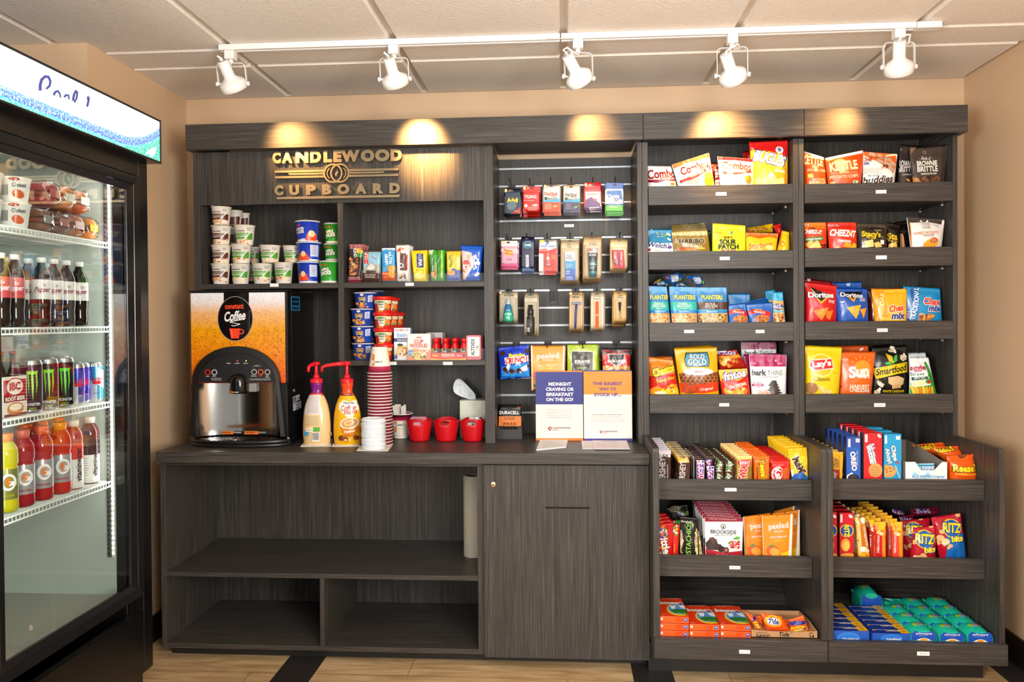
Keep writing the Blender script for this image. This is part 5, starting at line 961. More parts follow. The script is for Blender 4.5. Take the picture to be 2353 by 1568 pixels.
def ree(q,Y,lbl,seed,art=1,zf=None):
    bag('candy_bag',lbl,'candy bag',q,Y,.07,zf,'#ec5a16',[T("Reese's",1500,525,235,74,'#f8d41c',0,sh=.1,o='#3a1a0c',b=3),T('miniature cups',1500,582,205,20,'#f8d41c',0,b=2),E(1495,405,46,34,'#5a2a14',30),E(1495,405,40,26,'#8a4a24',30),LN(1415,602,1600,2,8,'#b8420c',3)] if art==1 else [T("Reese's",(q[0][0]+q[1][0])/2+20,(q[0][1]+q[1][1])/2+34,170,52,'#f8d41c',10,sh=.1,o='#3a1a0c',b=3)] if art==2 else [],seed=seed,rough=.2,wr=1.6)
ree([(1300,400),(1570,385),(1618,620),(1315,620)],3.0,'large orange peanut butter cup bag, front one leaning in the right-hand bin',130,1,z)
ree([(1150,320),(1420,310),(1560,440),(1290,470)],3.11,'large orange peanut butter cup bag, middle one of the slumped row',131,2)
ree([(960,300),(1260,275),(1400,400),(1150,430)],3.22,'large orange peanut butter cup bag, rearmost of the slumped row',132,2)
# ---- right column, second bin
z=FLZ[(1,5)]
def rz_(x0,x1,yt,lbl,grp,cx):
    o=carton('cracker_box','x','cracker box',x0,x1,yt,1360,Yb-.01,.04,z,'#cf1526',[E(cx,1115,66,62,'#e8c81c'),E(cx,1115,58,54,'#1c4aa8'),T('RITZ',cx,1118,116,50,'#f6d81c',-86,o='#1c2f7c',b=4),R(cx-62,960,cx-40,1035,'#f4dcdc'),E(cx+36,978,22,14,'#f4dcdc',-40),E(cx-12,1250,44,62,'#eaa03a'),E(cx-6,1258,30,44,'#f2c25a'),E(cx+5,1345,66,20,'#e09a3a')],sidec='#8c0f1c',topc='#a81422'); column(o,4,.058,lbl,grp)
rz_(286,418,945,'red cracker carton with round blue logo, fully visible column','red cracker cartons',353)
rz_(120,262,938,'red cracker carton with round logo, column partly behind the divider','red cracker cartons',200)
def stick(q,lbl,grp,n,c0,c1,txt,seed,top,cx,rot):
    o=bar(q,Yb,c0,[G([(q[0][0]-20,q[0][1]-20),(q[1][0]+20,q[0][1]-20),(q[1][0]+20,q[0][1]+top),(q[0][0]-20,q[0][1]+top)],'#f2b81c'),T('BIG',cx-14,q[0][1]+top*.55,62,22,'#d8501c',90 if top>60 else 0,b=2),G([(cx+28,q[0][1]+top),(cx+70,q[0][1]+top),(cx+80,1400),(cx+34,1400)],'#ef8a1c'),T(txt,cx-6,1240,170,20,WHT,rot,b=2),E(cx,q[0][1]+top+20,24,20,'#efc07a'),E(cx+24,q[0][1]+top+34,20,16,'#f6e0b0')],seed,D=.02,name='cracker_pack',cat='cracker pack',z=z); column(o,n,.045,lbl,grp,jx=.001,jz=.003)
o=bar([(430,985),(520,975),(582,1360),(462,1360)],Yb,'#c8721c',[G([(430,980),(470,978),(505,1360),(455,1360)],'#f0c87a'),T('TOAST & PEANUT BUTTER',530,1165,190,18,WHT,-80,b=2),R(480,1325,600,1365,'#f2b81c'),T('BIG',555,1345,50,26,'#d8501c',0,b=2),E(510,1020,22,30,'#f0e6d8'),E(512,1290,34,26,'#f4ecdc'),E(545,1305,22,18,'#e8c89a'),L(500,985,508,1050,4,'#3f9a35')],140,D=.02,name='cracker_pack',cat='cracker pack',z=z); column(o,6,.05,'orange toast cracker pack leaning left','toast cracker packs')
stick([(560,1010),(610,1005),(612,1360),(575,1360)],'red and yellow cracker pack in the narrow middle column','narrow cracker packs',5,'#a8201c','#ef8a1c','BACON',141,60,580,88)
stick([(608,1030),(722,1025),(720,1360),(610,1360)],'red cheddar cracker pack with yellow top','cheddar cracker packs',6,'#c8202a','#ef8a1c','CHEESE & CHEDDAR',142,80,658,88)
stick([(766,1030),(880,1028),(886,1360),(780,1360)],'coral peanut butter cracker pack with yellow top','coral cracker packs',8,'#e0483a','#ef8a1c','CHEESE & PEANUT BUTTER',143,85,818,88)
def rb(q,Y,lbl,seed,lx,ly,zf,blue=0,sc=1):
    bag('snack_bag',lbl,'snack bag',q,Y,.05,zf,'#b8162c',[G([(lx-60,ly+70),(lx+180,ly+40),(lx+180,ly+300),(lx-60,ly+300)],'#1d6ab8') if blue else [],E(lx,ly,92*sc,84*sc,'#e8c81c'),E(lx,ly,84*sc,76*sc,'#1f62b8'),T('RITZ',lx,ly-6,175*sc,88*sc,'#f6d81c',-4,sh=.1,o='#1c2f7c',b=3),T('bits',lx+40*sc,ly+92*sc,120*sc,58*sc,'#f6e23a',4,o='#1c2f7c',b=4),E(lx-100*sc,ly+30,22,20,'#e8b070'),E(lx+70,ly-120*sc,24,18,'#e8b070'),E(lx-30,ly+150*sc,30,26,'#eab87a') if not blue else [E(lx-110,ly+90,32,30,'#eab87a'),E(lx-70,ly+120,36,30,'#f0c890'),E(lx-140,ly+140,30,26,'#eab87a')],N(lx-60,ly+150*sc,100,50,['#eab87a','#f4d8a8'],5,26,seed)],seed=seed,rough=.2,wr=1.6)
rb([(985,1090),(1200,1060),(1192,1360),(950,1360)],2.99,'red bite-size cracker bag, small front one in the middle of the heap',150,1108,1205,z,0,1)
rb([(1150,985),(1435,945),(1490,1362),(1240,1362)],3.0,'red and blue bite-size cracker bag, large one at the right end',151,1365,1100,z,1,1)
rb([(860,1020),(1140,990),(1150,1360),(880,1360)],3.07,'red bite-size cracker bag standing behind the small front one',152,1010,1120,z,0,.9)
for i,(q,Y,a) in enumerate((([(780,905),(905,935),(900,985),(785,960)],3.20,-8),([(960,910),(1220,890),(1260,960),(960,985)],3.27,0),([(845,985),(980,960),(1000,1050),(860,1060)],3.16,0))):
    cx=(q[0][0]+q[1][0])/2; cy=(q[0][1]+q[2][1])/2
    bag('snack_bag',['dark red big bag lying at the left back of the cracker heap','dark maroon big bag lying at the right back of the cracker heap','dark red big bag lying just behind the front cracker bags'][i],'snack bag',q,Y,.05,None,'#7c1430',[T('BIG BAG',cx,cy-2,120,28,'#dfe2f4',a,o='#3a3a9a',b=2.5)],seed=160+i,rough=.2,wr=1.6)
# ---- base bin left: dryer sheet boxes and detergent
LIP[0]=None; XLIM[:]=[-9,9]
fr('A7'); z=FLZ[(0,'b')]; Yb0=2.8445
def bounce(x0,x1,yt,yb,top,lbl):
    bx_=x0
    w=x1-x0; h=yb-yt
    ar=[R(x0,yt,x1,yt+5,'#f8a87a'),R(x0+12,yt+16,x0+40,yt+44,'#f6ece8'),R(x0+20,yt+24,x0+32,yt+34,'#8aa0d0'),LN(x0+52,yt+20,x0+180,3,18,'#e8641c',4),LN(x0+200,yt+14,x0+300,6,9,'#c83a10',4),E(x1-42,yt+h*.5,23,23,'#2f5cc0'),E(x1-42,yt+h*.5-4,12,6,WHT)]
    ta=None
    if top:
        X0,Y0=top  # back-left corner of top face in frame coords
        sx=lambda u,v:(X0+(x0-X0)*v+u*((x1-x0)*v+(x1-x0)*.82*(1-v)), Y0+(yt-Y0)*v)
        g=lambda pts,c:G([sx(u,v) for u,v in pts],c)
        circ=lambda u,v,ru,rv,c:g([(u+ru*math.cos(q),v+rv*math.sin(q)) for q in [2*PI*k/24 for k in range(24)]],c)
        cx,cy=sx(.48,.30)
        ta=[g([(0,0),(1,0),(1,1),(0,1)],'#e8401a'),circ(.74,.62,.46,.36,'#f2d01c'),circ(.76,.60,.43,.31,'#f0f0d8'),circ(.76,.60,.42,.30,'#5a9adc'),g([(.38,.70),(.6,.62),(1,.66),(1,.92),(.8,.9),(.55,.84)],'#2f7a2c'),g([(.40,.44),(.64,.44),(.58,.62),(.46,.60)],'#f2f4f4'),g([(.74,.44),(1,.42),(1,.64),(.82,.58)],'#e4eaee'),
          T('bounce',cx,cy,w*.78,40,'#f8f0ea',-1,sh=-.45,o='#a81018',b=4),T('FOLD + WRINKLES & STATIC',*sx(.5,.08),w*.55,10,'#f8d0b8',0,sh=-.4),T('15 SHEETS',*sx(.1,.95),w*.14,9,'#f8d0b8',0,sh=-.4),T('Outdoor Fresh',*sx(.78,.86),w*.28,9,'#e8f0d8',-4,sh=-.4)]
    return carton('dryer_sheet_box',lbl,'laundry box',x0,x1,yt,yb,Yb0,.185,None,'#f25a1c',ar,group='orange dryer sheet boxes',sidec='#d84a14',topc='#e8401a',toparts=ta)
nm=['left stack','middle stack','right stack']
for s,(x0,x1,ys,tp) in enumerate(((196,562,[(640,728),(730,817),(819,906)],(178,405)),(571,950,[(740,822),(824,912)],(510,492)),(958,1342,[(744,826),(828,914)],(846,497)))):
    for k,(a_,b_) in enumerate(ys):
        bounce(x0,x1,a_,b_,tp if k==0 else None,'orange dryer sheet box with blue dot, %s from the top of the %s'%(ORD[k],nm[s]))
a=P(*C(1350,815),Yb0); b=P(*C(2178,912),Yb0); kraft=mat('#b98d62',.75,bump=(50,.2,.001),name='brown_cardboard')
t=empty('cardboard_tray',((a.x+b.x)/2,Yb0,z),'open brown cardboard tray printed 84900 and 24, holding orange detergent packs','cardboard tray')
zb_=b.z; y1=3.06; zt=a.z
zt=P(*C(1350,812),Yb0).z
m=MB(); cpts=[(a.x,zb_),(b.x,zb_)]+[(b.x-(b.x-a.x)*u,zt-(.004*math.sin(PI*u)+.0012*(int(u*24)%2)*math.sin(PI*u))) for u in [i/24 for i in range(25)]]
m.prism(cpts,1,Yb0,Yb0+.003,kraft)
apply_art(m,[T('84900',1495,888,175,44,'#2c2018',0,b=1),T('VENDOR STOCK #',1482,848,150,20,'#3a2c20'),T('Tide',1760,866,135,56,'#2c2018',0,sh=.2,b=2),T('TM',1852,850,26,12,'#2c2018'),T('LIQUID DETERGENT',1772,901,170,9,'#5a4632'),L(1660,912,1890,914,3,'#2c2018'),T('24',2104,892,66,44,'#2c2018',0,b=1),T('UNITS',2098,850,52,16,'#3a2c20')],lambda p,q:(lambda w:(w.x,w.z))(P(*C(p,q),Yb0)),lambda x,zz,l:(x,Yb0-l,zz),clip=[(a.x,zb_),(b.x,zb_),(b.x,zt),(a.x,zt)],Lm=9,off=.0003,smooth=False); m.build('front_panel',t)
zbk=PXp(*C(2000,560),P(*C(2178,912),Yb0).x).z; zbk=P(*C(1700,565),y1).z
m=MB(); m.box(a.x,b.x,y1-.003,y1,zb_,zbk,kraft)
for x in (a.x,b.x-.003): m.prism([(Yb0+.003,zb_),(y1-.003,zb_),(y1-.003,zbk),(Yb0+.10,zt+.004),(Yb0+.003,zt)],0,x,x+.003,kraft)
m.box(a.x,b.x,Yb0+.003,y1-.003,zb_,zb_+.002,kraft); m.build('box_walls',t)
def tide(q,Y,lbl,seed,cx,cy,on=1):
    bag('detergent_pack',lbl,'detergent pack',q,Y,.035,None,'#ee5a18',[E(cx,cy,108,62,'#f4c41c',-6),E(cx,cy,94,52,'#ef6a18',-6),E(cx,cy,80,42,'#f6f2ea',-6),T('Tide',cx+2,cy-3,140,62,'#20308c',-4,sh=.15,o='#f6f2ea',b=3.5),R(q[0][0]-20,q[0][1]+24,q[1][0]+20,q[0][1]+30,'#f48a5a')] if on==1 else [G([(q[3][0]-20,cy-60),(cx,cy-84),(q[1][0]+60,cy-80),(q[1][0]+60,cy-44),(cx,cy-40),(q[3][0]-20,cy-14)],'#20308c'),E(cx,cy+26,110,50,'#f4c41c',10),E(cx,cy+30,90,38,'#ef6a18',10),E(cx,cy+34,70,28,'#f4d86a',10),T('oil',cx+70,cy+10,50,40,'#20308c',10,b=3)] if on==2 else [],seed=seed,rough=.2,wr=1.4)
tide([(1458,592),(1730,640),(1840,835),(1540,820)],2.90,'orange detergent pack with its round logo in full view',170,1628,712)
tide([(1265,575),(1390,640),(1510,815),(1390,815)],2.918,'orange detergent pack at the left end of the cardboard tray',171,1400,735,2)
tide([(1390,640),(1470,630),(1530,800),(1440,800)],2.955,'orange detergent pack pinched behind the two left ones',172,1500,735,0)
tide([(1828,685),(2000,622),(2090,850),(1838,850)],2.905,'orange detergent pack with blue stripe at the right end of the tray',173,1950,790,2)
tide([(1700,680),(1850,672),(1860,820),(1740,820)],2.96,'orange detergent pack tucked behind the round logo pack',174,1790,760,0)
# ---- base bin right: blue boxes and green pads
fr('A8'); z=FLZ[(1,'b')]
for s,(x0,x1) in enumerate(((205,655),(692,1112))):
    zt_=P(*C(400,[713,742][s]),Yb0+.004).z
    for k in range(6):
        Y=Yb0+.004+k*.046
        a=P(*C(x0,[713,742][s]),Yb0+.004); b=P(*C(x1,813),Yb0+.004)
        mb=MB(); xa_=max(a.x,XD0+.002); mb.box(xa_,b.x,Y,Y+.044,z+.001,a.z,mat('#2457b8',.35))
        w=b.x-a.x
        u=lambda q,v,zz=a.z:(a.x+w*q,Y+.044*v)
        def gg(pts,c): return ('p',[(q,v) for q,v in pts],c)
        tx=T('TAMPAX',.58,.45,.36,.40,WHT,0,sh=0,b=2); 
        top=[gg([(0,0),(1,0),(1,1),(0,1)],'#1b2f86'),gg([(.80,.02),(.995,.02),(.995,.96),(.76,.96),(.735,.6),(.76,.2)],'#f2b81c'),tx,T('Pearl',.87,.55,.08,.25,'#8a5a10'),gg([(.14,.30),(.42,.30),(.42,.38),(.14,.38)],'#c8d4ee'),E(.1,.4,.03,.16,'#e8a88a')]
        apply_art(mb,top,lambda p,q:(a.x+w*p,Y+.044*(1-q)),lambda x,y,l:(x,y,a.z+l),clip=[(xa_,Y),(b.x,Y),(b.x,Y+.044),(xa_,Y+.044)],Lm=9,off=.0002,smooth=False)
        if k==0: apply_art(mb,[E(.5,.95,.28,.75,'#3f8fe0'),E(.5,1.0,.25,.72,'#2a78d8'),T('TAMPAX',.55,1.12,.4,.4,WHT,b=2)],lambda p,q:(a.x+w*p,a.z-(a.z-P(*C(x1,813),Yb0).z)*q),lambda x,zz,l:(x,Y-l,zz),clip=[(xa_,z+.001),(b.x,z+.001),(b.x,a.z),(xa_,a.z)],Lm=9,off=.0002,smooth=False)
        put_obj(mb,'hygiene_box','flat blue box with yellow patch, %s from the front in the %s row'%(ORD[k],['left','right'][s]),'hygiene box','flat blue hygiene boxes',((a.x+b.x)/2,Y,z+.001))
teal=mat('#1fbd9f',.2,name='green_film')
def pad(x0,x1,yt,yb,Y,lbl,dep=.075,art=1,zf=None,tilt=0,lift=0):
    a=P(*C(x0,yt),Yb0+.004); b=P(*C(x1,yb),Yb0+.004); w=b.x-a.x; z0=(zf if zf is not None else z+.001); z1=a.z+lift; h=z1-z0; xc=(a.x+b.x)/2
    rn=random.Random(int(x0*3+Y*100)); mb=MB(); V=[];nx=14;ny=10
    top=lambda u,v:h*(1-.34*abs(2*u-1)**2.4)*(1-.10*(2*v-1)**2)+.0012*math.sin(17*u+9*v+Y*50)*math.sin(11*v+5*u)
    # side profile rows
    for j in range(ny+1):
        v=j/ny
        for i in range(nx+1):
            u=i/nx; V.append((xc+(u-.5)*w,Y+dep*v,z0+lift+top(u,v)-lift))
    F_=[(j*(nx+1)+i,j*(nx+1)+i+1,(j+1)*(nx+1)+i+1,(j+1)*(nx+1)+i) for j in range(ny) for i in range(nx)]
    mb.add(V,F_,teal,True)
    fx=lambda v:[(xc+(i/nx-.5)*w*(1+.0),Y+dep*v,z0+top(i/nx,v)) for i in range(nx+1)]
    fa=fx(0); fbk=fx(1); n=nx+1
    mb.add([(p[0],p[1],z0) for p in fa]+fa,[(i,i+1,n+i+1,n+i) for i in range(nx)],teal)
    mb.add([(p[0],p[1],z0) for p in fbk]+fbk,[(i+1,i,n+i,n+i+1) for i in range(nx)],teal)
    L_=[(xc-w/2,Y+dep*j/ny,z0+top(0,j/ny)) for j in range(ny+1)]; mb.add([(p[0],p[1],z0) for p in L_]+L_,[(j+1,j,ny+1+j,ny+2+j) for j in range(ny)],teal)
    L_=[(xc+w/2,Y+dep*j/ny,z0+top(1,j/ny)) for j in range(ny+1)]; mb.add([(p[0],p[1],z0) for p in L_]+L_,[(j,j+1,ny+2+j,ny+1+j) for j in range(ny)],teal)
    mb.box(xc-w/2,xc+w/2,Y,Y+dep,z0-.0004,z0,teal)
    arch=[(.02,1)]+[(.02+.96*q,1-(.52+.22*abs(2*q-1)**2)) for q in [i/12 for i in range(13)]]+[(.98,1)]
    arch=[(.02,1.0)]+[(.02+.96*q,.30-.24*(abs(2*q-1)**2.0)) for q in [i/12 for i in range(13)]]+[(.98,1.0)]
    ar=[('p',arch,'#2352b4')]
    if art: ar+=[T('always',.5,.42,.62,.24,WHT,0,sh=.25,b=1.2),T('ULTRA THIN',.42,.58,.3,.06,'#8fb0e8'),('p',[(.2,1)]+[(.2+.6*q,1-.22*math.sin(PI*q)) for q in [i/10 for i in range(11)]]+[(.8,1)],'#f6efe4'),E(.5,.92,.14,.10,'#efa02a')]
    hv=P(*C(x1,yb),Yb0+.004).z; hh=z1-max(hv,z0) if lift==0 else h
    apply_art(mb,ar,lambda p,q:(xc+(p-.5)*w,z1-hh*q-.001),lambda x,zz,l:(x,Y-l,zz),clip=[(xc-w/2,z0),(xc+w/2,z0),(xc+w/2,z0+h*.70),(xc+w*.25,z0+h*.98),(xc-w*.25,z0+h*.98),(xc-w/2,z0+h*.70)],Lm=.02,off=.0006,smooth=False,rough=.2)
    apply_art(mb,[E(.35,.5,.10,.18,'#8fc83a'),E(.55,.45,.12,.2,'#c88a6a'),E(.48,.6,.1,.12,'#5ab8d8')],lambda p,q:(xc+(p-.5)*w,Y+dep*(1-q)),lambda x,y,l:(x,y,z0+top((x-xc)/w+.5,(y-Y)/dep)+l),Lm=.01,off=.0008,rough=.2)
    # loose gathered film at the rear corners
    for sx_ in (-1,1):
        c=Vector((xc+sx_*w*.44,Y+dep*.99,z0+h*.60)); mb.add([c+Vector((-.006,0,0)),c+Vector((.006,0,0)),c+Vector((.004+sx_*.004,.003,.010)),c+Vector((-.003+sx_*.004,.003,.012))],[(0,1,2,3)],teal,True)
    put_obj(mb,'pad_pack',lbl,'hygiene pack','green and blue pad packs',(xc,Y,z0))
cols3=((1112,1398,'left'),(1428,1704,'middle'),(1736,2014,'right'))
for i,(x0,x1,n_) in enumerate(cols3):
    for r in range(4 if i else 3):
        pad(x0,x1,[690,706,700][i],[822,828,838][i],Yb0+.004+r*.088,'green wrapped blue pad pack, %s row, %s from the front'%(n_,ORD[r]),.082,art=1)
pad(905,1165,672,770,3.14,'green pad pack lying loose with crinkled film, rearmost left of the pads',.10,art=0,lift=.028)
S('loose green and yellow pad pack standing at the back left of the pads','hygiene pack',[(765,355),(1000,368),(1010,455),(765,462)],3.20,.06,None,'#14a088',[R(750,445,830,490,'#f2c81c'),L(800,375,930,405,4,'#e8e4da'),L(790,385,900,412,4,'#2a2420'),E(900,320,60,16,'#c8d4cf',-20)],seed=180,rough=.15,wr=3)
# ================================================================ metal sign
gold=mat('#a39273',.34,.85,name='satin_brass')
def letter3d(ch,x0,x1,z0,z1,Y,dep,m,bold=0):
    cu=bpy.data.curves.new('letter','FONT'); cu.body=ch; cu.resolution_u=5; cu.offset=bold; cu.extrude=.5
    o=bpy.data.objects.new('letter',cu); me=bpy.data.meshes.new_from_object(o); vs=[v.co.copy() for v in me.vertices]; fs=[tuple(p.vertices) for p in me.polygons]
    bpy.data.objects.remove(o); bpy.data.meshes.remove(me); bpy.data.curves.remove(cu)
    a=min(v.x for v in vs);b=max(v.x for v in vs);c=min(v.y for v in vs);d=max(v.y for v in vs)
    mb=MB(); mb.add([(x0+(v.x-a)/(b-a)*(x1-x0),Y-(v.z+.5)*dep,z0+(v.y-c)/(d-c)*(z1-z0)) for v in vs],fs,m); return mb
fr('B4'); YS=YU-.004
t=empty('wall_sign',(X(775,400,YS),YS,Z(775,460,YS)),'brass letter sign in two lines with linked rings between, on the dark board','sign')
def zz_(x,y): return P(*C(x,y),YS).z
def xx_(x,y=260): return P(*C(x,y),YS).x
def strip(y0l,y1l,cx): return zz_(cx,y0l),zz_(cx,y1l)
zt_,zb_=zz_(1180,90),zz_(1180,181)
for ch,a,b in (('C',693,757),('A',764,846),('N',868,966),('D',978,1062),('L',1080,1146),('E',1155,1218),('W',1212,1356),('O',1364,1466),('O',1471,1582),('D',1588,1674)):
    letter3d(ch,xx_(a),xx_(b),zb_,zt_,YS,.014,gold,.072).build('letter',t)
zt_,zb_=zz_(1180,346),zz_(1180,425)
for ch,a,b in (('C',706,772),('U',818,892),('P',945,1020),('B',1066,1137),('O',1182,1273),('A',1316,1406),('R',1452,1534),('D',1578,1657)):
    letter3d(ch,xx_(a),xx_(b),zb_,zt_,YS,.014,gold,.072).build('letter',t)
zc=zz_(1175,263); sc_=xx_(1275)-xx_(1075); k_=sc_/200
def bar3(x0,x1,zt,zb,sl0,sl1):
    MB().prism([(x0+sl0,zb),(x1-sl1,zb),(x1,zt),(x0,zt)] ,1,YS-.012,YS,gold).build('metal_bar',t)
for (a,b,dt,db,s0,s1) in ((704,1092,28,12,.004,0),(808,1086,7,-7,.006,0),(706,1092,-14,-30,.004,0),(1262,1650,28,12,0,.004),(1268,1540,7,-7,0,.006),(1262,1648,-14,-30,0,.004)):
    bar3(xx_(a),xx_(b),zc+dt*k_,zc+db*k_,s0,s1)
zb2=zz_(1185,444); bar3(xx_(716),xx_(1657),zb2+9*k_,zb2-9*k_,.004,.004)
def annulus(cx,cz,ro,ri,n,y0,y1,a0=0,a1=2*PI,squ=1):
    mb=MB(); v=[];
    for i in range(n+1):
        a=a0+(a1-a0)*i/n
        for r in (ro,ri):
            for y in (y0,y1): v.append((cx+r*math.cos(a)*squ,y,cz+r*math.sin(a)))
    f=[]
    for i in range(n):
        b=4*i; c=b+4; f+=[(b,c,c+2,b+2),(b+1,b+3,c+3,c+1),(b,b+1,c+1,c),(b+2,c+2,c+3,b+3)]
    mb.add(v,f,gold,False); return mb
cxa,cxb=xx_(1150),xx_(1202)
annulus(cxa,zc,73*k_,60*k_,40,YS-.0127,YS).build('ring',t)
annulus(cxb,zc,73*k_,60*k_,40,YS-.0135,YS).build('ring',t)
annulus(cxa-.0,zc,49*k_,41*k_,20,YS-.011,YS,2.2,4.1).build('crescent',t)
annulus(cxb+.0,zc,49*k_,41*k_,20,YS-.011,YS,-.95,.95).build('crescent',t)
cf=(cxa+cxb)/2
MB().prism([(cf+p*k_,zc+q*k_) for p,q in ((-6,-26),(-12,-10),(-8,4),(4,14),(2,28),(12,14),(12,0),(2,-10),(2,-20))],1,YS-.011,YS,gold).build('flame',t)
# ================================================================ hanging goods on the slat panel
hk=mat('#141414',.3,name='black_hook'); hmet=mat('#55504c',.3,.9)
def dup_card(root,dx,label,group):
    c=root.copy(); COL.objects.link(c); c.location=root.location+Vector(dx); c['label']=label
    if group: c['group']=group
    for ch in root.children:
        if ch.name.split('.')[0]=='card': d=ch.copy(); COL.objects.link(d); d.parent=c
    return c
def hook(cx,cy,tx,ty,lbl,grp='black hooks on the slat panel',frn='B7',Yt=3.255):
    fr(frn); zi=min(range(len(zs)),key=lambda i:abs(zs[i]-P(*C(cx,cy),YSL).z)); z=zs[zi]; x=P(*C(cx,cy),YSL).x; tp=P(*C(tx,ty),Yt)
    t=empty('display_hook',(x,YSL,z),lbl,'hook',grp)
    m=MB(); m.box(x-.0155,x+.0155,YSL-.006,YSL-.0014,z-.014,z+.006,hk); m.box(x-.013,x+.013,YSL-.010,YSL-.006,z-.010,z-.001,hk); m.build('bracket',t,bevel=.0008)
    m=MB(); zr=z-.006; zl=min(tp.z-.02,zr+.004)
    m.tube([(x,YSL-.008,zr),(x+(tp.x-x)*.5,(YSL+Yt)/2,zr-.002),(tp.x,Yt+.012,zr),(tp.x,Yt+.004,zr+.006),(tp.x,Yt,tp.z)],.0021,hmet,8); m.lathe((tp.x,Yt,tp.z),[(.0001,-.003),(.003,-.002),(.0035,.001),(.0001,.0045)],hk,10); m.build('prong',t)
def card(lbl,cat,quad,Y,n,col,arts,blister=None,prod=None,group=None,name='blister_card',seed=1,pitch=.011,style='flat',D=.0022,wr=.15,rough=.3,back='#d8d4cc',jit=1.0,hole=None):
    """flat hanging card with clear blister over printed art; n copies behind"""
    q=[P(*C(*c),Y) for c in quad]; zb=min(q[2].z,q[3].z); cx=sum(p.x for p in q)/4
    t=empty(name,(cx,Y,zb),lbl,cat,group)
    bag('card',None,None,quad,Y,D,None,col,arts+([[E(hole[0],hole[1],20,7,'#1a1816'),E(hole[0],hole[1]-5,7,8,'#1a1816')]] if hole else []),style,seed=seed,rough=rough,wr=wr,nx=6,nz=6,parent=t)
    if prod:
        prod(t,Y)
    if blister:
        x0,y0,x1,y1,dep=blister
        a=P(*C(x0,y0),Y); b=P(*C(x1,y1),Y); m=MB(); i=.004; e=.0016
        v=[(a.x,Y-e,b.z),(b.x,Y-e,b.z),(b.x,Y-e,a.z),(a.x,Y-e,a.z),(a.x+i,Y-dep,b.z+i),(b.x-i,Y-dep,b.z+i),(b.x-i,Y-dep,a.z-i),(a.x+i,Y-dep,a.z-i)]
        m.add(v,[(4,5,6,7),(0,1,5,4),(1,2,6,5),(2,3,7,6),(3,0,4,7)],CLEAR); m.build('blister',t,bevel=.0015)
    rn=random.Random(seed)
    for k in range(1,n):
        dup_card(t,(rn.uniform(-.004,.006)*jit,pitch*k,-rn.uniform(.0015,.004)*k*jit),label='%s, %s card back on the hook'%(lbl,ORD[k]),group=group)
    return t
fr('B7')
def med(x0,x1,yt,yb,hx,tip,col,arts,lbl,n,seed,Y=3.285,lean=0):
    hook(hx,yt+ -18,tip[0],tip[1],'black prong hook carrying the '+lbl.split(',')[0])
    fr('B7'); q=[(x0+lean,yt),(x1+lean,yt+2),(x1,yb),(x0,yb)]
    card(lbl,'medicine card',q,Y,n,col,[arts],blister=(x0+12,yt+ (yb-yt)*.22,x1-12,yb-16,.007),group='medicine cards: '+lbl.split(',')[0],seed=seed,pitch=.010,hole=(hx,yt+20))
TAG=lambda x,y:[E(x,y,15,18,'#f2b01c'),E(x,y,9,12,WHT),LN(x+26,y-8,x+70,3,7,'#e8b0a8',3)]
med(172,332,408,672,246,(224,316),'#2c3e50',[R(172,480,332,655,'#24344a'),TAG(186,428),T('Advil',250,525,110,48,'#f2d81c',0,b=3.5),G([(332,590),(332,660),(230,660)],'#a82418'),E(245,580,50,44,'#5a7286',30),T('TABLETS',292,634,50,9,WHT)],'navy pain tablet card',4,201)
med(352,524,384,652,438,(421,313),'#cf241c',[R(352,384,524,440,'#d8281e'),TAG(372,404),T('TYLENOL',432,490,132,34,WHT,0,sh=.2,b=3),T('Extra Strength',415,528,105,13,'#f4c8c0',0,b=2),E(386,580,17,17,'#f2dcd4'),E(478,574,28,9,'#f4ece6'),LN(405,590,505,4,11,'#f4b8a8',4),G([(352,655),(352,590),(400,655)],'#a81812')],'red pain tablet card',5,202)
med(556,730,362,640,638,(633,305),'#e4e0da',[TAG(578,386),T('DayQuil',634,464,125,38,'#e0441c',0,b=2),T('SEVERE',665,484,60,10,'#e0441c'),T('VapoCOOL',648,510,115,24,'#1f6a4c',0,b=1.5),E(586,508,16,18,'#1f5a3c'),G([(558,530),(730,510),(730,545),(558,550)],'#4ab0dc'),R(556,545,730,640,'#e24a1e'),LN(575,560,650,5,12,'#f8c8b0',4),E(678,585,24,9,'#f2c06a',10)],'white orange day cold card',5,203)
med(758,928,372,650,838,(838,302),'#dcd8d2',[TAG(776,398),T('NyQuil',836,474,112,40,'#2a2a48',0,b=2),T('SEVERE',868,492,60,9,'#2a2a48'),T('VapoCOOL',852,516,115,24,'#2a4a4c',0,b=1.5),E(790,512,16,18,'#1f5a3c'),G([(760,530),(928,510),(928,548),(758,548)],'#2fa0d4'),R(756,545,930,655,'#3a3458'),LN(782,560,850,5,12,'#9a94b8',4),E(884,595,22,8,'#6ab04a',20)],'white violet night cold card',4,204)
med(966,1138,346,608,1058,(1056,298),'#cf2444',[TAG(985,370),R(966,420,1138,620,'#e8384c'),G([(980,440),(1130,440),(1136,590),(985,590)],'#f4e4e6'),T('Excedrin',1050,462,110,26,'#c81c38',0,b=2),G([(985,520),(1040,490),(1130,560),(1130,610),(975,600)],'#5a3a78'),E(1078,520,18,12,'#e04a4a'),R(966,590,1138,612,'#3a3468'),T('MIGRAINE',1070,598,100,12,WHT,4)],'crimson headache tablet card',5,205)
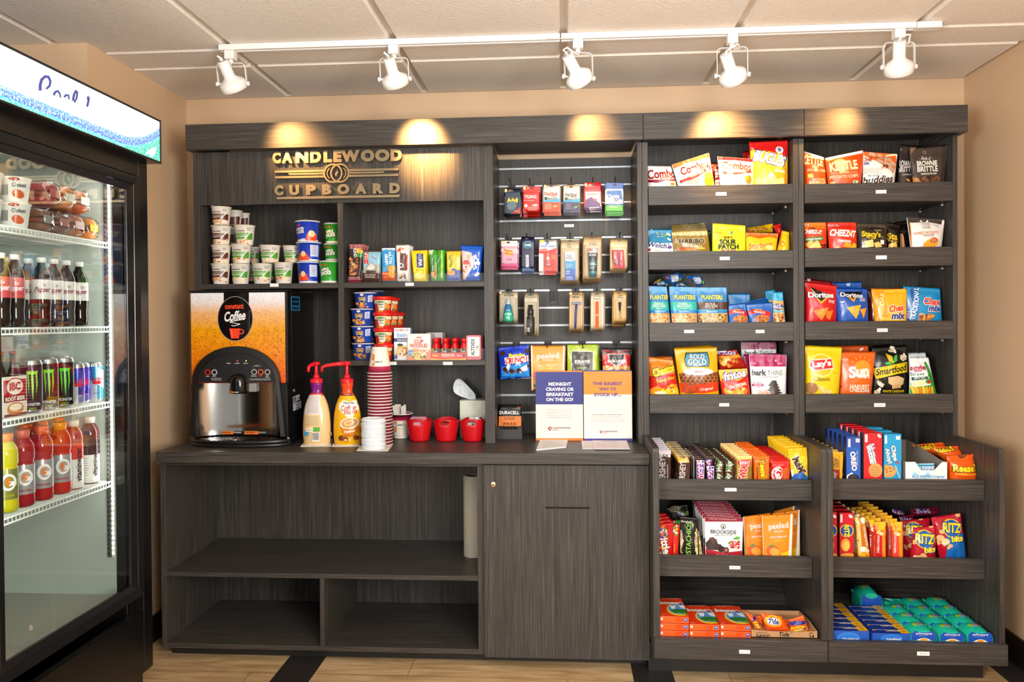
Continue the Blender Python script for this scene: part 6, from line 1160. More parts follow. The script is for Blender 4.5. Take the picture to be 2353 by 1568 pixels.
med(1186,1358,350,632,1275,(1280,295),'#2f5cae',[R(1186,350,1358,412,'#2c56a4'),R(1186,412,1358,560,'#e8eef6'),G([(1195,430),(1340,425),(1355,520),(1200,500)],'#2f6ab8'),T('Claritin',1260,486,120,40,WHT,0,b=2.5),E(1290,520,18,18,'#26408c'),E(1290,520,9,9,WHT),R(1186,575,1358,640,'#58b83a'),T('Allergy',1260,592,90,16,WHT,0,b=1)],'blue and green allergy tablet card',6,206,lean=2)
# second row
med(136,304,930,1185,210,(195,868),'#e8a8c0',[R(136,930,304,985,'#e8e0dc'),TAG(158,950),G([(136,1010),(304,1010),(304,1060),(136,1040)],'#f2c8d4'),E(212,1040,46,24,'#f2c81c',-8),E(212,1060,42,20,'#f2c81c',-8),T('Pepto',208,1032,82,26,'#d8204a',-8,b=3),T('Bismol',216,1060,76,20,'#d8204a',-8,b=3),R(136,1165,304,1190,'#d83a7c'),LN(190,1110,250,2,12,'#a84868',5)],'pink stomach tablet card',5,207)
def tube_card(x0,x1,yt,yb,hx,tip,col,arts,lbl,cat,n,seed,prod,bl,Y=3.28,lean=0,frn='B7',pitch=.016,hy=None,hole=None):
    hook(hx,(hy if hy else yt-8),tip[0],tip[1],'black prong hook carrying the '+lbl.split(',')[0],frn=frn); fr(frn)
    q=[(x0+lean,yt),(x1+lean,yt+2),(x1,yb),(x0,yb)]
    return card(lbl,cat,q,Y,n,col,[arts],blister=bl,prod=prod,group=cat+' cards: '+lbl.split(',')[0],seed=seed,pitch=pitch,hole=hole or (hx,yt+22))
def pbox(x0,y0,x1,y1,dep,col,arts,nm='packed_box'):
    def f(t,Y):
        a=P(*C(x0,y0),Y); b=P(*C(x1,y1),Y); m=MB(); yf=Y-dep; m.box(a.x,b.x,yf,Y-.002,b.z,a.z,mat(col,.35))
        apply_art(m,arts,lambda p,q:(lambda w:(w.x,w.z))(P(*C(p,q),Y)),lambda x,z,l:(x,yf-l,z),clip=[(a.x,b.z),(b.x,b.z),(b.x,a.z),(a.x,a.z)],Lm=9,off=.0003,smooth=False); m.build(nm,t,)
    return f
def plathe(cx,ys,Ydep,arts=None,nm='bottle',cols=None):
    # ys: [(y, halfwidth, colour)] from top to bottom
    def f(t,Y):
        Yc=Y-.002-max(w for _,w,_ in ys)/CUR[2]*Y/F; sc=Y/F/CUR[2]; p0=P(*C(cx,ys[0][0]),Y); m=MB()
        pr=[(w*sc,P(*C(cx,y),Y).z) for y,w,c in ys][::-1]; ms=[mat(c,.25) for y,w,c in ys][::-1]
        m.lathe((p0.x,Yc,0),pr,None,20,mats=ms[1:]+ms[-1:])
        m.build(nm,t)
        if arts:
            m=MB(); r_=max(w for _,w,_ in ys)*sc
            def rf(z):
                for (ra,za),(rb_,zb_) in zip(pr,pr[1:]):
                    if za<=z<=zb_: return ra+(rb_-ra)*(z-za)/max(zb_-za,1e-6)
                return r_
            def sf(x,z,l): r=rf(z)+l; return (x,Yc-math.sqrt(max(r*r-(x-p0.x)**2,0)),z)
            apply_art(m,arts,lambda a,b:(lambda w:(w.x,w.z))(P(*C(a,b),Y)),sf,Lm=.006,off=.0004); m.build('product_label',t)
    return f
tube_card(340,470,890,1235,394,(392,866),'#2a2850',[E(403,972,42,36,'#2a9aa8'),E(403,972,34,28,'#143a5c'),T('TUMS',403,974,60,24,WHT,0,b=3.5),T('ANTACID',403,934,70,9,'#8a90c0',4),R(345,1210,470,1235,'#1f3a78'),LN(355,1195,440,3,12,'#4a7aa8',5)],'navy antacid roll card','antacid',4,208,pbox(385,1075,415,1195,.012,'#e4e6ea',[R(394,1090,400,1180,'#4a4a5a'),R(385,1100,415,1104,'#8a8a9a')]),(350,1015,462,1200,.014),pitch=.014)
tube_card(514,694,916,1235,600,(595,862),'#f4f0ee',[G([(514,1040),(600,1030),(694,1000),(694,1240),(514,1240)],'#dd2c20'),R(524,925,565,945,'#f2c81c'),T('Clear eyes',598,986,160,34,'#1f3a8c',0,b=1.2),E(600,960,20,8,'#2f6ac8',30),G([(514,1015),(600,1010),(605,1035),(514,1042)],'#d82a1c'),T('REDNESS RELIEF',560,1026,84,10,WHT,0),G([(560,1060),(640,1050),(650,1230),(560,1230)],'#e8483a'),LN(640,1080,685,3,14,'#f4b040',5),R(514,1060,560,1236,'#f2e4e2')],'red and white eye drop card','eye drop',5,209,plathe(606,[(1052,6,'#e9dcd8'),(1088,7,'#e9dcd8'),(1090,12,'#e4e0e4'),(1110,20,'#d8d2da'),(1150,24,'#e0d0d4'),(1182,26,'#d8dce0')],.01,[R(590,1125,622,1170,'#b83a3a'),LN(594,1130,618,4,10,WHT,3)]),(570,1045,646,1196,.02),pitch=.012)
tan='#d2b78c'; buff='#c4b99c'
tube_card(730,922,912,1352,828,(827,858),'#cdb894',[R(732,912,922,925,'#dcc8a4'),T('re-',818,968,42,24,'#4a4438',0,b=0),T('nu',818,992,42,20,'#4a4438',0,b=0)],'buff card with contact lens solution box','lens care',3,210,pbox(778,1048,880,1330,.024,'#f0eef0',[G([(778,1135),(830,1140),(880,1130),(880,1330),(778,1330)],'#2f9ad0'),R(778,1215,880,1330,'#2a62c0'),R(778,1275,880,1330,'#2848a8'),T('re-',822,1088,60,24,'#3a3a44',0,b=0),T('nu',822,1112,58,24,'#3a3a44',0,b=0),T('ADVANCED',815,1172,62,10,WHT),T('FORMULA',815,1190,62,10,WHT),T('FRESH',800,1212,30,9,'#b8e04a'),LN(788,1236,830,2,22,'#d8ecf8',7),LN(788,1290,860,3,12,'#a8c4ec',5)],'solution_box'),(740,1010,915,1342,.028),Y=3.27,pitch=.03)
tube_card(955,1145,880,1330,1048,(1046,855),'#d8b98a',[T('Edge',1060,962,80,26,'#5a4a3a',-3,sh=.2,b=1),T('SHAVE',1060,945,50,8,'#8a7a60')],'tan card with dark green shave gel tube','shave gel',3,211,plathe(1052,[(1010,52,'#d0d4d6'),(1060,52,'#22384a'),(1064,50,'#14181e'),(1130,46,'#1d5a5e'),(1190,44,'#102a30'),(1240,42,'#2c8a8a'),(1262,40,'#1a5a70'),(1300,36,'#163a58')],.02,[T('EDGE',1050,1080,72,22,WHT,0,sh=.2,b=2),T('GEL',1052,1168,62,22,WHT,0,sh=.1,b=2),R(1014,1020,1050,1042,'#e8702a'),LN(1020,1195,1080,3,10,'#a8c8cc',4)]),(965,975,1135,1322,.052),Y=3.255,lean=0,pitch=.045)
tube_card(1225,1408,908,1232,1322,(1327,850),'#e8c68e',[T('travel pack',1320,962,100,12,'#9a7a4a',0)],'light tan card with small red clothes','travel sewing',4,212,None,(1240,1000,1398,1222,.024),Y=3.27,pitch=.012)
fr('B7')
t=empty('red_mitt_pair',(P(*C(1315,1200),3.25).x,3.255,P(*C(1315,1210),3.255).z),'red folded item sealed in the clear blister of the light tan card','travel item')
bag('folded_part',None,None,[(1245,1025),(1310,1020),(1330,1205),(1262,1210)],3.258,.012,None,'#cf1c22',[G([(1265,1120),(1320,1110),(1325,1180),(1270,1170)],'#7a141a'),R(1268,1040,1290,1110,'#f0a0a0')],seed=213,rough=.2,parent=t)
bag('folded_part',None,None,[(1315,1025),(1365,1020),(1378,1205),(1325,1210)],3.256,.012,None,'#cf1c22',[R(1335,1040,1350,1120,'#f4b0b0'),T('DAD',1308,1150,70,26,'#f0e0e0',90,b=2)],seed=214,rough=.2,parent=t)
# row three
fr('B8')
B8=dict(frn='B8')
tube_card(98,262,112,385,184,(180,95),buff,[T('scope.',186,150,88,26,'#2a2a2a',0,b=2),E(112,122,12,14,'#f2a01c'),E(112,122,7,9,WHT),T('OUTLAST',182,384,50,7,'#4a4438')],'buff card with small green mouthwash bottle','mouthwash',3,215,plathe(182,[(180,18,'#b8c8d8'),(215,19,'#c8d4e0'),(222,20,'#1f6aa8'),(245,30,'#1d78a8'),(280,38,'#1f9a86'),(320,44,'#2fa88a'),(360,48,'#1f8a5a'),(375,44,'#1a7a50')],.02,[T('scope',182,308,60,18,WHT,0,b=2),T('Crest',182,272,40,10,WHT),E(182,310,34,20,'#2fb890'),T('scope',182,308,56,16,WHT,0,b=2),LN(162,330,200,2,8,WHT,3)]),(108,165,256,380,.036),Y=3.27,pitch=.03,hole=(184,126),frn='B8')
tube_card(314,430,122,492,370,(368,105),buff,[T('TRESemme',370,160,90,15,'#6a6252',0),LN(350,180,390,1,4,'#6a6252',2)],'buff card with black spray bottle','hair spray',2,216,plathe(371,[(228,20,'#1c1918'),(262,20,'#1c1918'),(268,26,'#211d1b'),(312,27,'#211d1b'),(318,22,'#15120f'),(338,34,'#2a2420'),(400,35,'#2c2520'),(470,34,'#2c2520'),(482,28,'#1a1613')],.02,[R(342,350,366,462,'#3a332c'),R(342,420,366,458,'#c8ccd0'),LN(344,355,364,6,10,'#8a8070',4)]),(320,200,426,488,.04),Y=3.27,pitch=.045,hole=(370,140),frn='B8')
def razor(t,Y):
    m=MB(); c=mat('#23408c',.3); sc=Y/F/CUR[2]; p=lambda x,y:P(*C(x,y),Y)
    a=p(722,207);b=p(802,222); m.box(a.x,b.x,Y-.012,Y-.003,b.z,a.z,c); m.box(a.x+.001,b.x-.001,Y-.0135,Y-.012,(a.z+b.z)/2-.001,(a.z+b.z)/2+.001,mat('#8a94a8',.3,.8)); m.tube([p(762,222)+Vector((0,-.006,0)),p(762,250)+Vector((0,-.010,0)),p(758,300)+Vector((0,-.009,0)),p(756,370)+Vector((0,-.008,0)),p(753,432)+Vector((0,-.007,0))],.003,c,10,rr=[.0035,.0045,.0042,.0042,.0038]); m.build('razor',t)
tube_card(700,818,115,455,757,(758,92),'#c8a87a',[T('Gillette',757,160,64,16,'#1a1a2a',0,b=3),E(714,130,12,14,'#f2a01c'),E(714,130,7,9,WHT),LN(730,178,790,1,4,'#6a5a40',3),R(790,122,812,138,'#a08058')],'kraft card with blue disposable razor','razor',4,217,razor,(718,195,806,445,.018),Y=3.275,pitch=.014,hole=(757,134),lean=2,frn='B8')
def emery(t,Y):
    m=MB(); sc=Y/F/CUR[2]; c=P(*C(940,315),Y); w=13*sc; h=117*sc
    pts=[(c.x+w*math.cos(a),c.z+h-w+w*math.sin(a)) for a in [PI*i/8 for i in range(9)]]+[(c.x-w*math.cos(a),c.z-h+w-w*math.sin(a)) for a in [PI*i/8 for i in range(9)]]
    m.prism(pts,1,Y-.006,Y-.003,mat('#e0601c',.8)); z1=P(*C(940,315),Y).z; m.box(c.x-w,c.x+w,Y-.0066,Y-.0058,z1-.004,z1+.004,mat('#e8a07a',.5)); m.build('emery_board',t)
tube_card(884,1002,112,450,942,(940,96),'#d0bfa2',[T('Emery',942,152,60,18,'#6a5a48',-4,sh=.2),T('Boards',942,174,62,14,'#4a3a2c',0,b=1.5),T('5 PACK',950,440,24,7,'#6a5a48')],'kraft card with orange emery boards','emery board',3,218,emery,(905,190,982,442,.012),Y=3.275,pitch=.012,hole=(942,132),frn='B8')
def clip_(t,Y):
    m=MB(); cm=mat('#8f8a84',.2,.95); p=lambda x,y:P(*C(x,y),Y); m.hexa([(p(1128,280).x,Y-.006,p(1128,280).z),(p(1142,280).x,Y-.006,p(1142,280).z),(p(1142,280).x,Y-.003,p(1142,280).z),(p(1128,280).x,Y-.003,p(1128,280).z),(p(1122,205).x,Y-.009,p(1122,205).z),(p(1148,205).x,Y-.009,p(1148,205).z),(p(1148,205).x,Y-.003,p(1148,205).z),(p(1122,205).x,Y-.003,p(1122,205).z)],mat('#1c1a1a',.2,.6)); m.box(p(1126,0).x,p(1144,0).x,Y-.010,Y-.004,p(0,205).z,p(0,190).z,cm); m.tube([p(1136+4*math.sin(k),282+k*9)+Vector((0,-.006+.002*math.cos(k*2),0)) for k in range(5)],.0016,cm,6)
    c=p(1140,338); m.tube([(c.x+.0045*math.cos(a),Y-.005,c.z+.0045*math.sin(a)) for a in [2*PI*i/14 for i in range(14)]],.001,cm,6,closed=True); m.build('nail_clipper',t)
tube_card(1078,1195,105,385,1130,(1142,92),'#dcae68',[T('Nail',1140,146,40,18,'#5a3a1c',0,sh=.2,b=2),T('Clipper',1136,164,64,18,'#5a3a1c',-4,sh=.2,b=2)],'golden kraft card with nail clipper','nail clipper',5,219,clip_,(1090,180,1186,378,.016),Y=3.27,pitch=.012,hole=(1130,124),frn='B8')
# empty black double hook
fr('B8'); zi=min(range(15),key=lambda i:abs(zs[i]-P(*C(568,95),YSL).z)); x=P(*C(568,95),YSL).x; z=zs[zi]
t=empty('empty_hook',(x,YSL,z),'empty black double bracket clipped to a groove between the spray card and razor card','hook')
m=MB(); m.box(x-.017,x+.017,YSL-.006,YSL-.0014,z-.062,z+.006,hk); m.build('bracket',t,bevel=.001)
for s in (-1,1): MB().box(x+s*.0075-.004,x+s*.0075+.004,YSL-.03,YSL-.006,z-.046,z-.004,hk).build('arm',t,bevel=.0015)
# bottom row bags
def hbag(hx,hy,tx,ty,*a,**k):
    hook(hx,hy,tx,ty,a[0],frn='B8',Yt=3.24); fr('B8')
hbag(248,550,226,594,'black hook holding the dark blue chocolate bag')
bag('chocolate_bag','royal blue crunchy chocolate bag hanging tilted beside the left post','chocolate bag',[(92,592),(352,565),(365,850),(112,872)],3.245,.05,None,'#1c3cc0',[G([(120,760),(360,720),(365,850),(115,870)],'#2f8fe0'),T('Buncha',252,660,140,38,'#f6d01c',4,o='#1c2a8c',b=4),G([(145,682),(348,662),(350,715),(152,740)],WHT),T('CRUNCH',246,702,188,52,'#cf1c20',5,sh=.1,b=4),[E(a,b,22,20,'#4a2414') for a,b in ((130,645),(345,622),(152,782),(208,796),(272,790))],N(240,780,240,60,['#6a3a1c','#4a2414','#8fc0f0'],10,12,3),G([(160,770),(175,720),(200,750),(180,782)],WHT),G([(280,770),(335,740),(345,790),(300,800)],'#e8eef8'),R(112,846,366,852,'#14289a')],seed=220,rough=.15,wr=2.2)
dupb=bag('chocolate_bag','royal blue chocolate bag hanging behind, its edge showing by the post','chocolate bag',[(70,600),(200,600),(210,862),(80,868)],3.33,.03,None,'#1a2f9a',[],seed=221)
hbag(520,550,512,590,'black hook holding the orange dried fruit pouch')
bag('dried_fruit_pouch','orange dried fruit pouch with cream edges hanging behind the blue poster','dried fruit pouch',[(370,576),(666,576),(660,965),(376,962)],3.27,.03,None,'#f4981c',[G([(360,560),(384,560),(392,980),(370,980)],'#f2e6c8'),G([(650,570),(680,570),(670,980),(640,980)],'#f2e6c8'),T('peeled',518,672,190,62,WHT,3,b=1.4),T('SNACKS',516,702,90,14,WHT,0,b=1),T('GENTLY DRIED FRUIT',515,748,170,18,'#fbe6b8',4),T('ORGANIC',515,772,110,20,'#f6d01c',2,b=1),E(405,835,14,30,'#e8502a'),E(405,920,12,12,'#5a6a2a')],'pouch',seed=222,rough=.3,wr=.6)
bag('dried_fruit_pouch','orange dried fruit pouch hanging right behind its twin on the slat panel','dried fruit pouch',[(385,580),(676,585),(668,970),(385,966)],3.31,.025,None,'#e88a18',[G([(655,570),(690,570),(685,980),(650,980)],'#e8d8b0')],'pouch',seed=223,wr=.6)
hbag(812,552,818,594,'black hook holding the lime green jerky bag')
bag('jerky_bag','lime green jerky pouch with black label hanging behind the posters','jerky bag',[(686,568),(938,565),(960,900),(684,900)],3.27,.03,None,'#a8c22a',[[L(690+((i*37)%250),575+((i*53)%210),700+((i*37)%250),581+((i*53)%210),3,'#7a981c')+(0,) for i in range(60)],G([(720,622),(910,628),(906,900),(716,900)],'#f0eed8'),G([(725,627),(905,633),(901,900),(721,900)],'#332e2a'),T('KRAVE',814,714,130,26,'#f0e8d8',0,b=3.5),T('GOURMET BEEF JERKY',812,736,130,7,'#d8d0b8'),T('CHILI LIME',812,768,90,14,'#a8d02a',0,b=1),L(800,690,825,670,3,'#a8c22a'),L(806,672,826,692,3,'#a8c22a'),R(684,650,718,655,'#d8e88a')],'pouch',seed=224,rough=.25)
for k in range(3):
    bag('jerky_bag','lime green jerky pouch, %s behind the labelled one'%ORD[k],'jerky bag',[(700+8*k,570),(944+7*k,566),(968+4*k,900),(700,900)],3.30+k*.022,.018,None,'#98b420',[],'pouch',group='lime jerky pouches behind the front one',seed=225+k)
hbag(1105,552,1106,600,'black hook holding the black and red jerky pouch')
bag('jerky_bag','black and red jerky pouch hanging behind the orange poster','jerky bag',[(980,600),(1224,600),(1226,900),(990,900)],3.27,.035,None,'#1c1614',[T('100',1020,626,44,22,'#e0241c',0,b=2),T('Calories',1075,626,60,10,'#e0241c'),T('9g Protein',1170,624,90,12,'#e0241c'),G([(980,655),(1060,640),(1150,640),(1228,655),(1228,750),(985,750)],'#c8201c'),G([(1035,650),(1180,650),(1175,720),(1110,760),(1045,720)],'#d8d4d0'),G([(1042,655),(1172,655),(1168,715),(1110,750),(1052,715)],'#1c1614'),T("JACK LINK'S",1110,714,160,30,WHT,0,o='#1c1614',b=4),R(980,752,1230,900,'#d89a4a'),T('ORIGINAL',1110,782,120,12,'#1c1614',0,b=1.5)],'pouch',seed=230,rough=.2)
bag('jerky_bag','dark jerky pouch hanging behind the black and red one, near the right post','jerky bag',[(1010,602),(1240,602),(1244,900),(1020,900)],3.32,.03,None,'#4a1412',[],'pouch',seed=231)
# battery display
LIP[0]=None
fr('B8'); a=P(*C(78,1275),3.26); b=P(*C(298,1348),3.26)
t=empty('battery_display',((a.x+b.x)/2,3.26,ZCT),'small dark counter carton of batteries with copper cells, beside the left post','battery display')
bk_=mat('#2e2c2b',.5); zt=a.z; zb=ZCT+.0008
m=MB(); m.prism([(a.x,zb),(b.x,zb),(b.x,zt),(b.x-.012,zt-.001),(b.x-.018,zt-.010),(a.x+.018,zt-.010),(a.x+.012,zt-.001),(a.x,zt)],1,3.26,3.262,bk_); m.box(a.x,a.x+.002,3.262,3.36,zb,zt+.01,bk_); m.box(b.x-.002,b.x,3.262,3.36,zb,zt+.01,bk_); m.box(a.x+.002,b.x-.002,3.358,3.36,zb,zt+.03,bk_); m.box(a.x+.002,b.x-.002,3.262,3.358,zb,zb+.001,bk_); m.build('tray_box',t)
fr('B8')
def cells(t,Y):
    for i,cx in enumerate((150,178,207,236)):
        p=P(*C(cx,1300),Y); m=MB(); r=.0036; m.lathe((p.x,Y-.006,0),[(r,P(*C(cx,1310),Y).z),(r,P(*C(cx,1270),Y).z),(r,P(*C(cx,1238),Y).z),(r*.5,P(*C(cx,1236),Y).z)],None,14,mats=[mat('#171412',.2,.3),mat('#c8703a',.2,.9),mat('#c8703a',.2,.9)]); m.build('battery_cell',t)
for k in range(4):
    q=[(100,1082),(292,1082),(292,1335),(92,1335)]
    fr('B8'); tt=card(('copper and black battery pack standing in front in the counter carton' if k==0 else 'battery pack standing %s behind the front one in the carton'%ORD[k-1]),'battery pack',q,3.275+k*.02,1,'#23211f',[T('DURACELL',188,1152,170,28,WHT,0,b=3),T('AAA',270,1105,34,10,'#d8703a'),R(80,1182,300,1268,'#e0803a'),T('GUARANTEED',190,1192,90,8,'#3a2010'),T('10 YEARS',190,1206,90,15,'#3a2010',0,b=1.5),E(188,1120,30,8,'#050505')],prod=cells if k==0 else None,blister=(120,1230,258,1320,.013) if k==0 else None,seed=240+k,name='battery_pack',wr=0)
# posters and papers
def poster(x0,x1,yt,yb,Y,lean,topc,bandc,lbl,arts,botc,yband):
    fr('B8'); a=P(*C(x0,yt),Y); b=P(*C(x1,yb),Y); zb=ZCT+.001; hz=a.z-zb; t=empty('countertop_poster',((a.x+b.x)/2,Y,zb),lbl,'poster')
    yy=lambda z:Y+lean*(z-zb)/hz
    m=MB(); v=[(a.x,Y-.0015,zb),(b.x,Y-.0015,zb),(b.x,Y+.0015,zb),(a.x,Y+.0015,zb),(a.x,yy(a.z)-.0015,a.z),(b.x,yy(a.z)-.0015,a.z),(b.x,yy(a.z)+.0015,a.z),(a.x,yy(a.z)+.0015,a.z)]
    m.hexa(v,mat('#dcd7cf',.4))
    apply_art(m,[R(x0-5,yt-5,x1+5,yt+9,topc),R(x0-5,yt+9,x1+5,yband,bandc),R(x0-5,yb-14,x1+5,yb+20,botc),arts],lambda p,q:(lambda w:(w.x,w.z))(P(*C(p,q),Y)),lambda x,z,l:(x,yy(z)-.0015-l,z),clip=[(a.x,zb),(b.x,zb),(b.x,a.z),(a.x,a.z)],Lm=9,off=.0003,smooth=False,rough=.3)
    m.build('printed_board',t)
    m=MB(); m.box(a.x+.03,a.x+.032,Y+.004,Y+.05,zb,zb+.12,mat('#dcdcd8',.4)); m.build('easel_back',t)
NV='#2f3180'
poster(412,822,795,1385,3.225,.010,'#f07a1c',NV,'white poster with navy block reading MIDNIGHT CRAVING OR BREAKFAST ON THE GO','' or [T('MIDNIGHT',622,908,196,30,WHT,0,b=3),T('CRAVING OR',622,952,240,30,WHT,0,b=3),T('BREAKFAST',622,996,232,30,WHT,0,b=3),T('ON THE GO?',620,1040,232,30,WHT,0,b=3),T("We know you're in a hurry, but",618,1130,206,12,'#b0a8a4',0,b=0),T("don't forget to jot down the items",618,1151,228,12,'#b0a8a4',0,b=0),T("you're about to enjoy. Pick up a",618,1172,214,12,'#b0a8a4',0,b=0),T('purchase slip, fill it out, and go!',618,1193,214,12,'#b0a8a4',0,b=0),E(536,1288,15,17,'#a81c34'),E(538,1288,5,9,WHT,30),T('CANDLEWOOD',636,1282,158,14,'#5a5458',0),T('SUITES',582,1300,48,8,'#8a2434'),T('AN IHG HOTEL',680,1300,62,6,'#b8b0ac')],'#f07a1c',1082)
poster(824,1243,790,1388,3.215,.010,NV,'#f68a1e','white poster with orange block reading THE EASIEST WAY TO STOCK UP',[T('THE EASIEST',1030,904,255,28,'#4a3080',0,b=3),T('WAY TO',1031,950,148,28,'#4a3080',0,b=3),T('STOCK UP...',1030,998,230,28,'#4a3080',0,b=3),T('JUST WRITE',1030,1046,240,28,'#d8d0cc',0,b=3),T('JUST WRITE',1030,1046,236,25,'#efebe4',0,b=1.6),T('IT DOWN',1032,1090,180,28,'#d8d0cc',0,b=3),T('IT DOWN',1032,1090,176,25,'#efebe4',0,b=1.6),T('Enjoy everything in the Candlewood Cupboard',1030,1170,258,10,'#7a7274',0,b=1),T('To charge to your suite, just write your items on the',1030,1188,250,9,'#b8b0ae',0),T('charge slip and drop it in the slot. To buy with cash, drop',1036,1207,286,9,'#b8b0ae',0),T('the correct amount in the slot. We charge you nothing.',1036,1226,286,9,'#b8b0ae',0),E(974,1317,11,12,'#a81c34'),E(975,1317,4,7,WHT,30),T('CANDLEWOOD',1052,1312,124,12,'#6a6468',0),T('SUITES',1008,1326,36,6,'#8a2434'),T('AN IHG HOTEL',1088,1326,48,5,'#b8b0ac')],NV,997)
def sheet(pts,lbl,n,z0=0.0,c='#eeeae6',arts=None):
    fr('B8'); w=[PZp(*C(*p),ZCT) for p in pts]; h=.0003*n+.0004; zb=ZCT+.0006+z0
    m=MB(); m.hexa([(p.x,p.y,zb) for p in w[::-1]]+[(p.x,p.y,zb+h) for p in w[::-1]],mat(c,.6))
    if arts: apply_art(m,arts,lambda p,q:(lambda w_:(w_.x,w_.y))(PZp(*C(p,q),ZCT)),lambda x,y,l:(x,y,zb+h+l),Lm=9,off=.0002,smooth=False)
    o=m.build('paper_slips',origin=(w[0].x,w[0].y,zb)); tag(o,lbl,'paper')
sheet([(452,1392),(690,1392),(675,1455),(420,1480)],'stack of white slips on the worktop in front of the navy poster',14,arts=[LN(470,1400,660,7,8,'#c4c0c0',2)])
sheet([(805,1398),(920,1398),(935,1466),(815,1466)],'small white slip pile, left one in front of the orange poster',5,c='#f0e8e8',arts=[LN(830,1410,900,5,9,'#c8b8bc',2)])
sheet([(898,1400),(1195,1402),(1222,1474),(918,1474)],'wide white slip pile, right one in front of the orange poster',6,z0=.0024,c='#f0e6e8',arts=[LN(930,1418,1180,4,11,'#c8b4ba',2),T('PURCHASE SLIP',1050,1410,120,6,'#a89098')])
# ================================================================ left cabinet: cups, cereal bars
fr('B4')
def oat(x0,x1,yt,yb,Y,kind,lbl,zf=None,dark=0):
    cx=(x0+x1)/2; w=(x1-x0)/2
    c1={'b':'#5a2c22','g':'#4f9a2c','w':'#d8d4cc'}[kind]; h=yb-yt
    ar=[R(x0-30,yt+h*.40,x1+30,yt+h*.72,c1),[],G([(cx+w*.62,yt+h*.42),(cx+w*1.3,yt+h*.42),(cx+w*1.3,yt+h*.74),(cx+w*.2,yt+h*.74)],c1),G([(cx+w*.62,yt+h*.38),(cx+w*.70,yt+h*.38),(cx+w*.22,yt+h*.78),(cx+w*.14,yt+h*.78)],'#f2ede4'),
     T('QUAKER',cx-w*.08,yt+h*.31,w*.75,h*.085,'#3a3432',0,b=2),T('MAPLE & BROWN SUGAR' if kind=='b' else 'APPLES & CINNAMON',cx-w*.12,yt+h*.58,w*1.2,h*.085,WHT,0,b=1.5),T('INSTANT OATMEAL',cx-w*.1,yt+h*.485,w*.9,h*.045,'#e8e0d0'),
     N(cx+w*.1,yt+h*.84,w*1.3,h*.22,['#e0a05a','#d8b88a','#e8cfa0','#c8643a'] if kind=='b' else ['#e8cfa0','#d8b88a','#f0d8a8','#d8743a'],16,h*.065,int(x0)),LN(cx+w*.45,yt+h*.14,cx+w*.75,3,h*.05,'#8a8680',h*.02)]
    if kind=='w': ar=[LN(cx-w*.5,yt+h*.12,cx+w*.5,8,h*.055,'#9a9690',h*.02),G([(cx-w,yt+h*.55),(cx+w,yt+h*.4),(cx+w,yt+h),(cx-w,yt+h)],'#5a2c22')]
    cup(lbl,'oatmeal cup',cx,yt,yb,w*.88,w*.72,Y,'#ece7dc',ar,'#e8dcc0',group='instant oatmeal cups',name='oatmeal_cup',zf=zf,rimc='#e8dcc8',pull=250 if kind!='w' else None)
z=ZS1
br='cream and brown oatmeal cup'; gr='cream and green oatmeal cup'
YY=3.215
for i,(x0,x1,yt,yb) in enumerate(((186,352,513,652),(188,352,660,803),(188,350,808,948),(186,346,950,1093))): oat(x0,x1,yt,yb,YY-.015,'b',br+', front left column, %s from the top'%ORD[i],z if i==3 else None)
for i,(x0,x1,yt,yb) in enumerate(((365,537,655,803),(340,510,800,945),(338,498,950,1092))): oat(x0,x1,yt,yb,YY,'g',gr+', second column, %s from the top'%ORD[i],z if i==2 else None)
oat(500,672,948,1088,YY+.0,'g',gr+', bottom row, third from the left',z); oat(668,830,940,1084,YY-.005,'g',gr+', bottom row, fourth from the left',z)
oat(558,732,808,942,YY+.01,'g',gr+', second row up, below the dark gap'); oat(736,900,812,940,YY+.03,'g',gr+', second row up, partly behind the blue cups')
for i,(x0,x1,yt,yb,k) in enumerate(((332,436,540,655,'w'),(335,436,672,790,'w'),)): oat(x0-22,x1,yt,yb,YY+.10,k,'oatmeal cup turned to its nutrition side, behind the left column, %s from the top'%ORD[i])
oat(408,492,560,655,YY+.165,'w','small looking oatmeal cup at the far back of the top row')
oat(486,572,820,942,YY+.11,'g',gr+' far back between the second and third columns'); oat(470,560,965,1080,YY+.09,'g',gr+' far back in the bottom row',None)
oat(330,470,815,935,YY+.10,'g',gr+' behind the second column, second row up'); oat(560,700,960,1075,YY+.09,'g',gr+' behind the third column, bottom row')
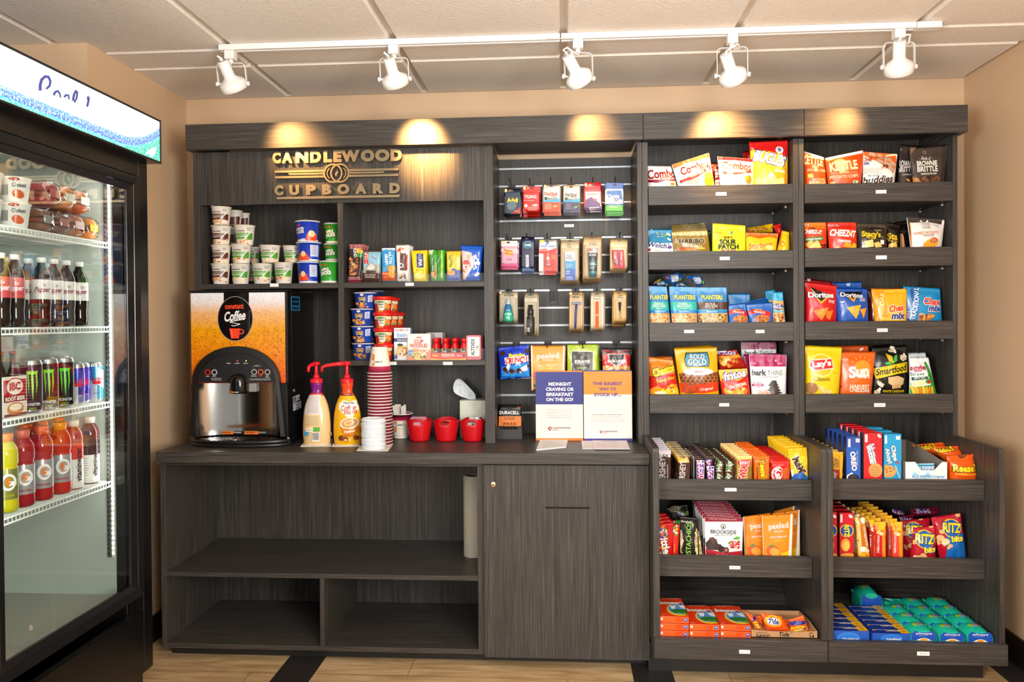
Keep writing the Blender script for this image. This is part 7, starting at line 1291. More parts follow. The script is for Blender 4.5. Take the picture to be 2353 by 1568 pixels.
def blue(x0,x1,yt,yb,zf,lbl,txt=1):
    cx=(x0+x1)/2;w=(x1-x0)/2;h=yb-yt
    ar=[T('Kelloggs',cx-w*.6,yt+h*.22,w*.5,h*.11,'#e0402a',12,b=2),T('FROSTED',cx-w*.45,yt+h*.40,w*.8,h*.14,WHT,8,o='#1a2a8c',b=3),T('FLAKES',cx-w*.4,yt+h*.55,w*.7,h*.13,WHT,8,o='#1a2a8c',b=3),G([(cx+w*.05,yt+h*.95),(cx+w*.2,yt+h*.62),(cx+w*.8,yt+h*.6),(cx+w*.95,yt+h*.95)],'#e8481c'),E(cx+w*.5,yt+h*.62,w*.22,h*.16,'#f2c88a'),LN(cx-w*.3,yt+h*.86,cx+w*.1,1,5,'#cfd8f4',4)] if txt==1 else [R(cx+w*.35,yt+h*.15,cx+w*.82,yt+h*.75,'#c9d0e8'),LN(cx+w*.4,yt+h*.2,cx+w*.75,8,h*.06,'#6a74a8',h*.02),G([(cx-w*.7,yt+h*.95),(cx-w*.5,yt+h*.6),(cx+w*.1,yt+h*.6),(cx+w*.3,yt+h*.95)],'#e8481c'),E(cx-w*.2,yt+h*.62,w*.2,h*.15,'#f2c88a')]
    cup(lbl,'cereal cup',cx,yt,yb,w*.95,w*.82,3.20,'#1c3cb4',ar,'#c9a06a' if txt==1 else '#dcdce0',group='blue cereal cups',name='cereal_cup',zf=zf,rimc='#dfe0e8',foot='#eef0f2',pull=280)
blue(838,1028,622,780,None,'blue cereal cup on top of its column, tilted looking foil lid'); blue(846,1036,784,930,None,'blue cereal cup in the middle of its column',2); blue(850,1026,935,1084,z,'blue cereal cup at the bottom of its column',2)
def gre(x0,x1,yt,yb,Y,zf,lbl):
    cx=(x0+x1)/2;w=(x1-x0)/2;h=yb-yt
    cup(lbl,'cereal cup',cx,yt,yb,w*.95,w*.82,Y,'#2f9a2c',[T('Kelloggs',cx-w*.3,yt+h*.20,w*.55,h*.12,'#d8301a',10,b=2),T('APPLE',cx-w*.15,yt+h*.42,w*.75,h*.15,'#f4f0e0',8,o='#1a1a12',b=3),T('JACKS',cx-w*.1,yt+h*.62,w*1.0,h*.24,'#f4f0e0',8,o='#1a1a12',b=4),R(x0,yt+h*.1,x0+w*.4,yt+h*.25,'#7ac83a')],'#b8b8a8',group='green cereal cups',name='cereal_cup',zf=zf,rimc='#dfe0d8',foot='#f0ecd8',pull=260)
gre(1056,1208,640,792,3.262,None,'green cereal cup on top of its column beside the divider'); gre(1054,1206,796,925,3.262,None,'green cereal cup in the middle of its column beside the divider'); gre(1020,1176,928,1082,3.195,z,'green cereal cup at the bottom, in front of the two stacked ones')
# bars
LIP[0]=YU+.012; XLIM[:]=[XB0+.002,XB1-.002]; fr('B4')
def cb(name,q,Y,col,arts,seed,lbl,n,grp,D=.018,style='bar'):
    o=bag('snack_bar',lbl,'snack bar',q,Y,D,ZS1,col,arts,style,seed=seed,rough=.22); column(o,n,.032,lbl,grp,jx=.003)
Y0=3.178
cb('',[(1268,800),(1385,798),(1352,1075),(1258,1075)],Y0,'#3a2016',[[E(1258+10*(i%14),798+12*(i//14),4,4,'#f0dcd8') for i in range(56)] and R(1240,790,1400,845,'#8c2a34'),[E(1258+12*i,806+12*j,3.4,3.4,'#f0dcd8',n=8)+(0,) for i in range(12) for j in range(3)],R(1240,1048,1400,1090,'#8c2a34'),[E(1260+12*i,1056+11*j,3.4,3.4,'#f0dcd8',n=8)+(0,) for i in range(10) for j in range(2)],R(1240,835,1302,900,'#1c1614'),T('KIND',1314,868,66,24,WHT,-84,b=2),G([(1322,832),(1350,832),(1390,868),(1330,868)],'#e8a81c'),G([(1330,868),(1390,868),(1385,900),(1330,900)],'#3f8a3a'),N(1306,970,70,130,['#c8864a','#8a4a1c','#e0b070','#5a2a10'],40,13,9)],301,'dark fruit nut bar with dotted burgundy ends',3,'nut bars')
cb('',[(1372,850),(1510,852),(1505,1072),(1372,1072)],Y0+.012,'#8fc4d8',[R(1360,840,1520,858,'#5a2c20'),R(1382,862,1412,950,'#cf2a24'),T('CLIF',1398,892,54,24,WHT,90,b=2.5),T('BAR',1398,936,22,8,WHT,90),G([(1370,1010),(1400,960),(1440,935),(1475,962),(1510,950),(1510,1080),(1370,1080)],'#a8a89c'),G([(1400,985),(1436,945),(1465,975),(1440,1000)],'#dcdcd4'),R(1395,1000,1470,1024,'#4a3a30'),R(1360,1020,1520,1090,'#4a241c'),T('CHOCOLATE',1428,1034,84,10,'#e8d8c8'),T('BROWNIE',1428,1050,70,10,'#e8d8c8'),L(1440,890,1470,915,4,RED)],302,'pale blue mountain print energy bar',3,'energy bars')
cb('',[(1515,830),(1618,828),(1622,1068),(1520,1068)],Y0,'#2f9ad4',[R(1500,820,1630,850,'#dfe4ea'),R(1500,838,1630,855,'#3fa6dc'),T('NUTRI',1580,905,90,24,'#f4f4f6',-86,b=2.5),T('GRAIN',1552,915,80,22,'#f4f4f6',-86,b=2.5),E(1590,985,34,26,'#e0a04a'),R(1515,1010,1630,1080,'#dd5a1c'),E(1590,1030,26,24,'#f2b01c'),T('Strawberry',1545,1025,50,10,WHT)],303,'bright blue fruit cereal bar',3,'fruit cereal bars')
cb('',[(1622,805),(1728,802),(1722,1068),(1635,1068)],Y0-.004,'#e6e2dc',[T('K',1660,848,42,44,'#d0402a',-20,sh=.3,b=2),R(1655,870,1700,1000,'#5a3a30'),E(1664,962,18,18,'#e6e2dc'),E(1664,962,10,10,'#5a3a30'),LN(1680,880,1694,9,12,'#c8b8ac',4),N(1675,1040,40,40,['#4a2414','#d8b88a'],14,9,12),R(1700,880,1712,1000,'#b03a2c')],304,'white protein bar with red initial',3,'white protein bars')
cb('',[(1738,850),(1862,845),(1852,1068),(1760,1068)],Y0+.004,'#f2d41c',[R(1740,845,1870,852,'#e0b810'),G([(1780,872),(1830,872),(1834,978),(1784,978)],'#2c2a80'),T('LUNA',1808,925,90,28,WHT,-88,b=2.5),E(1800,1040,40,22,'#f4e27a'),LN(1778,990,1835,2,8,'#a89010',3)],305,'bright yellow bar with navy label',3,'bright yellow bars')
cb('',[(1872,845),(1995,840),(1992,1064),(1892,1064)],Y0+.006,'#3f9a2c',[G([(1870,840),(1910,840),(1900,880),(1872,880)],'#c8d8a0'),R(1890,905,1912,1010,'#1f5a24'),T("Oats 'n Honey",1902,955,100,14,WHT,-86,b=1),T('CRUNCHY',1935,985,80,16,'#f2d81c',-86,b=1),T('NATURE',1960,960,90,18,'#1f5a24',-86,b=2),N(1915,1030,40,50,['#d8a04a','#a86a24'],8,14,13),R(1965,845,1980,1060,'#9ad04a'),R(1935,845,1945,1064,'#2f7a24')],306,'green oat bar with yellow lettering',4,'green oat bars')
cb('',[(2008,852),(2118,850),(2112,1062),(2012,1062)],Y0+.004,'#e8c43a',[T('belVita',2042,930,90,26,'#3a6a2c',-84,b=1),G([(2012,1000),(2060,985),(2120,1000),(2120,1080),(2012,1080)],'#3a5aa8'),E(2040,1015,34,24,'#d8a04a'),R(2085,900,2110,980,'#f2e08a')],307,'yellow breakfast biscuit pack',3,'breakfast biscuit packs')
cb('',[(2118,806),(2288,812),(2262,1062),(2134,1062)],Y0-.002,'#1f5cc8',[G([(2110,845),(2200,865),(2215,960),(2150,1070),(2110,1070)],'#efc0b8'),T('POP',2232,925,80,44,WHT,-64,b=4),T('TARTS',2210,950,90,34,WHT,-64,b=3.5),E(2160,940,24,18,'#c8302a'),T('Strawberry',2180,925,90,14,'#d0281c',-78,b=2),N(2150,1000,40,70,['#c8302a','#f4e0d8'],8,12,14),E(2240,1030,22,12,WHT,30)],308,'blue toaster pastry pack with white lettering',3,'toaster pastry packs',D=.024)
# clear acrylic lip and dividers on both shelves
def acrylic(z0,h,xs_,lbl,Yf):
    t=empty('clear_shelf_lip',((XB0+XB1)/2,Yf,z0),lbl,'shelf divider')
    MB().box(XB0+.002,XB1-.002,Yf,Yf+.0016,z0+.0006,z0+h,CLEAR).build('front_strip',t)
    for x in xs_: MB().box(x-.0006,x+.0006,Yf+.002,Yf+.17,z0+.0006,z0+h*1.5,CLEAR).build('divider_fin',t)
acrylic(ZS1,.034,[P(*C(x,1060),3.155).x for x in (1365,1512,1628)],'clear plastic strip with fins dividing the snack bars',YU+.003)
LIP[0]=None; XLIM[:]=[-9,9]
# lower shelf
fr('B6')
acrylic(ZS2,.048,[P(*C(x,690),3.155).x for x in ()],'clear plastic strip with fins along the noodle and tin shelf',YU+.0006)
def mac(x0,x1,yt,yb,Y,zf,lbl):
    cx=(x0+x1)/2;w=(x1-x0)/2;h=yb-yt
    cup(lbl,'macaroni cup',cx,yt,yb,w*.96,w*.78,Y,'#1c4cb8',[E(cx-w*.1,yt+h*.42,w*.42,h*.40,'#16308c'),E(cx-w*.1,yt+h*.15,w*.16,h*.07,'#f0e0e4'),T('MACARONI',cx-w*.1,yt+h*.34,w*.62,h*.11,'#f2b83a',0,b=2),T('CHEESE',cx-w*.1,yt+h*.47,w*.6,h*.13,'#f2d83a',0,b=2.5),E(cx-w*.1,yt+h*.60,w*.2,h*.09,'#f2c81c'),E(cx-w*.1,yt+h*.57,w*.17,h*.07,'#16308c'),G([(cx-w*.95,yt+h*.6),(cx-w*.4,yt+h*.62),(cx-w*.38,yt+h*.8),(cx-w*.9,yt+h*.76)],'#ef8a1c'),T('Original',cx-w*.62,yt+h*.70,w*.34,h*.08,'#f8e0b0'),N(cx+w*.02,yt+h*.82,w*.7,h*.22,['#ef9a2a','#f6b84a','#d87a1a'],18,h*.07,int(x0)),G([(cx+w*.42,yt+h*.2),(cx+w*.78,yt+h*.15),(cx+w*.74,yt+h*.58),(cx+w*.4,yt+h*.6)],'#c8d0ea'),LN(cx+w*.48,yt+h*.24,cx+w*.7,7,h*.05,'#5a6cb0',h*.018)],'#d8a04a',group='blue macaroni cups',name='macaroni_cup',zf=zf,rimc='#dfe2ea',pull=265,lidh=-.0)
for i,(x0,x1,yt,yb,zf) in enumerate(((505,712,88,232,None),(474,686,235,386,None),(480,690,392,540,None),(486,694,546,692,ZS2))): mac(x0,x1,yt,yb,3.222,zf,'blue macaroni cup, %s from the top of the left column'%ORD[i])
cup('upside glimpsed blue macaroni cup with clear rim at the back of the top','macaroni cup',690,72,230,86,70,3.32,'#20386c',[],'#b8b4b8',group='blue macaroni cups',name='macaroni_cup',rimc='#a8a4a8')
for i in range(2): mac(560,770,250+150*i,390+150*i,3.32,None,'blue macaroni cup behind the left column, %s from the top'%ORD[i+1])
mac(560,770,552,690,3.32,ZS2,'blue macaroni cup behind the left column, lowest one')
def chi(x0,x1,yt,yb,Y,zf,lbl,s=1):
    cx=(x0+x1)/2;w=(x1-x0)/2;h=yb-yt; y1=yt+h*.2
    cup(lbl,'pasta cup',cx,yt,yb,w*.90,w*.76,Y,'#cf2a1c',[R(x0-30,y1+h*.02,x1+30,y1+h*.20,'#ead8a8'),[E(x0+w*.22*k,y1+h*.20,w*.12,h*.04,'#ead8a8') for k in range(10)],G([(cx-w*.35,y1+h*.22),(cx+w*.38,y1+h*.22),(cx+w*.3,y1+h*.6),(cx+w*.05,y1+h*.72),(cx-w*.25,y1+h*.6)],'#efe6d4'),E(cx-w*.02,y1+h*.20,w*.5,h*.12,'#2f6a2c'),T('BOYARDEE',cx-w*.02,y1+h*.21,w*.8,h*.10,'#f4f0e4',0,b=2),T('Beef',cx,y1+h*.38,w*.4,h*.09,'#7a5a3a'),T('Ravioli',cx,y1+h*.48,w*.5,h*.10,'#7a5a3a'),E(cx+w*.55,y1+h*.42,w*.24,h*.2,'#e8862a'),E(cx+w*.5,y1+h*.55,w*.14,h*.07,'#4a8a3a'),E(cx-w*.1,y1+h*.72,w*.3,h*.08,'#c87a2a')],'#dc2018',group='red microwave pasta cups',name='pasta_cup',zf=zf,rimc='#dc2018',lidh=.012,lidover=.001,n=28)
for i,(x0,x1,yt,yb,zf) in enumerate(((678,862,126,270,None),(680,865,270,412,None),(684,870,414,556,None),(688,872,556,692,ZS2))): chi(x0,x1,yt,yb,3.20,zf,'red lidded pasta cup, front column, %s from the top'%ORD[i])
for i,(x0,x1,yt,yb,zf) in enumerate(((762,922,136,272,None),(762,922,272,408,None),(764,922,408,545,None),(768,922,548,680,ZS2))): chi(x0,x1,yt,yb,3.30,zf,'red lidded pasta cup, middle column, %s from the top'%ORD[i])
for i,(x0,x1,yt,yb,zf) in enumerate(((820,968,272,404,None),(820,968,404,536,None),(820,968,538,668,ZS2))): chi(x0,x1,yt,yb,3.385,zf,'red lidded pasta cup, rear column, %s from the top'%ORD[i])
ca=carton('tuna_box','light blue and white tuna snack box, front one beside the red cups','snack box',883,1032,408,692,3.185,.035,ZS2,'#e8ecf2',[T('# BUMBLE BEE',956,428,122,22,'#e06a3a',0,b=1.5),T('Snack',950,468,88,34,'#2f8ad0',0,b=1),T('ON THE RUN!',948,490,66,9,'#5a7aa8'),R(880,500,1040,532,'#1c3c78'),T('TUNA SALAD',958,517,96,17,WHT,0,b=2),E(958,612,62,56,'#f0d8a8'),N(958,622,110,70,['#e8b88a','#d89a5a','#f4e4c0','#c87848'],34,13,15),E(940,560,26,12,'#2a3c24'),E(950,578,34,8,'#c8a04a'),R(890,655,915,685,'#2f62b0'),R(883,640,890,692,'#4a8ac8')],sidec='#5ab0dc',topc='#8fc4e4')
for k in range(3): carton('tuna_box','light blue tuna snack box, %s behind the front one'%ORD[k],'snack box',883,1032,408,692,3.223+k*.037,.035,ZS2,'#e8ecf2',[],group='tuna snack boxes behind the front one',sidec='#3f9ad0',topc='#6ab4e0')
def ndl(Y,lbl,art,grp=None):
    carton('noodle_box',lbl,'noodle box',1005,1213,460,694,Y,.075,ZS2,'#f4ece0',[R(1000,455,1220,462,'#d8c8a8'),T('nissin',1108,492,46,18,'#c8201c',0,b=2),T('CUP',1106,530,84,36,'#c8201c',0,b=2.5),T('NOODLES',1106,566,156,34,'#c8201c',0,b=2.5),R(1000,588,1220,606,'#f6d8c4'),T('CHICKEN',1076,598,62,14,'#e05a3a',0,b=1.5),R(1000,606,1220,700,'#ee8a6a'),E(1036,632,27,27,'#3fa4dc'),T('15% LESS',1036,632,40,14,WHT),E(1110,655,66,40,'#f2d88a'),N(1110,652,110,50,['#f6e0a0','#e8b84a','#d89a2a','#4a8a3a','#e8783a'],38,12,16),L(1150,640,1196,606,10,'#efe8e4'),E(1150,645,20,12,'#efe8e4',30)] if art else [],group=grp,sidec='#d8d4d4',topc='#d9d0c4')
ndl(3.17,'white and coral noodle box, front one on the tin shelf',1); ndl(3.25,'white and coral noodle box standing behind the front one',0)
carton('noodle_box','greyish white noodle box end at the back right of the noodle boxes','noodle box',1175,1322,450,600,3.345,.08,ZS2,'#c8c4c6',[R(1215,455,1245,500,'#8a7a7a')],topc='#d0ccc8')
# energy shot carton
a=P(*C(1215,632),3.17); b=P(*C(1535,694),3.17); t=empty('shot_display',((a.x+b.x)/2,3.17,ZS2),'red and yellow counter carton reading REGULAR STRENGTH with small red shot bottles','shot display')
m=MB(); zt=a.z; z0=ZS2+.0008; m.box(a.x,b.x,3.17,3.172,z0,zt,mat('#dd2a16',.35)); 
apply_art(m,[G([(1210,680),(1330,690),(1540,682),(1540,700),(1210,700)],'#f2b01c'),T('REGULAR',1372,650,118,18,WHT,0,b=3),T('STRENGTH',1372,668,118,11,'#f0c8a8'),T('Berry',1474,658,46,20,WHT,0,sh=.3),E(1258,655,32,14,'#e8641c'),T('5-hour',1258,656,50,14,'#f2d81c',0,sh=.2,b=2),E(1512,655,12,12,'#3a2a5a')],lambda p,q:(lambda w:(w.x,w.z))(P(*C(p,q),3.17)),lambda x,zq,l:(x,3.17-l,zq),clip=[(a.x,z0),(b.x,z0),(b.x,zt),(a.x,zt)],Lm=9,off=.0003,smooth=False)
m.box(a.x,a.x+.0015,3.172,3.30,z0,zt+.02,mat('#d8b01c',.4)); m.box(b.x-.0015,b.x,3.172,3.30,z0,zt+.02,mat('#d8b01c',.4)); m.box(a.x,b.x,3.172,3.30,z0,z0+.001,mat('#dd2a16',.35)); m.build('printed_carton',t)
zc0=P(*C(1300,500),3.19).z; fr('B6')
pb=P(*C(1262,560),3.19)
def shot(x,Y,lbl):
    t=empty('shot_bottle',(x,Y,z0+.0012),lbl,'shot bottle','red shot bottles in the counter carton'); zb=z0+.0012; H_=zc0-zb
    m=MB(); rr=.0155; fz=lambda z:rr
    m.lathe((x,Y,0),[(rr*.9,zb),(rr,zb+.003),(rr,zb+H_*.62),(rr*.62,zb+H_*.76),(rr*.62,zb+H_*.78)],mat('#c8141c',.2),20)
    cyl_surf(m,[('p',[(-1,0),(1,0),(1,1),(-1,1)],'#16120f'),('p',[(-1,0),(-.55,0),(-.7,1),(-1,1)],'#f2c01c'),('p',[(.1,.55),(.9,.45),(.9,1),(.2,1)],'#e0321c'),T('ENERGY',0,.3,1.0,.14,'#e8e4e0')],x,Y,fz,zb+.004,zb+H_*.5,yp=Y) if False else None
    apply_art(m,[('p',[(-.92,0),(.92,0),(.92,1),(-.92,1)],'#16120f'),('p',[(-.92,0),(-.5,0),(-.7,1),(-.92,1)],'#f2c01c'),('p',[(.1,.55),(.85,.42),(.85,1),(.2,1)],'#e0321c'),T('ENERGY',0,.3,1.0,.14,'#e8e4e0')],lambda u,v:(x+u*rr,zb+H_*.52*(1-v)+.001),lambda a_,b_,l:(a_,Y-math.sqrt(max((rr+l)**2-(a_-x)**2,0)),b_),Lm=.004,off=.0004)
    m.build('bottle_body',t); m=MB(); m.lathe((x,Y,0),[(rr*.72,zb+H_*.775),(rr*.74,zb+H_*.99),(rr*.66,zb+H_)],mat('#d4141c',.3),18); m.build('bottle_cap',t)
for k in range(4):
    xb4=P(*C(1262+84*k,560),3.195).x
    for r in range(3): shot(xb4,3.195+r*.034,'red capped shot bottle, %s from the left in the %s'%(ORD[k],['front row','middle row','back row'][r]))
# mints tin
a=P(*C(1533,474),3.18); b=P(*C(1668,690),3.18); t=empty('mint_tin',((a.x+b.x)/2,3.18,ZS2),'pink and white mint tin standing upright with rounded corners, near the right post','mint tin')
def rrect(x0,x1,z0,z1,r,n=5):
    o=[]
    for cx,cz,s in ((x1-r,z1-r,0),(x0+r,z1-r,1),(x0+r,z0+r,2),(x1-r,z0+r,3)): o+=[(cx+r*math.cos(s*PI/2+q*PI/2/n),cz+r*math.sin(s*PI/2+q*PI/2/n)) for q in range(n+1)]
    return o
z0=ZS2+.0008
m=MB(); m.prism(rrect(a.x,b.x,z0,a.z,.008),1,3.18,3.198,mat('#b5545c',.3,.3),smooth=True); apply_art(m,[('p',[(1546+(p-a.x)/(b.x-a.x)*108,488+(a.z-q)/(a.z-z0)*176) for p,q in rrect(a.x,b.x,z0,a.z,.006)],'#f2efec'),T('ALTOIDS',1592,582,150,34,'#2a2426',90,b=3),T('CURIOUSLY STRONG',1622,580,90,7,'#8a8484',90),E(1632,580,7,12,'#3fae8a'),T('PEPPERMINT',1642,580,60,7,'#b5545c',90)],lambda p,q:(lambda w:(w.x,w.z))(P(*C(p,q),3.18)),lambda x,zq,l:(x,3.18-l,zq),Lm=9,off=.0003,smooth=False); m.build('tin_lid',t)
m=MB(); m.prism(rrect(a.x+.001,b.x-.001,z0,a.z-.001,.008),1,3.1982,3.208,mat('#c8a8a8',.3,.5),smooth=True); m.build('tin_base',t)
for k in range(2): 
    o=MB().prism(rrect(a.x+.004,b.x+.004,z0,a.z,.008),1,3.2125+k*.03,3.236+k*.03,mat('#a84c54',.3,.3),smooth=True).build('mint_tin',origin=((a.x+b.x)/2,3.2125+k*.03,z0)); tag(o,'pink mint tin, %s behind the front one'%ORD[k],'mint tin','pink mint tins behind the front one')
# ================================================================ things on the worktop
ZC=ZCT+.0006
def CT(x,y): return PZp(*C(x,y),ZCT)
# ---- coffee machine
fr('B5'); YM=3.085
a=P(*C(46,118),YM); b=P(*C(884,900),YM); xl,xr,zt=a.x,b.x,a.z
zf_=P(*C(480,1355),YM).z
blkp=mat('#121112',.35,name='black_plastic'); blkg=mat('#0c0b0c',.12,name='gloss_black')
CMx=(xl+xr)/2
t=empty('coffee_machine',(CMx,YM,ZC),'black coffee dispenser with orange bean-print front and round black badge','coffee machine')
yb_=3.43; zsh=zf_
zlow=b.z
xin=XA0+.003; zt-=.0; m=MB(); m.box(xl+.002,xr+.004,YM+.014,YU-.003,zlow,zt,blkp); m.box(xin,xr+.004,YU-.003,yb_,zlow,zt,blkp); m.box(xin,xr+.004,YM+.12,yb_,ZC,zlow,blkp); m.box(xl-.002,xr+.008,YM+.004,YU-.003,zt,zt+.006,blkp)
m.prism([(YM+.01,ZC+.03),(YM+.13,ZC+.03),(YM+.13,zlow),(YM+.002,zlow)],0,xr-.03,xr+.004,blkp); m.prism([(YM+.01,ZC+.03),(YU-.004,ZC+.03),(YU-.004,zlow),(YM+.002,zlow)],0,xl+.006,xl+.03,blkp)
m.build('housing',t,bevel=.002)
def bean_mat():
    m=bpy.data.materials.new('bean_print_panel'); m.use_nodes=True; nt=m.node_tree; b_=nt.nodes['Principled BSDF']
    tc=nt.nodes.new('ShaderNodeTexCoord'); sp=nt.nodes.new('ShaderNodeSeparateXYZ'); nt.links.new(tc.outputs['Generated'],sp.inputs[0])
    r=ramp(nt,[(0,'#dc4a0c'),(.35,'#e88a14'),(.60,'#e9a014'),(.78,'#ecb67a'),(.90,'#e8e2e4'),(1,'#eceef2')]); nt.links.new(sp.outputs['Z'],r.inputs[0])
    nz=nt.nodes.new('ShaderNodeTexNoise'); nz.inputs['Scale'].default_value=60; nt.links.new(tc.outputs['Object'],nz.inputs['Vector'])
    ad=nt.nodes.new('ShaderNodeMixRGB'); ad.inputs[0].default_value=.012; nt.links.new(tc.outputs['Object'],ad.inputs[1]); nt.links.new(nz.outputs['Color'],ad.inputs[2])
    v=nt.nodes.new('ShaderNodeTexVoronoi'); v.inputs['Scale'].default_value=82; v.inputs['Randomness'].default_value=1; v.voronoi_dimensions='3D'; nt.links.new(ad.outputs[0],v.inputs['Vector'])
    # bean rings: a thin band of distance around each cell centre
    c1=nt.nodes.new('ShaderNodeMath'); c1.operation='COMPARE'; c1.inputs[1].default_value=.42; c1.inputs[2].default_value=.055; nt.links.new(v.outputs['Distance'],c1.inputs[0])
    fd=ramp(nt,[(.5,(1,1,1)),(.98,(.35,.35,.35))]); fd.color_ramp.elements[0].color=(1,1,1,1); fd.color_ramp.elements[1].color=(.3,.3,.3,1); nt.links.new(sp.outputs['Z'],fd.inputs[0])
    ml=nt.nodes.new('ShaderNodeMath'); ml.operation='MULTIPLY'; nt.links.new(c1.outputs[0],ml.inputs[0]); nt.links.new(fd.outputs[0],ml.inputs[1])
    k=nt.nodes.new('ShaderNodeMath'); k.operation='MULTIPLY'; k.inputs[1].default_value=.55; nt.links.new(ml.outputs[0],k.inputs[0])
    mx=nt.nodes.new('ShaderNodeMix'); mx.data_type='RGBA'; nt.links.new(k.outputs[0],mx.inputs[0]); nt.links.new(r.outputs[0],mx.inputs[6]); mx.inputs[7].default_value=lin('#6a2c08')
    nt.links.new(mx.outputs[2],b_.inputs['Base Color']); b_.inputs['Roughness'].default_value=.22; return m
m=MB(); m.box(xl+.006,xr-.004,YM+.006,YM+.0135,zlow,zt-.004,bean_mat()); pf=m.build('printed_front',t,bevel=.002)
def onp(p,q,Y=YM): w=P(*C(p,q),Y); return (w.x,w.z)
m=MB(); apply_art(m,[G([(346,120),(562,120),(562,300),(346,300)],'#14100f')],onp,lambda x,z_,l:(x,YM+.006-l,z_),Lm=9,smooth=False,rough=.12)
apply_art(m,[E(446,346,152,193,'#9a9088',n=48),E(446,346,147,188,'#120e0e',n=48),T('constant',438,241,162,42,'#e0482c',2,b=2.5),T('Coffee',445,322,185,86,'#e4e2e0',6,sh=.2,b=2.5),
 [L(*p,6,'#e4e2e0') for p in ((400,372,430,368),(430,368,520,350),(398,376,440,384),(440,384,488,392),(488,394,430,410),(430,410,415,400))],G([(396,430),(494,430),(478,516),(412,516)],'#e8442c'),E(500,458,24,22,'#e8442c'),E(499,457,15,13,'#120e0e'),G([(410,436),(420,436),(426,510),(418,510)],'#f0705a'),[E(569,280+i*17,2.5,3.5,'#cfcac4',n=8) for i in range(11)],[E(553,290+i*17,1.8,2.5,'#8a8684',n=8) for i in range(10)]],onp,lambda x,z_,l:(x,YM+.0052-l,z_),Lm=9,smooth=False,rough=.1)
m.build('round_badge',pf)
# arch bezel + control panel
def arch(cx,cy,rx,ry,y0,n=30): return [(cx+rx*math.cos(q),cy-ry*math.sin(q)) for q in [PI*i/n for i in range(n+1)]]
oc=[onp(*p) for p in [(884,1352),(860,1100),(838,900)]+arch(465,880,372,298,0)+[(92,900),(84,1100),(72,1352)]]
ic=[onp(*p) for p in [(850,1352),(830,1100),(808,893)]+arch(470,893,338,254,0)+[(130,893),(118,1100),(108,1352)]]
m=MB(); n=len(oc); v=[(p[0],YM-.012,p[1]) for p in oc]+[(p[0],YM-.016,p[1]) for p in ic]+[(p[0],YM+.006,p[1]) for p in oc]+[(p[0],YM+.004,p[1]) for p in ic]
f=[]
for i in range(n-1): f+=[(i,i+1,n+i+1,n+i),(2*n+i,2*n+i+1,i+1,i),(n+i,n+i+1,3*n+i+1,3*n+i)]
m.add(v,f,mat('#0f0e0e',.5),False); m.build('arch_bezel',t)
m=MB(); ap=[onp(*p) for p in arch(470,893,336,252,0)]
m.prism(ap,1,YM-.010,YM+.004,mat('#232224',.3)); wl='#d8d4d0'
ring_=lambda x,y,c:[E(x,y,25,25,c,n=28),E(x,y,17,17,'#1a191a',n=28)]
apply_art(m,[ring_(214,806,'#cf2418'),ring_(272,806,'#b8b4b0'),ring_(613,804,'#a8a4a0'),ring_(670,804,'#e0542a'),ring_(728,804,'#a8a4a0'),T('RINSE',395,729,34,9,wl),T('POWER',469,729,40,9,wl),T('READY',543,729,38,9,wl),T('STOP',216,841,30,9,wl),T('BOLD',274,839,30,9,wl),T('REGULAR',613,838,50,9,wl),T('DECAF',669,837,34,9,'#d8542a'),T('HOT',728,836,24,9,wl),T('WATER',728,848,36,9,wl),T('REFILL',641,749,36,9,wl),L(612,750,612,758,2,wl),L(670,750,670,758,2,wl),L(612,750,620,750,2,wl),L(662,750,670,750,2,wl),T('1 For stronger flavor',291,856,92,7,wl,0),T('press BOLD then',290,865,80,7,wl),T('select Reg or Decaf',296,874,90,7,wl),T('2 Press and hold when in manual mode or',668,862,184,7,wl),T('press and release when in portion mode',670,871,170,7,wl),E(395,709,3,3,'#555'+'555'),E(272,769,3,3,'#666666'),E(613,769,3,3,'#666666')],lambda p,q:onp(p,q,YM-.01),lambda x,z_,l:(x,YM-.010-l,z_),Lm=9,off=.0003,smooth=False,rough=.3)
cp=m.build('control_panel',t)
for cx_,c,nm,lb in ((469,(1,.03,.02),'indicator_light','red power light'),(543,(.5,1,.05),'indicator_light','green ready light')):
    p=P(*C(cx_,708),YM-.01); m=MB(); m.lathe((p.x,YM-.010,p.z),[(.0001,-.0022),(.0018,-.0016),(.0022,0)],mat(c,.3,0,5),12,axis=1); o=m.build(nm,cp); o['label']=lb
# stainless recess (concave)
steel=mat('#b9b6b0',.16,1.0,bump=(300,.02,.0005),name='stainless_steel')
m=MB(); x0,_=onp(112,1352); x1,_=onp(848,1352); zb=zf_-.004; ztop=onp(470,893)[1]+.004; nseg=28; V=[]
for i in range(nseg+1):
    u=i/nseg; x=x0+(x1-x0)*u; y=YM+.004+.085*math.sin(PI*u)**.6
    V+=[(x,y,zb),(x,y,ztop)]
m.add(V,[(2*i,2*i+2,2*i+3,2*i+1) for i in range(nseg)],steel,True); m.build('steel_recess',t)
m=MB(); m.box(x0,x1,YM-.006,YU-.005,ztop-.004,ztop+.001,blkp); m.build('recess_ceiling',t)
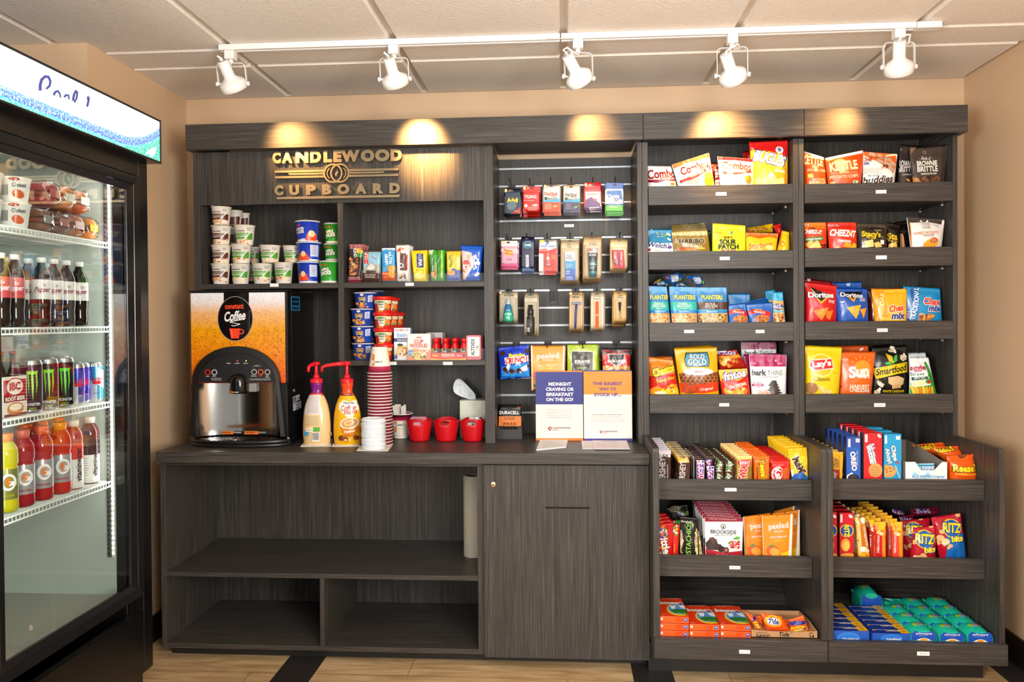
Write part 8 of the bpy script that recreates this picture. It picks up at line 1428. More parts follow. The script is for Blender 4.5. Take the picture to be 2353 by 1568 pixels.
# spout
p=P(*C(470,870),YM-.03); sc=YM/F/CUR[2]; m=MB(); zz0=P(*C(470,990),YM-.03).z; zz1=P(*C(470,885),YM-.03).z; r=80*sc
prof=[(r*.7,zz0),(r*.97,zz0+.001),(r,zz0+.01),(r*.98,zz1)]+[(r*.98*math.cos(q),zz1+r*.85*math.sin(q)) for q in (.3,.6,.9,1.2,1.45)]+[(.0001,zz1+r*.85)]
m.lathe((p.x,YM-.018,0),prof,blkg,32); sp_=m.build('brew_head',t)
m=MB(); 
apply_art(m,[R(394,962,448,986,'#e0701c'),T('WARNING',424,974,36,10,'#2a140c'),T('HOT LIQUIDS',474,974,50,11,'#e8e4e0',0,b=1)],lambda q1,q2:onp(q1,q2,YM-.03),lambda x,z_,l:(x,YM-.018-math.sqrt(max((r+l)**2-(x-p.x)**2,1e-8)),z_),Lm=.006,off=.0006); m.build('warning_sticker',sp_)
m=MB(); m.box(P(*C(556,0),YM).x,P(*C(622,0),YM).x,YM-.004,YM+.03,P(*C(0,975),YM).z,P(*C(0,900),YM).z,mat('#8a8884',.35)); m.build('faucet_block',t,bevel=.002)
m=MB(); xx0,zz_0=onp(338,1336); xx1,zz_1=onp(732,1306)
for (a0,a1,c,tx,tc_) in ((338,430,'#dd6a1c','WARNING','#2a140c'),(436,522,'#161414','HOT LIQUIDS','#f0ece8'),(526,648,'#dd6a1c','AVERTISSEMENT','#2a140c'),(652,732,'#161414','LIQUIDES CHAUDS','#c8c4c0')):
    ax_=onp(a0,0)[0];bx_=onp(a1,0)[0]; m.box(ax_,bx_,YM-.0145,YM-.0135,onp(0,1333)[1],onp(0,1306)[1],mat(c,.35)); apply_art(m,[T(tx,(a0+a1)/2+4,1319,(a1-a0)*.72,13,tc_,0,b=1)],onp,lambda x,z_,l:(x,YM-.0145-l,z_),Lm=9,off=.0003,smooth=False)
m.build('warning_strip',t)
# drip tray
c0=P(*C(530,1400),YM-.0); zt1=ZC+.026; cxm=(xl+xr)/2+.012; rx=.212; 
def oval(rx,ry,y0,n=40): return [(cxm+rx*math.cos(PI+PI*i/n),y0+ry*math.sin(PI+PI*i/n)) for i in range(n+1)]
base=oval(rx,.095,YM+.02); m=MB(); m.prism([(cxm+rx,YM+.055)]+[(cxm-rx,YM+.055)]+base,2,ZC,ZC+.012,blkp,smooth=True); m.prism([(cxm+rx*.97,YM+.055)]+[(cxm-rx*.97,YM+.055)]+oval(rx*.97,.090,YM+.02),2,ZC+.012,zt1,blkp,smooth=True); tr=m.build('drip_tray',t,bevel=.002)
m=MB(); 
for k in range(13):
    w=.018*k
    for s in ((-1,1) if k else (1,)):
        x=cxm+s*w*.95
        if abs(x-cxm)>rx*.82: continue
        yl=.08*math.sqrt(max(1-((x-cxm)/(rx*.9))**2,0)); m.box(x-.0035,x+.0035,YM+.015-yl,YM+.050,zt1,zt1+.0016,blkg)
m.build('drip_grate',tr)
m=MB(); m.tube([(cxm-.018+.026*math.cos(q),YM-.032+.018*math.sin(q),zt1+.003) for q in [2*PI*i/28 for i in range(28)]],.0014,mat('#cfcac4',.2,.9),6,closed=True); m.build('cup_ring',tr)
m=MB(); pc=P(*C(905,1410),YM-.0); m.box(pc.x-.004,pc.x+.004,YM+.0,YM+.004,ZC+.002,ZC+.032,mat('#b8b4b0',.3,.5)); m.build('tray_clip',tr)
# side panel details (right side)
xs_=xr+.0042
def sidep(x,y): w=PXp(*C(x,y),xs_); return (w.y,w.z)
m=MB(); apply_art(m,[G([(926,155),(1002,158),(1003,278),(927,276)],'#2b8ccc'),G([(934,164),(995,167),(996,234),(935,232)],'#10141a'),G([(934,240),(996,242),(996,270),(935,268)],'#10141a'),T('HAZARD',965,200,50,14,'#2b8ccc'),T('VOLTAGE',965,252,50,9,'#2b8ccc')],sidep,lambda y,z_,l:(xs_+l,y,z_),Lm=9,off=.0004,smooth=False); m.build('blue_label',t)
m=MB(); apply_art(m,[G([(942,1018),(1002,992),(1004,1040),(944,1070)],'#d8d4d0'),G([(944,1022),(972,1010),(973,1050),(945,1064)],'#7a7672'),G([(944,1076),(1014,1048),(1016,1110),(945,1140)],'#c9cfdc'),T('BUNN',990,1025,24,10,'#2a2a2a',20),T('1842',980,1080,40,12,'#3a3f5c',22),T('SERIAL',985,1110,40,8,'#3a3f5c',22)],sidep,lambda y,z_,l:(xs_+l,y,z_),Lm=9,off=.0004,smooth=False); m.build('rating_label',t)
m=MB(); 
for i in range(7):
    for j in range(2):
        c=[sidep(1062+32*j+dx,330+58*i+dy) for dx,dy in ((0,0),(20,2),(20,20),(0,20))]; m.add([(xs_+.0006,p[0],p[1]) for p in c],[(3,2,1,0)],mat('#020202',.9))
m.build('vent_slot',t)
m=MB(); w=sidep(955,962); m.lathe((xs_,w[0],w[1]),[(.009,0),(.008,.003),(.0001,.004)],mat('#c8c4be',.2,.9),18,axis=0); m.build('side_screw',t)
m=MB(); ps=[PXp(*C(x,y),xs_+.03) for x,y in ((1190,850),(1230,870),(1275,905),(1305,960),(1318,1030),(1308,1090),(1280,1130))]; m.tube([(xs_+.004,3.40,ps[0].z-.005)]+[(min(p.x,XA1-.012),min(p.y,3.41),p.z) for p in ps],.007,mat('#5c5c60',.3,.4,bump=(600,.6,.002)),10); m.build('water_hose',t)
# ---- creamer bottles
fr('B6')
def napkin(pts,lbl,z0=0):
    w=[PZp(*C(*p),ZCT) for p in pts]; m=MB(); zb=ZC+z0; m.hexa([(p.x,p.y,zb) for p in w[::-1]]+[(p.x,p.y,zb+.0014) for p in w[::-1]],mat('#ece6da',.85,bump=(220,.3,.001))); o=m.build('paper_napkin',origin=(w[0].x,w[0].y,zb)); tag(o,lbl,'napkin')
napkin([(90,1415),(330,1413),(314,1478),(40,1480)],'white napkin under the cream coloured creamer bottle')
napkin([(345,1415),(610,1413),(600,1478),(322,1480)],'white napkin under the yellow creamer bottle',.0)
napkin([(600,1450),(880,1452),(830,1520),(545,1518)],'white napkin under the stack of cup lids',.0)
def creamer(cx,yb,neckc,bodyc,labelc,lbl,arts,spx,spy,pumpdir,capc='#e01c28'):
    Y=3.100; p=P(*C(cx,1440),Y); x=p.x; z0=ZC+.0016; sc=Y/F/CUR[2]
    zy=lambda y:P(*C(cx,y),Y-.03).z
    t=empty('creamer_bottle',(x,Y,z0),lbl,'creamer bottle'); R_=129*sc; sq=.72
    zt=zy(905); prof=[(R_*.86,z0),(R_*.95,z0+.004),(R_,zy(1370)),(R_*.99,zy(1280)),(R_*.93,zy(1180)),(R_*.82,zy(1110)),(R_*.68,zy(1060)),(R_*.52,zy(1020)),(R_*.42,zy(1000)),(R_*.36,zy(975)),(R_*.40,zy(945)),(R_*.44,zy(920)),(R_*.44,zy(905))]
    def rf(z):
        for (ra,za),(rb_,zb_) in zip(prof,prof[1:]):
            if za<=z<=zb_: return ra+(rb_-ra)*(z-za)/max(zb_-za,1e-6)
        return prof[-1][0]
    mats=[mat('#f2e8dc',.3)]+[mat(bodyc,.2)]*6+[mat(labelc,.2)]+[mat(neckc,.18)]*4
    m=MB(); m.lathe((x,0,0),prof,None,40,mats=mats); m.v=[(v[0],Y+v[1]*sq,v[2]) for v in m.v]
    def sf(a,b,l): r_=rf(b)+l; a=min(max(a,x-r_*.985),x+r_*.985); return (a,Y-sq*math.sqrt(max(r_*r_-(a-x)**2,0)),b)
    apply_art(m,arts,lambda a,b:(lambda w:(w.x,w.z))(P(*C(a,b),Y-.035)),sf,Lm=.008,rough=.2,off=.0008); m.build('bottle_body',t)
    red=mat(capc,.28); m=MB(); m.lathe((x,Y,0),[(R_*.42,zy(906)),(R_*.42,zy(872)),(R_*.36,zy(866)),(.0001,zy(865))],red,28,cap=False)
    for k in range(28): 
        q=2*PI*k/28; m.box(x+R_*.42*math.cos(q)-.0006,x+R_*.42*math.cos(q)+.0006,Y+R_*.42*math.sin(q)-.0006,Y+R_*.42*math.sin(q)+.0006,zy(904),zy(874),red)
    m.build('screw_collar',t)
    m=MB(); m.lathe((x,Y,0),[(R_*.24,zy(868)),(R_*.22,zy(840)),(R_*.13,zy(832)),(R_*.11,zy(760)),(R_*.11,zy(735))],red,20)
    d=Vector((pumpdir[0],pumpdir[1],0)); L_=d.length; d.normalize(); zt=zy(730); a=Vector((x,Y,zt))
    m.lathe((x,Y,0),[(R_*.15,zy(750)),(R_*.27,zy(742)),(R_*.28,zy(722)),(R_*.2,zy(716)),(.0001,zy(715))],red,20)
    pts=[a,a+d*L_*.4+Vector((0,0,-.002)),a+d*L_*.8+Vector((0,0,-.007)),a+d*L_*.97+Vector((0,0,-.013)),a+d*L_+Vector((0,0,-.032))]
    m.tube(pts,.007,red,12,rr=[.010,.0085,.007,.0065,.0055]); m.build('pump_head',t)
creamer(190,1440,'#7a1878','#edc58c','#d8382a','cream coloured creamer bottle with red pump and purple neck, nutrition side out',[G([(98,1015),(210,1012),(212,1190),(70,1185),(80,1100)],'#e4dad8'),[R(92,1024+i*12,205,1027+i*12,'#8a8486') for i in range(13)],R(78,1198,218,1280,'#e2c89a'),[R(82,1204+i*10,210,1207+i*10,'#a8906a') for i in range(8)],G([(88,1310),(160,1300),(160,1340),(88,1345)],'#f0e6cc'),T('Nestle',122,1322,48,14,'#6a88b8'),R(162,1300,218,1338,'#5aa840'),R(78,1340,118,1378,'#3fa8dc'),R(150,1345,215,1428,'#f0eeea'),[R(154+i*6,1350,157+i*6,1415,'#2a2826') for i in range(10)],L(300,1180,314,1300,6,'#7a6a50'),L(296,1350,312,1400,8,'#b8a080')],0,0,(-.012,-.062))
creamer(466,1440,'#e8481c','#f2b414','#b8281c','yellow hazelnut creamer bottle with red pump and orange neck, logo side out',[R(396,1000,560,1022,'#8c1c18'),T('1 Pump = 1',456,1010,74,13,'#f6e8e0',0,b=1),E(508,1010,9,9,'#f6e8e0'),
 G([(478,1225),(430,1185),(378,1140),(380,1090),(415,1058),(450,1062),(475,1082),(510,1058),(550,1068),(566,1110),(550,1160),(510,1200)],'#f6e08a'),G([(478,1212),(432,1176),(388,1135),(388,1096),(418,1068),(450,1072),(476,1092),(512,1068),(545,1078),(556,1112),(542,1156),(506,1190)],'#faf2e6'),T('Nestle.',474,1084,92,22,'#26348c',0,b=2),T('Coffee',468,1128,130,50,'#b8281c',4,sh=.15,b=1.5),T('mate',490,1166,108,38,'#b8281c',4,sh=.15,b=1.5),
 E(480,1268,80,54,'#faf4e8',10),E(480,1264,68,42,'#d8a060',10),E(480,1262,48,26,'#ecc48c',10),E(482,1262,26,12,'#d8a060',10),G([(404,1290),(430,1310),(520,1318),(556,1290),(545,1360),(500,1385),(440,1380),(412,1340)],'#dd8218'),E(562,1320,16,22,'#dd8218'),T('Hazelnut',486,1336,92,26,'#faf4e8',8,b=2),R(425,1372,545,1382,'#b86a14'),E(410,1398,24,24,'#7a3c1c'),E(452,1408,26,22,'#8a4a24'),E(452,1416,16,10,'#e8c08a'),E(540,1398,24,20,'#7a3c1c'),E(486,1414,12,12,'#e8c08a')],0,0,(-.095,-.03))
# ---- tower of cups and lids
def paper_cup(x,Y,zr,inv,lbl,grp,origin=None,arts=1):
    s=-1 if inv else 1; H_=.104; R0,R1=.031,.0465   # R0 base, R1 rim
    t=empty('paper_cup',(x,Y,zr),lbl,'paper cup',grp); m=MB()
    # zr = rim height; body goes away from it
    pr=[(.0001,zr-s*(H_-.0042)),(R0*.9,zr-s*(H_-.004)),(R0,zr-s*H_),(R0+.0002,zr-s*(H_-.001)),(R1-(R1-R0)*.26,zr-s*H_*.26),(R1-(R1-R0)*.02,zr-s*H_*.02),(R1,zr-s*.003)]
    ms=[mat('#efe6d8',.5)]*4+[mat('#b0264e',.5)]+[mat('#efe6d8',.5)]
    m.lathe((x,Y,0),pr,None,32,mats=ms,cap=False)
    def rf(z): q=min(max((zr-z)*s/H_,0),1); return R1-(R1-R0)*q
    if arts:
        sg=180 if inv else 0
        apply_art(m,[T('JUMBO',.002,-.046*s,.034,.0085,'#2c2a4a',sg,b=2),T('GOOD TO THE LAST DROP',.0,-.062*s,.03,.0022,'#8a8494',sg),G([(-.022,-.030*s),(-.010,-.030*s),(-.010,-.040*s),(-.022,-.040*s)],'#e08a3a'),G([(-.024,-.052*s),(-.012,-.050*s),(-.012,-.075*s),(-.022,-.078*s)],'#e08a3a'),[T('sealed for comfort',.0,-.092*s,.045,.002,'#9a94a0',sg)]],lambda a,b:(x+a,zr+b),lambda a,b,l:(a,Y-math.sqrt(max((rf(b)+l)**2-(a-x)**2,1e-9)),b),Lm=.004,off=.0004,rough=.5,vup=True)
    m.build('cup_body',t)
    m=MB(); m.tube([(x+(R1+.0021)*math.cos(q),Y+(R1+.0021)*math.sin(q),zr) for q in [2*PI*i/32 for i in range(32)]],.0018,mat('#f4ece2',.4),8,closed=True); m.build('rolled_rim',t); return t
fr('B6'); YK=3.096; px_=P(*C(757,1000),YK).x; pitch=25.0/CUR[2]*YK/F; nC=24; zrim=P(*C(757,817),YK-.045).z; zlow_=zrim-pitch*(nC-1)
pitch=(zrim-ZC-.004)/(nC-1) if abs(zlow_-ZC)<.04 else pitch
c0=paper_cup(px_,YK,zrim,True,'white upturned paper cup at the top of the tall nested stack, pink band below','nested paper cups in the tall stack')
c1=paper_cup(px_,YK,zrim-pitch,True,'pink banded paper cup rim in the tall nested stack, second from the top','nested paper cups in the tall stack',arts=0)
for k in range(2,nC): dup(c1,(random.Random(k).uniform(-.0002,.0002),0,-pitch*(k-1)),label='pink banded paper cup rim in the tall nested stack, %s from the top'%ORD[k])
m=MB(); m.lathe((px_,YK,0),[(.0522,ZC+.001),(.0528,ZC+.03),(.0524,ZC+.07),(.0520,ZC+.085)],CLEAR,24,cap=False); o=m.build('plastic_sleeve',origin=(px_,YK,ZC)); tag(o,'clear plastic sleeve round the bottom of the cup stack','plastic sleeve')
YLd=3.006; pl_=P(*C(700,1400),YLd); n_=17; ztl=P(*C(706,1222),YLd).z; pit=(ztl-ZC-.0025)/n_
t=None
def lid(x,Y,z,lbl):
    t=empty('cup_lid',(x,Y,z),lbl,'cup lid','white cup lids in the stack'); w=mat('#dfe6ea',.35); m=MB(); r=.0478
    m.lathe((x,Y,0),[(r*.97,z),(r,z+.0008),(r,z+.0022),(r*.965,z+.003),(r*.95,z+.0055),(r*.93,z+.0085),(r*.88,z+.009),(r*.84,z+.0035),(.0001,z+.003)],w,36,cap=False); m.build('lid_shell',t)
    return t
l0=lid(pl_.x,YLd,ZC+.0022,'white plastic cup lid at the bottom of the lid stack')
for k in range(1,n_): dup(l0,(random.Random(k).uniform(-.0015,.0015),random.Random(k+9).uniform(-.001,.001),pit*k),label='white plastic cup lid, %s from the bottom of the lid stack'%ORD[k])
# stir sticks cup
ps_=P(*C(948,1385),3.30); Ys=3.29; xs2=P(*C(948,1250),Ys).x
t=paper_cup(xs2,Ys,ZC+.105,False,'upright paper cup holding wrapped stir sticks beside the cup tower',None); t['label']='upright paper cup holding wrapped stir sticks beside the cup tower'; t['category']='paper cup'
for k in range(11):
    rn=random.Random(k+50); a=rn.uniform(0,6.28); r1=rn.uniform(.005,.020); p0=Vector((xs2+r1*math.cos(a),Ys+r1*math.sin(a)*.8,ZC+.02)); p1=Vector((xs2-.008+(r1+.007)*math.cos(a)*1.1+rn.uniform(-.004,.004),Ys+(r1+.004)*math.sin(a),ZC+.105+rn.uniform(.022,.040)))
    d=(p1-p0).normalized(); sd=d.cross(Vector((0,1,0))).normalized()*.0048; th_=Vector((0,.0006,0)); m=MB()
    m.hexa([p0-sd-th_,p0+sd-th_,p0+sd+th_,p0-sd+th_,p1-sd-th_,p1+sd-th_,p1+sd+th_,p1-sd+th_],mat('#dcd6ce',.6)); o=m.build('stir_stick',origin=tuple(p0)); tag(o,'paper wrapped stir stick standing in the paper cup','stir stick','wrapped stir sticks in the cup')
# ---- red tubs
def tub(cx,lbl):
    Yt=3.215; sc=Yt/F/CUR[2]; x=P(*C(cx,1300),Yt).x; zt=P(*C(cx,1248),Yt-.0).z; H_=zt-ZC; R1=116*sc; R0=84*sc
    t=empty('red_tub',(x,Yt,ZC),lbl,'tub','red plastic tubs'); red=mat('#c80f1a',.28,name='red_plastic'); m=MB(); n=56; rows=12; V=[]
    def hz(q):
        d=abs(math.sin(q)); return H_*(1+ .13*max(0,d-.45)/.55*(3-2*max(0,d-.45)/.55)*max(0,d-.45)/.55) - .0
    def rad(q,f): return (R0+(R1-R0)*f**.8)
    def pt(q,f,off=0):
        h=hz(q)*f; r=rad(q,min(h/H_,1.1))+off; return (x+r*math.cos(q),Yt+r*math.sin(q)*.86,ZC+.0005+h)
    for off in (0,-.0022):
        for j in range(rows+1):
            for i in range(n): V.append(pt(2*PI*i/n,j/rows,off))
    N_=n*(rows+1); F_=[]
    def hole(i,j):
        q=2*PI*(i+.5)/n; f=(j+.5)/rows; d=min(abs(((q-PI/2)+PI)%(2*PI)-PI),abs(((q-3*PI/2)+PI)%(2*PI)-PI)); return (d/.40)**2+((f-.84)/.075)**2<1.0
    for j in range(rows):
        for i in range(n):
            if hole(i,j): continue
            k=(i+1)%n; F_.append((j*n+i,j*n+k,(j+1)*n+k,(j+1)*n+i)); F_.append((N_+j*n+k,N_+j*n+i,N_+(j+1)*n+i,N_+(j+1)*n+k))
            for (di,dj,e) in ((1,0,(j*n+k,(j+1)*n+k)),(-1,0,((j+1)*n+i,j*n+i)),(0,1,((j+1)*n+k,(j+1)*n+i)),(0,-1,(j*n+i,j*n+k))):
                jj=j+dj
                if 0<=jj<rows and hole((i+di)%n,jj): F_.append((e[0],N_+e[0],N_+e[1],e[1]))
    j=rows
    for i in range(n): k=(i+1)%n; F_.append((j*n+i,j*n+k,N_+j*n+k,N_+j*n+i))
    F_.append(tuple(range(n))[::-1]); V2=len(V)
    m.add(V,F_,red,True); m.build('tub_wall',t)
    m=MB(); m.tube([pt(2*PI*i/n,1,.0002) for i in range(n)],.0024,red,8,closed=True); m.build('rolled_rim',t)
    m=MB(); m.lathe((x,Yt,0),[(R0*.84,ZC+.001),(R0*.84,ZC+.003)],red,30); m.build('tub_base',t)
    for i,dx in enumerate((.0,)): 
        m=MB(); 
        for kz in range(4): m.lathe((x+.0,Yt-rad(-PI/2,.2+.18*kz)*.86-.0003,ZC+H_*(.2+.18*kz)),[(.0001,-.0006),(.0014,0)],mat('#e8505a',.2),8,axis=1)
    return x,Yt,H_
tb=[tub(1112,'red plastic tub with pink sweetener packets, leftmost of the three'),tub(1352,'red plastic tub, middle one of the three, looking empty'),tub(1592,'red plastic tub with white creamer pots, rightmost of the three')]
def packet(x,y,z,rx,rz,c,lbl,grp,txt=1,w=.03,h=.02):
    m=MB(); M_=Matrix.Translation((x,y,z))@Matrix.Rotation(rz,4,'Z')@Matrix.Rotation(rx,4,'X'); 
    q=[(-w,-h,0),(w,-h,0),(w,h,0),(-w,h,0)]; m.hexa([M_@Vector((a,b,-.0012)) for a,b,_ in q]+[M_@Vector((a,b,.0012)) for a,b,_ in q],mat(c,.45))
    apply_art(m,[T("Sweet'N Low",0,0,.046,.010,'#7a5aa8',0,b=1)] if txt else [],lambda a,b:(a,-b),lambda a,b,l:tuple(M_@Vector((a,b,.0012+l))),Lm=9,off=.0002,smooth=False)
    o=m.build('sweetener_packet',origin=(x,y,z)); tag(o,lbl,'sweetener packet',grp)
x,Yt,H_=tb[0]
for k in range(7): packet(x-.004+.003*math.sin(k*2.1),Yt-.008+.0*k,ZC+H_*.86+.0035*k,.35,.1*math.sin(k*3),['#e8a0b8','#efb8c8'][k%2],'pink sweetener packet, %s from the bottom in the left red tub'%ORD[k],'pink sweetener packets')
x,Yt,H_=tb[1]
for k in range(3): packet(x+.01*k-.01,Yt,ZC+H_*.45+.005*k,.2,.5*k,'#e8e4d8','pale sweetener packet lying low in the middle red tub','pale packets in the middle tub',0)
x,Yt,H_=tb[2]
for k,(dx,dy,dz) in enumerate(((-.012,-.012,0),(.014,-.010,0),(.0,.012,.0),(-.004,-.006,.024),(.016,.012,.022),(.022,-.002,.012))):
    t=empty('creamer_pot',(x+dx,Yt+dy,ZC+H_*.72+dz),'small white creamer pot in the rightmost red tub','creamer pot','white creamer pots in the right tub'); m=MB(); zz=ZC+H_*.72+dz; m.lathe((x+dx,Yt+dy,0),[(.010,zz),(.0135,zz+.017),(.016,zz+.018)],mat('#f0eeea',.35),18); m.build('pot_body',t); m=MB(); m.lathe((x+dx,Yt+dy,0),[(.016,zz+.0181),(.0001,zz+.0192)],mat('#f4f2f2',.3),18,cap=False); m.build('foil_lid',t)
# ---- tissue box
fr('B6'); Yx=3.30; a=P(*C(1476,1062),Yx); b=P(*C(1712,1368),Yx); b.x=min(b.x,XB1-.003)
t=empty('tissue_box',((a.x+b.x)/2,Yx,ZC),'pale green cube tissue box with circle pattern beside the right post, tissue pulled up','tissue box'); dp=.115
m=MB(); gm=mat('#cfd3c2',.55); m.box(a.x,b.x,Yx,Yx+dp,ZC,a.z,gm)
def rr_(cx,cy,r): return [E(cx,cy,r,r,'#c0c6b4',n=30),E(cx,cy,r-4,r-4,'#cfd3c2',n=30)]
apply_art(m,[rr_(1520,1110,50),rr_(1590,1160,60),rr_(1540,1240,46),rr_(1640,1110,40),rr_(1610,1290,52)],lambda p_,q_:(lambda w:(w.x,w.z))(P(*C(p_,q_),Yx)),lambda x_,z_,l:(x_,Yx-l,z_),clip=[(a.x,ZC),(b.x,ZC),(b.x,a.z),(a.x,a.z)],Lm=9,off=.0002,smooth=False); m.prism([( (a.x+b.x)/2+.03*math.cos(q),Yx+dp/2+.018*math.sin(q)) for q in [2*PI*i/24 for i in range(24)]],2,a.z,a.z+.0006,mat('#e8ebe4',.4)); m.build('carton',t)
Yq=Yx+dp/2-.005; out=[(1590,1062),(1470,1020),(1408,985),(1420,900),(1455,855),(1490,875),(1560,940),(1628,1010),(1615,1062)]
tm=mat('#dfe5ea',.8); m=MB(); cen=P(*C(1530,990),Yq); pts=[P(*C(*p),Yq) for p in out]; V=[];
nr=7
for k,p_ in enumerate(pts):
    for j in range(nr+1):
        f=j/nr; c=cen.lerp(p_,f); V.append((c.x,c.y+.010*math.sin(k*2.3+f*3)*f+.006*math.sin(f*9+k),c.z))
L_=len(pts); F_=[(k*(nr+1)+j,k*(nr+1)+j+1,((k+1)%L_)*(nr+1)+j+1,((k+1)%L_)*(nr+1)+j) for k in range(L_) for j in range(nr)]
m.add(V,F_,tm,True); tis=m.build('tissue',t); so=tis.modifiers.new('t','SOLIDIFY'); so.thickness=.0006; sb=tis.modifiers.new('s','SUBSURF'); sb.levels=2; sb.render_levels=2
# ---- paper towel roll
fr('PX'); pr_=P(1086,1262,3.23); R_=.043; pr_.x=XK1-.0195-R_-.003+.0; m=MB(); zb=ZMID+.0006; zt=P(1095,1101,3.16).z; m.lathe((pr_.x,3.235,0),[(R_,zb),(R_,zt),(R_-.002,zt+.001),(.021,zt+.001),(.020,zt),(.020,zt-.03)],mat('#b9b3a0',.85,bump=(140,.3,.002)),40,cap=False); m.lathe((pr_.x,3.235,0),[(.020,zb),(.020,zt+.0005)],mat('#6a5848',.8),20,cap=False)
o=m.build('paper_towel_roll',origin=(pr_.x,3.235,zb)); tag(o,'pale paper towel roll standing in the open base cabinet at its right end','paper towel')
# ================================================================ drinks and food inside the fridge
fr('F2')
ROT=math.radians(42); PLACED=[]
def fpos(cx,X): q=PXp(*C(cx,700),X); return q.y
def vessel(name,cat,lbl,x,Y,z,prof,mats,parts,arts,grp=None,rot=ROT,n=28,rough=.15):
    """prof/mats: body lathe (metres from the base); parts: [(name, prof, material)]; arts in local metres (u across, v up)"""
    R_=max(r for r,h in prof)+.0006; Y=min(Y,YI-R_-.009)
    for _ in range(40):
        if all(abs(c[2]-z)>.05 or math.hypot(c[0]-x,c[1]-Y)>R_+c[3] for c in PLACED): break
        x-=.006
    PLACED.append((x,Y,z,R_))
    t=empty(name,(x,Y,z),lbl,cat,grp); m=MB(); zz=z+.0008
    pr=[(r,zz+h) for r,h in prof]; m.lathe((x,Y,0),pr,None,n,mats=mats); m.build('body',t)
    def rf(zq):
        for (ra,za),(rb_,zb_) in zip(pr,pr[1:]):
            if za<=zq<=zb_: return ra+(rb_-ra)*(zq-za)/max(zb_-za,1e-6)
        return pr[-1][0]
    if arts:
        m=MB(); apply_art(m,arts,lambda u,v:(x+u,zz+v),lambda a,b,l:(a,Y-math.sqrt(max((rf(b)+l)**2-(a-x)**2,1e-8)),b),Lm=.006,off=.0012,rough=rough,vup=True); m.build('label',t)
    for nm,pp,mm in parts:
        m=MB(); m.lathe((x,Y,0),[(r,zz+h) for r,h in pp],mm,n); m.build(nm,t)
    t.rotation_euler=(0,0,rot); return t
def soda(cx,X,z,k,lbl,labelc,txt,txtc,liquid='#1c0a06',capc='#f0f0ee',rot=ROT,grp=None):
    r=.0272; g=.92; dm=mat(liquid,.08,name='dark_soda'); b=[(a_,b_*g) for a_,b_ in [(r*.7,0),(r*.92,.004),(r*.95,.03),(r*.90,.05),(r*.96,.065),(r,.09),(r,.155),(r*.93,.170),(r*.72,.188),(r*.5,.200),(r*.40,.206),(r*.38,.214)]]
    lc=mat(labelc,.3); ms=[dm]*5+[lc]+[dm]*5
    return vessel('soda_bottle','soda bottle',lbl,X,fpos(cx,X),z,b,ms,[('bottle_cap',[(r*.48,.212*g),(r*.50,.228*g),(r*.44,.2295*g)],mat(capc,.3))],[T(txt,0,.110,.040,.020,txtc,0,sh=.2,b=1.5),T('Dr' if 'epp' in txt else '',.004,.126,.011,.009,txtc,b=1)] if 'epp' in txt else [T(txt,0,.112,.036,.015,txtc,0,sh=.2,b=2)],grp,rot)
X1=XSH-.042
z2=LV[1]; z3=LV[2]; z4=LV[3]; z1=LV[0]
k=0
for i,cx in enumerate((425,357,291)): soda(cx,X1,z2,i,'dark soda bottle with white label, %s from the right on the second fridge shelf'%ORD[i],'#e6e2e0','Pepper','#8c1230',grp='dark sodas with white labels')
soda(226,X1,z2,3,'dark soda bottle with white label, fourth from the right on its shelf','#e6e2e0','Pepper','#8c1230',grp='dark sodas with white labels')
soda(84,X1,z2,4,'dark soda bottle with pink-red label on the second fridge shelf','#c84a50','Pepper','#f4e8e8')
soda(155,X1-.06,z2,5,'dark soda bottle with white label behind the pink labelled bottle','#e6e2e0','Pepper','#8c1230')
soda(8,X1,z2,6,'dark soda bottle with pink-red label cut off by the door frame','#c84a50','Pepper','#f4e8e8')
for i,(cx,xx) in enumerate(((190,.12),(300,.13),(380,.12),(430,.19))): soda(cx-30,X1-xx,z2,7+i,'dark soda bottle in the back rows of the second fridge shelf, %s from the left'%ORD[i],'#d8d4d2','Pepper','#8c1230',grp='dark sodas at the back')
for i,(cx,xx) in enumerate(((60,.10),(110,.16))): soda(cx-20,X1-xx,z2,12+i,'yellow soda bottle in the back of the second fridge shelf, %s from the left'%ORD[i],'#e8c81c','Lemon','#2a4a1c','#c8b81c','#e8e4d8',grp='yellow sodas at the back')
for i,(cx,xx) in enumerate(((230,.22),(330,.24))): soda(cx,X1-xx,z2,15+i,'pale blue labelled water bottle at the back of the second shelf, %s from the left'%ORD[i],'#7ab4d8','water','#f0f4f8','#b8ccd4','#f0f4f8',grp='pale water bottles at the back')
# cans, third shelf
def can(cx,X,z,r,h,bodyc,arts,lbl,grp=None,back=0,metal=.5):
    al=mat('#c8ccd0',.2,.9); bm=mat(bodyc,.22,metal); b=[(r*.82,0),(r*.9,.002),(r,.010),(r,h-.014),(r*.90,h-.004),(r*.90,h)]
    return vessel('drink_can','drink can',lbl,X,fpos(cx,X),z,b,[al,al,bm,al,al],[('can_lid',[(r*.86,h-.004),(r*.80,h-.003)],al)],arts,grp)
def claw(c): return [G([(-.014,.118),(-.010,.120),(-.008,.085),(-.010,.048),(-.012,.085)],c),G([(-.004,.120),(.001,.122),(.003,.08),(.000,.035),(-.003,.08)],c),G([(.007,.122),(.012,.118),(.013,.085),(.009,.055),(.009,.09)],c),G([(-.016,.125),(.014,.125),(.012,.115),(-.014,.115)],c),T('MONSTER',0,.026,.040,.009,'#d8d8dc',0,b=2),T('ENERGY',0,.014,.020,.004,c)]
rm=.0305
for i,(cx,c,cl) in enumerate(((337,'#1a1718','#6fe01c'),(252,'#3c1c1a','#8ad81c'),(165,'#4a2434','#9ad03a'))): can(cx,XSH-.04,z3,rm,.157,c,claw(cl),'tall dark energy can with green claw mark, %s from the right'%ORD[i])
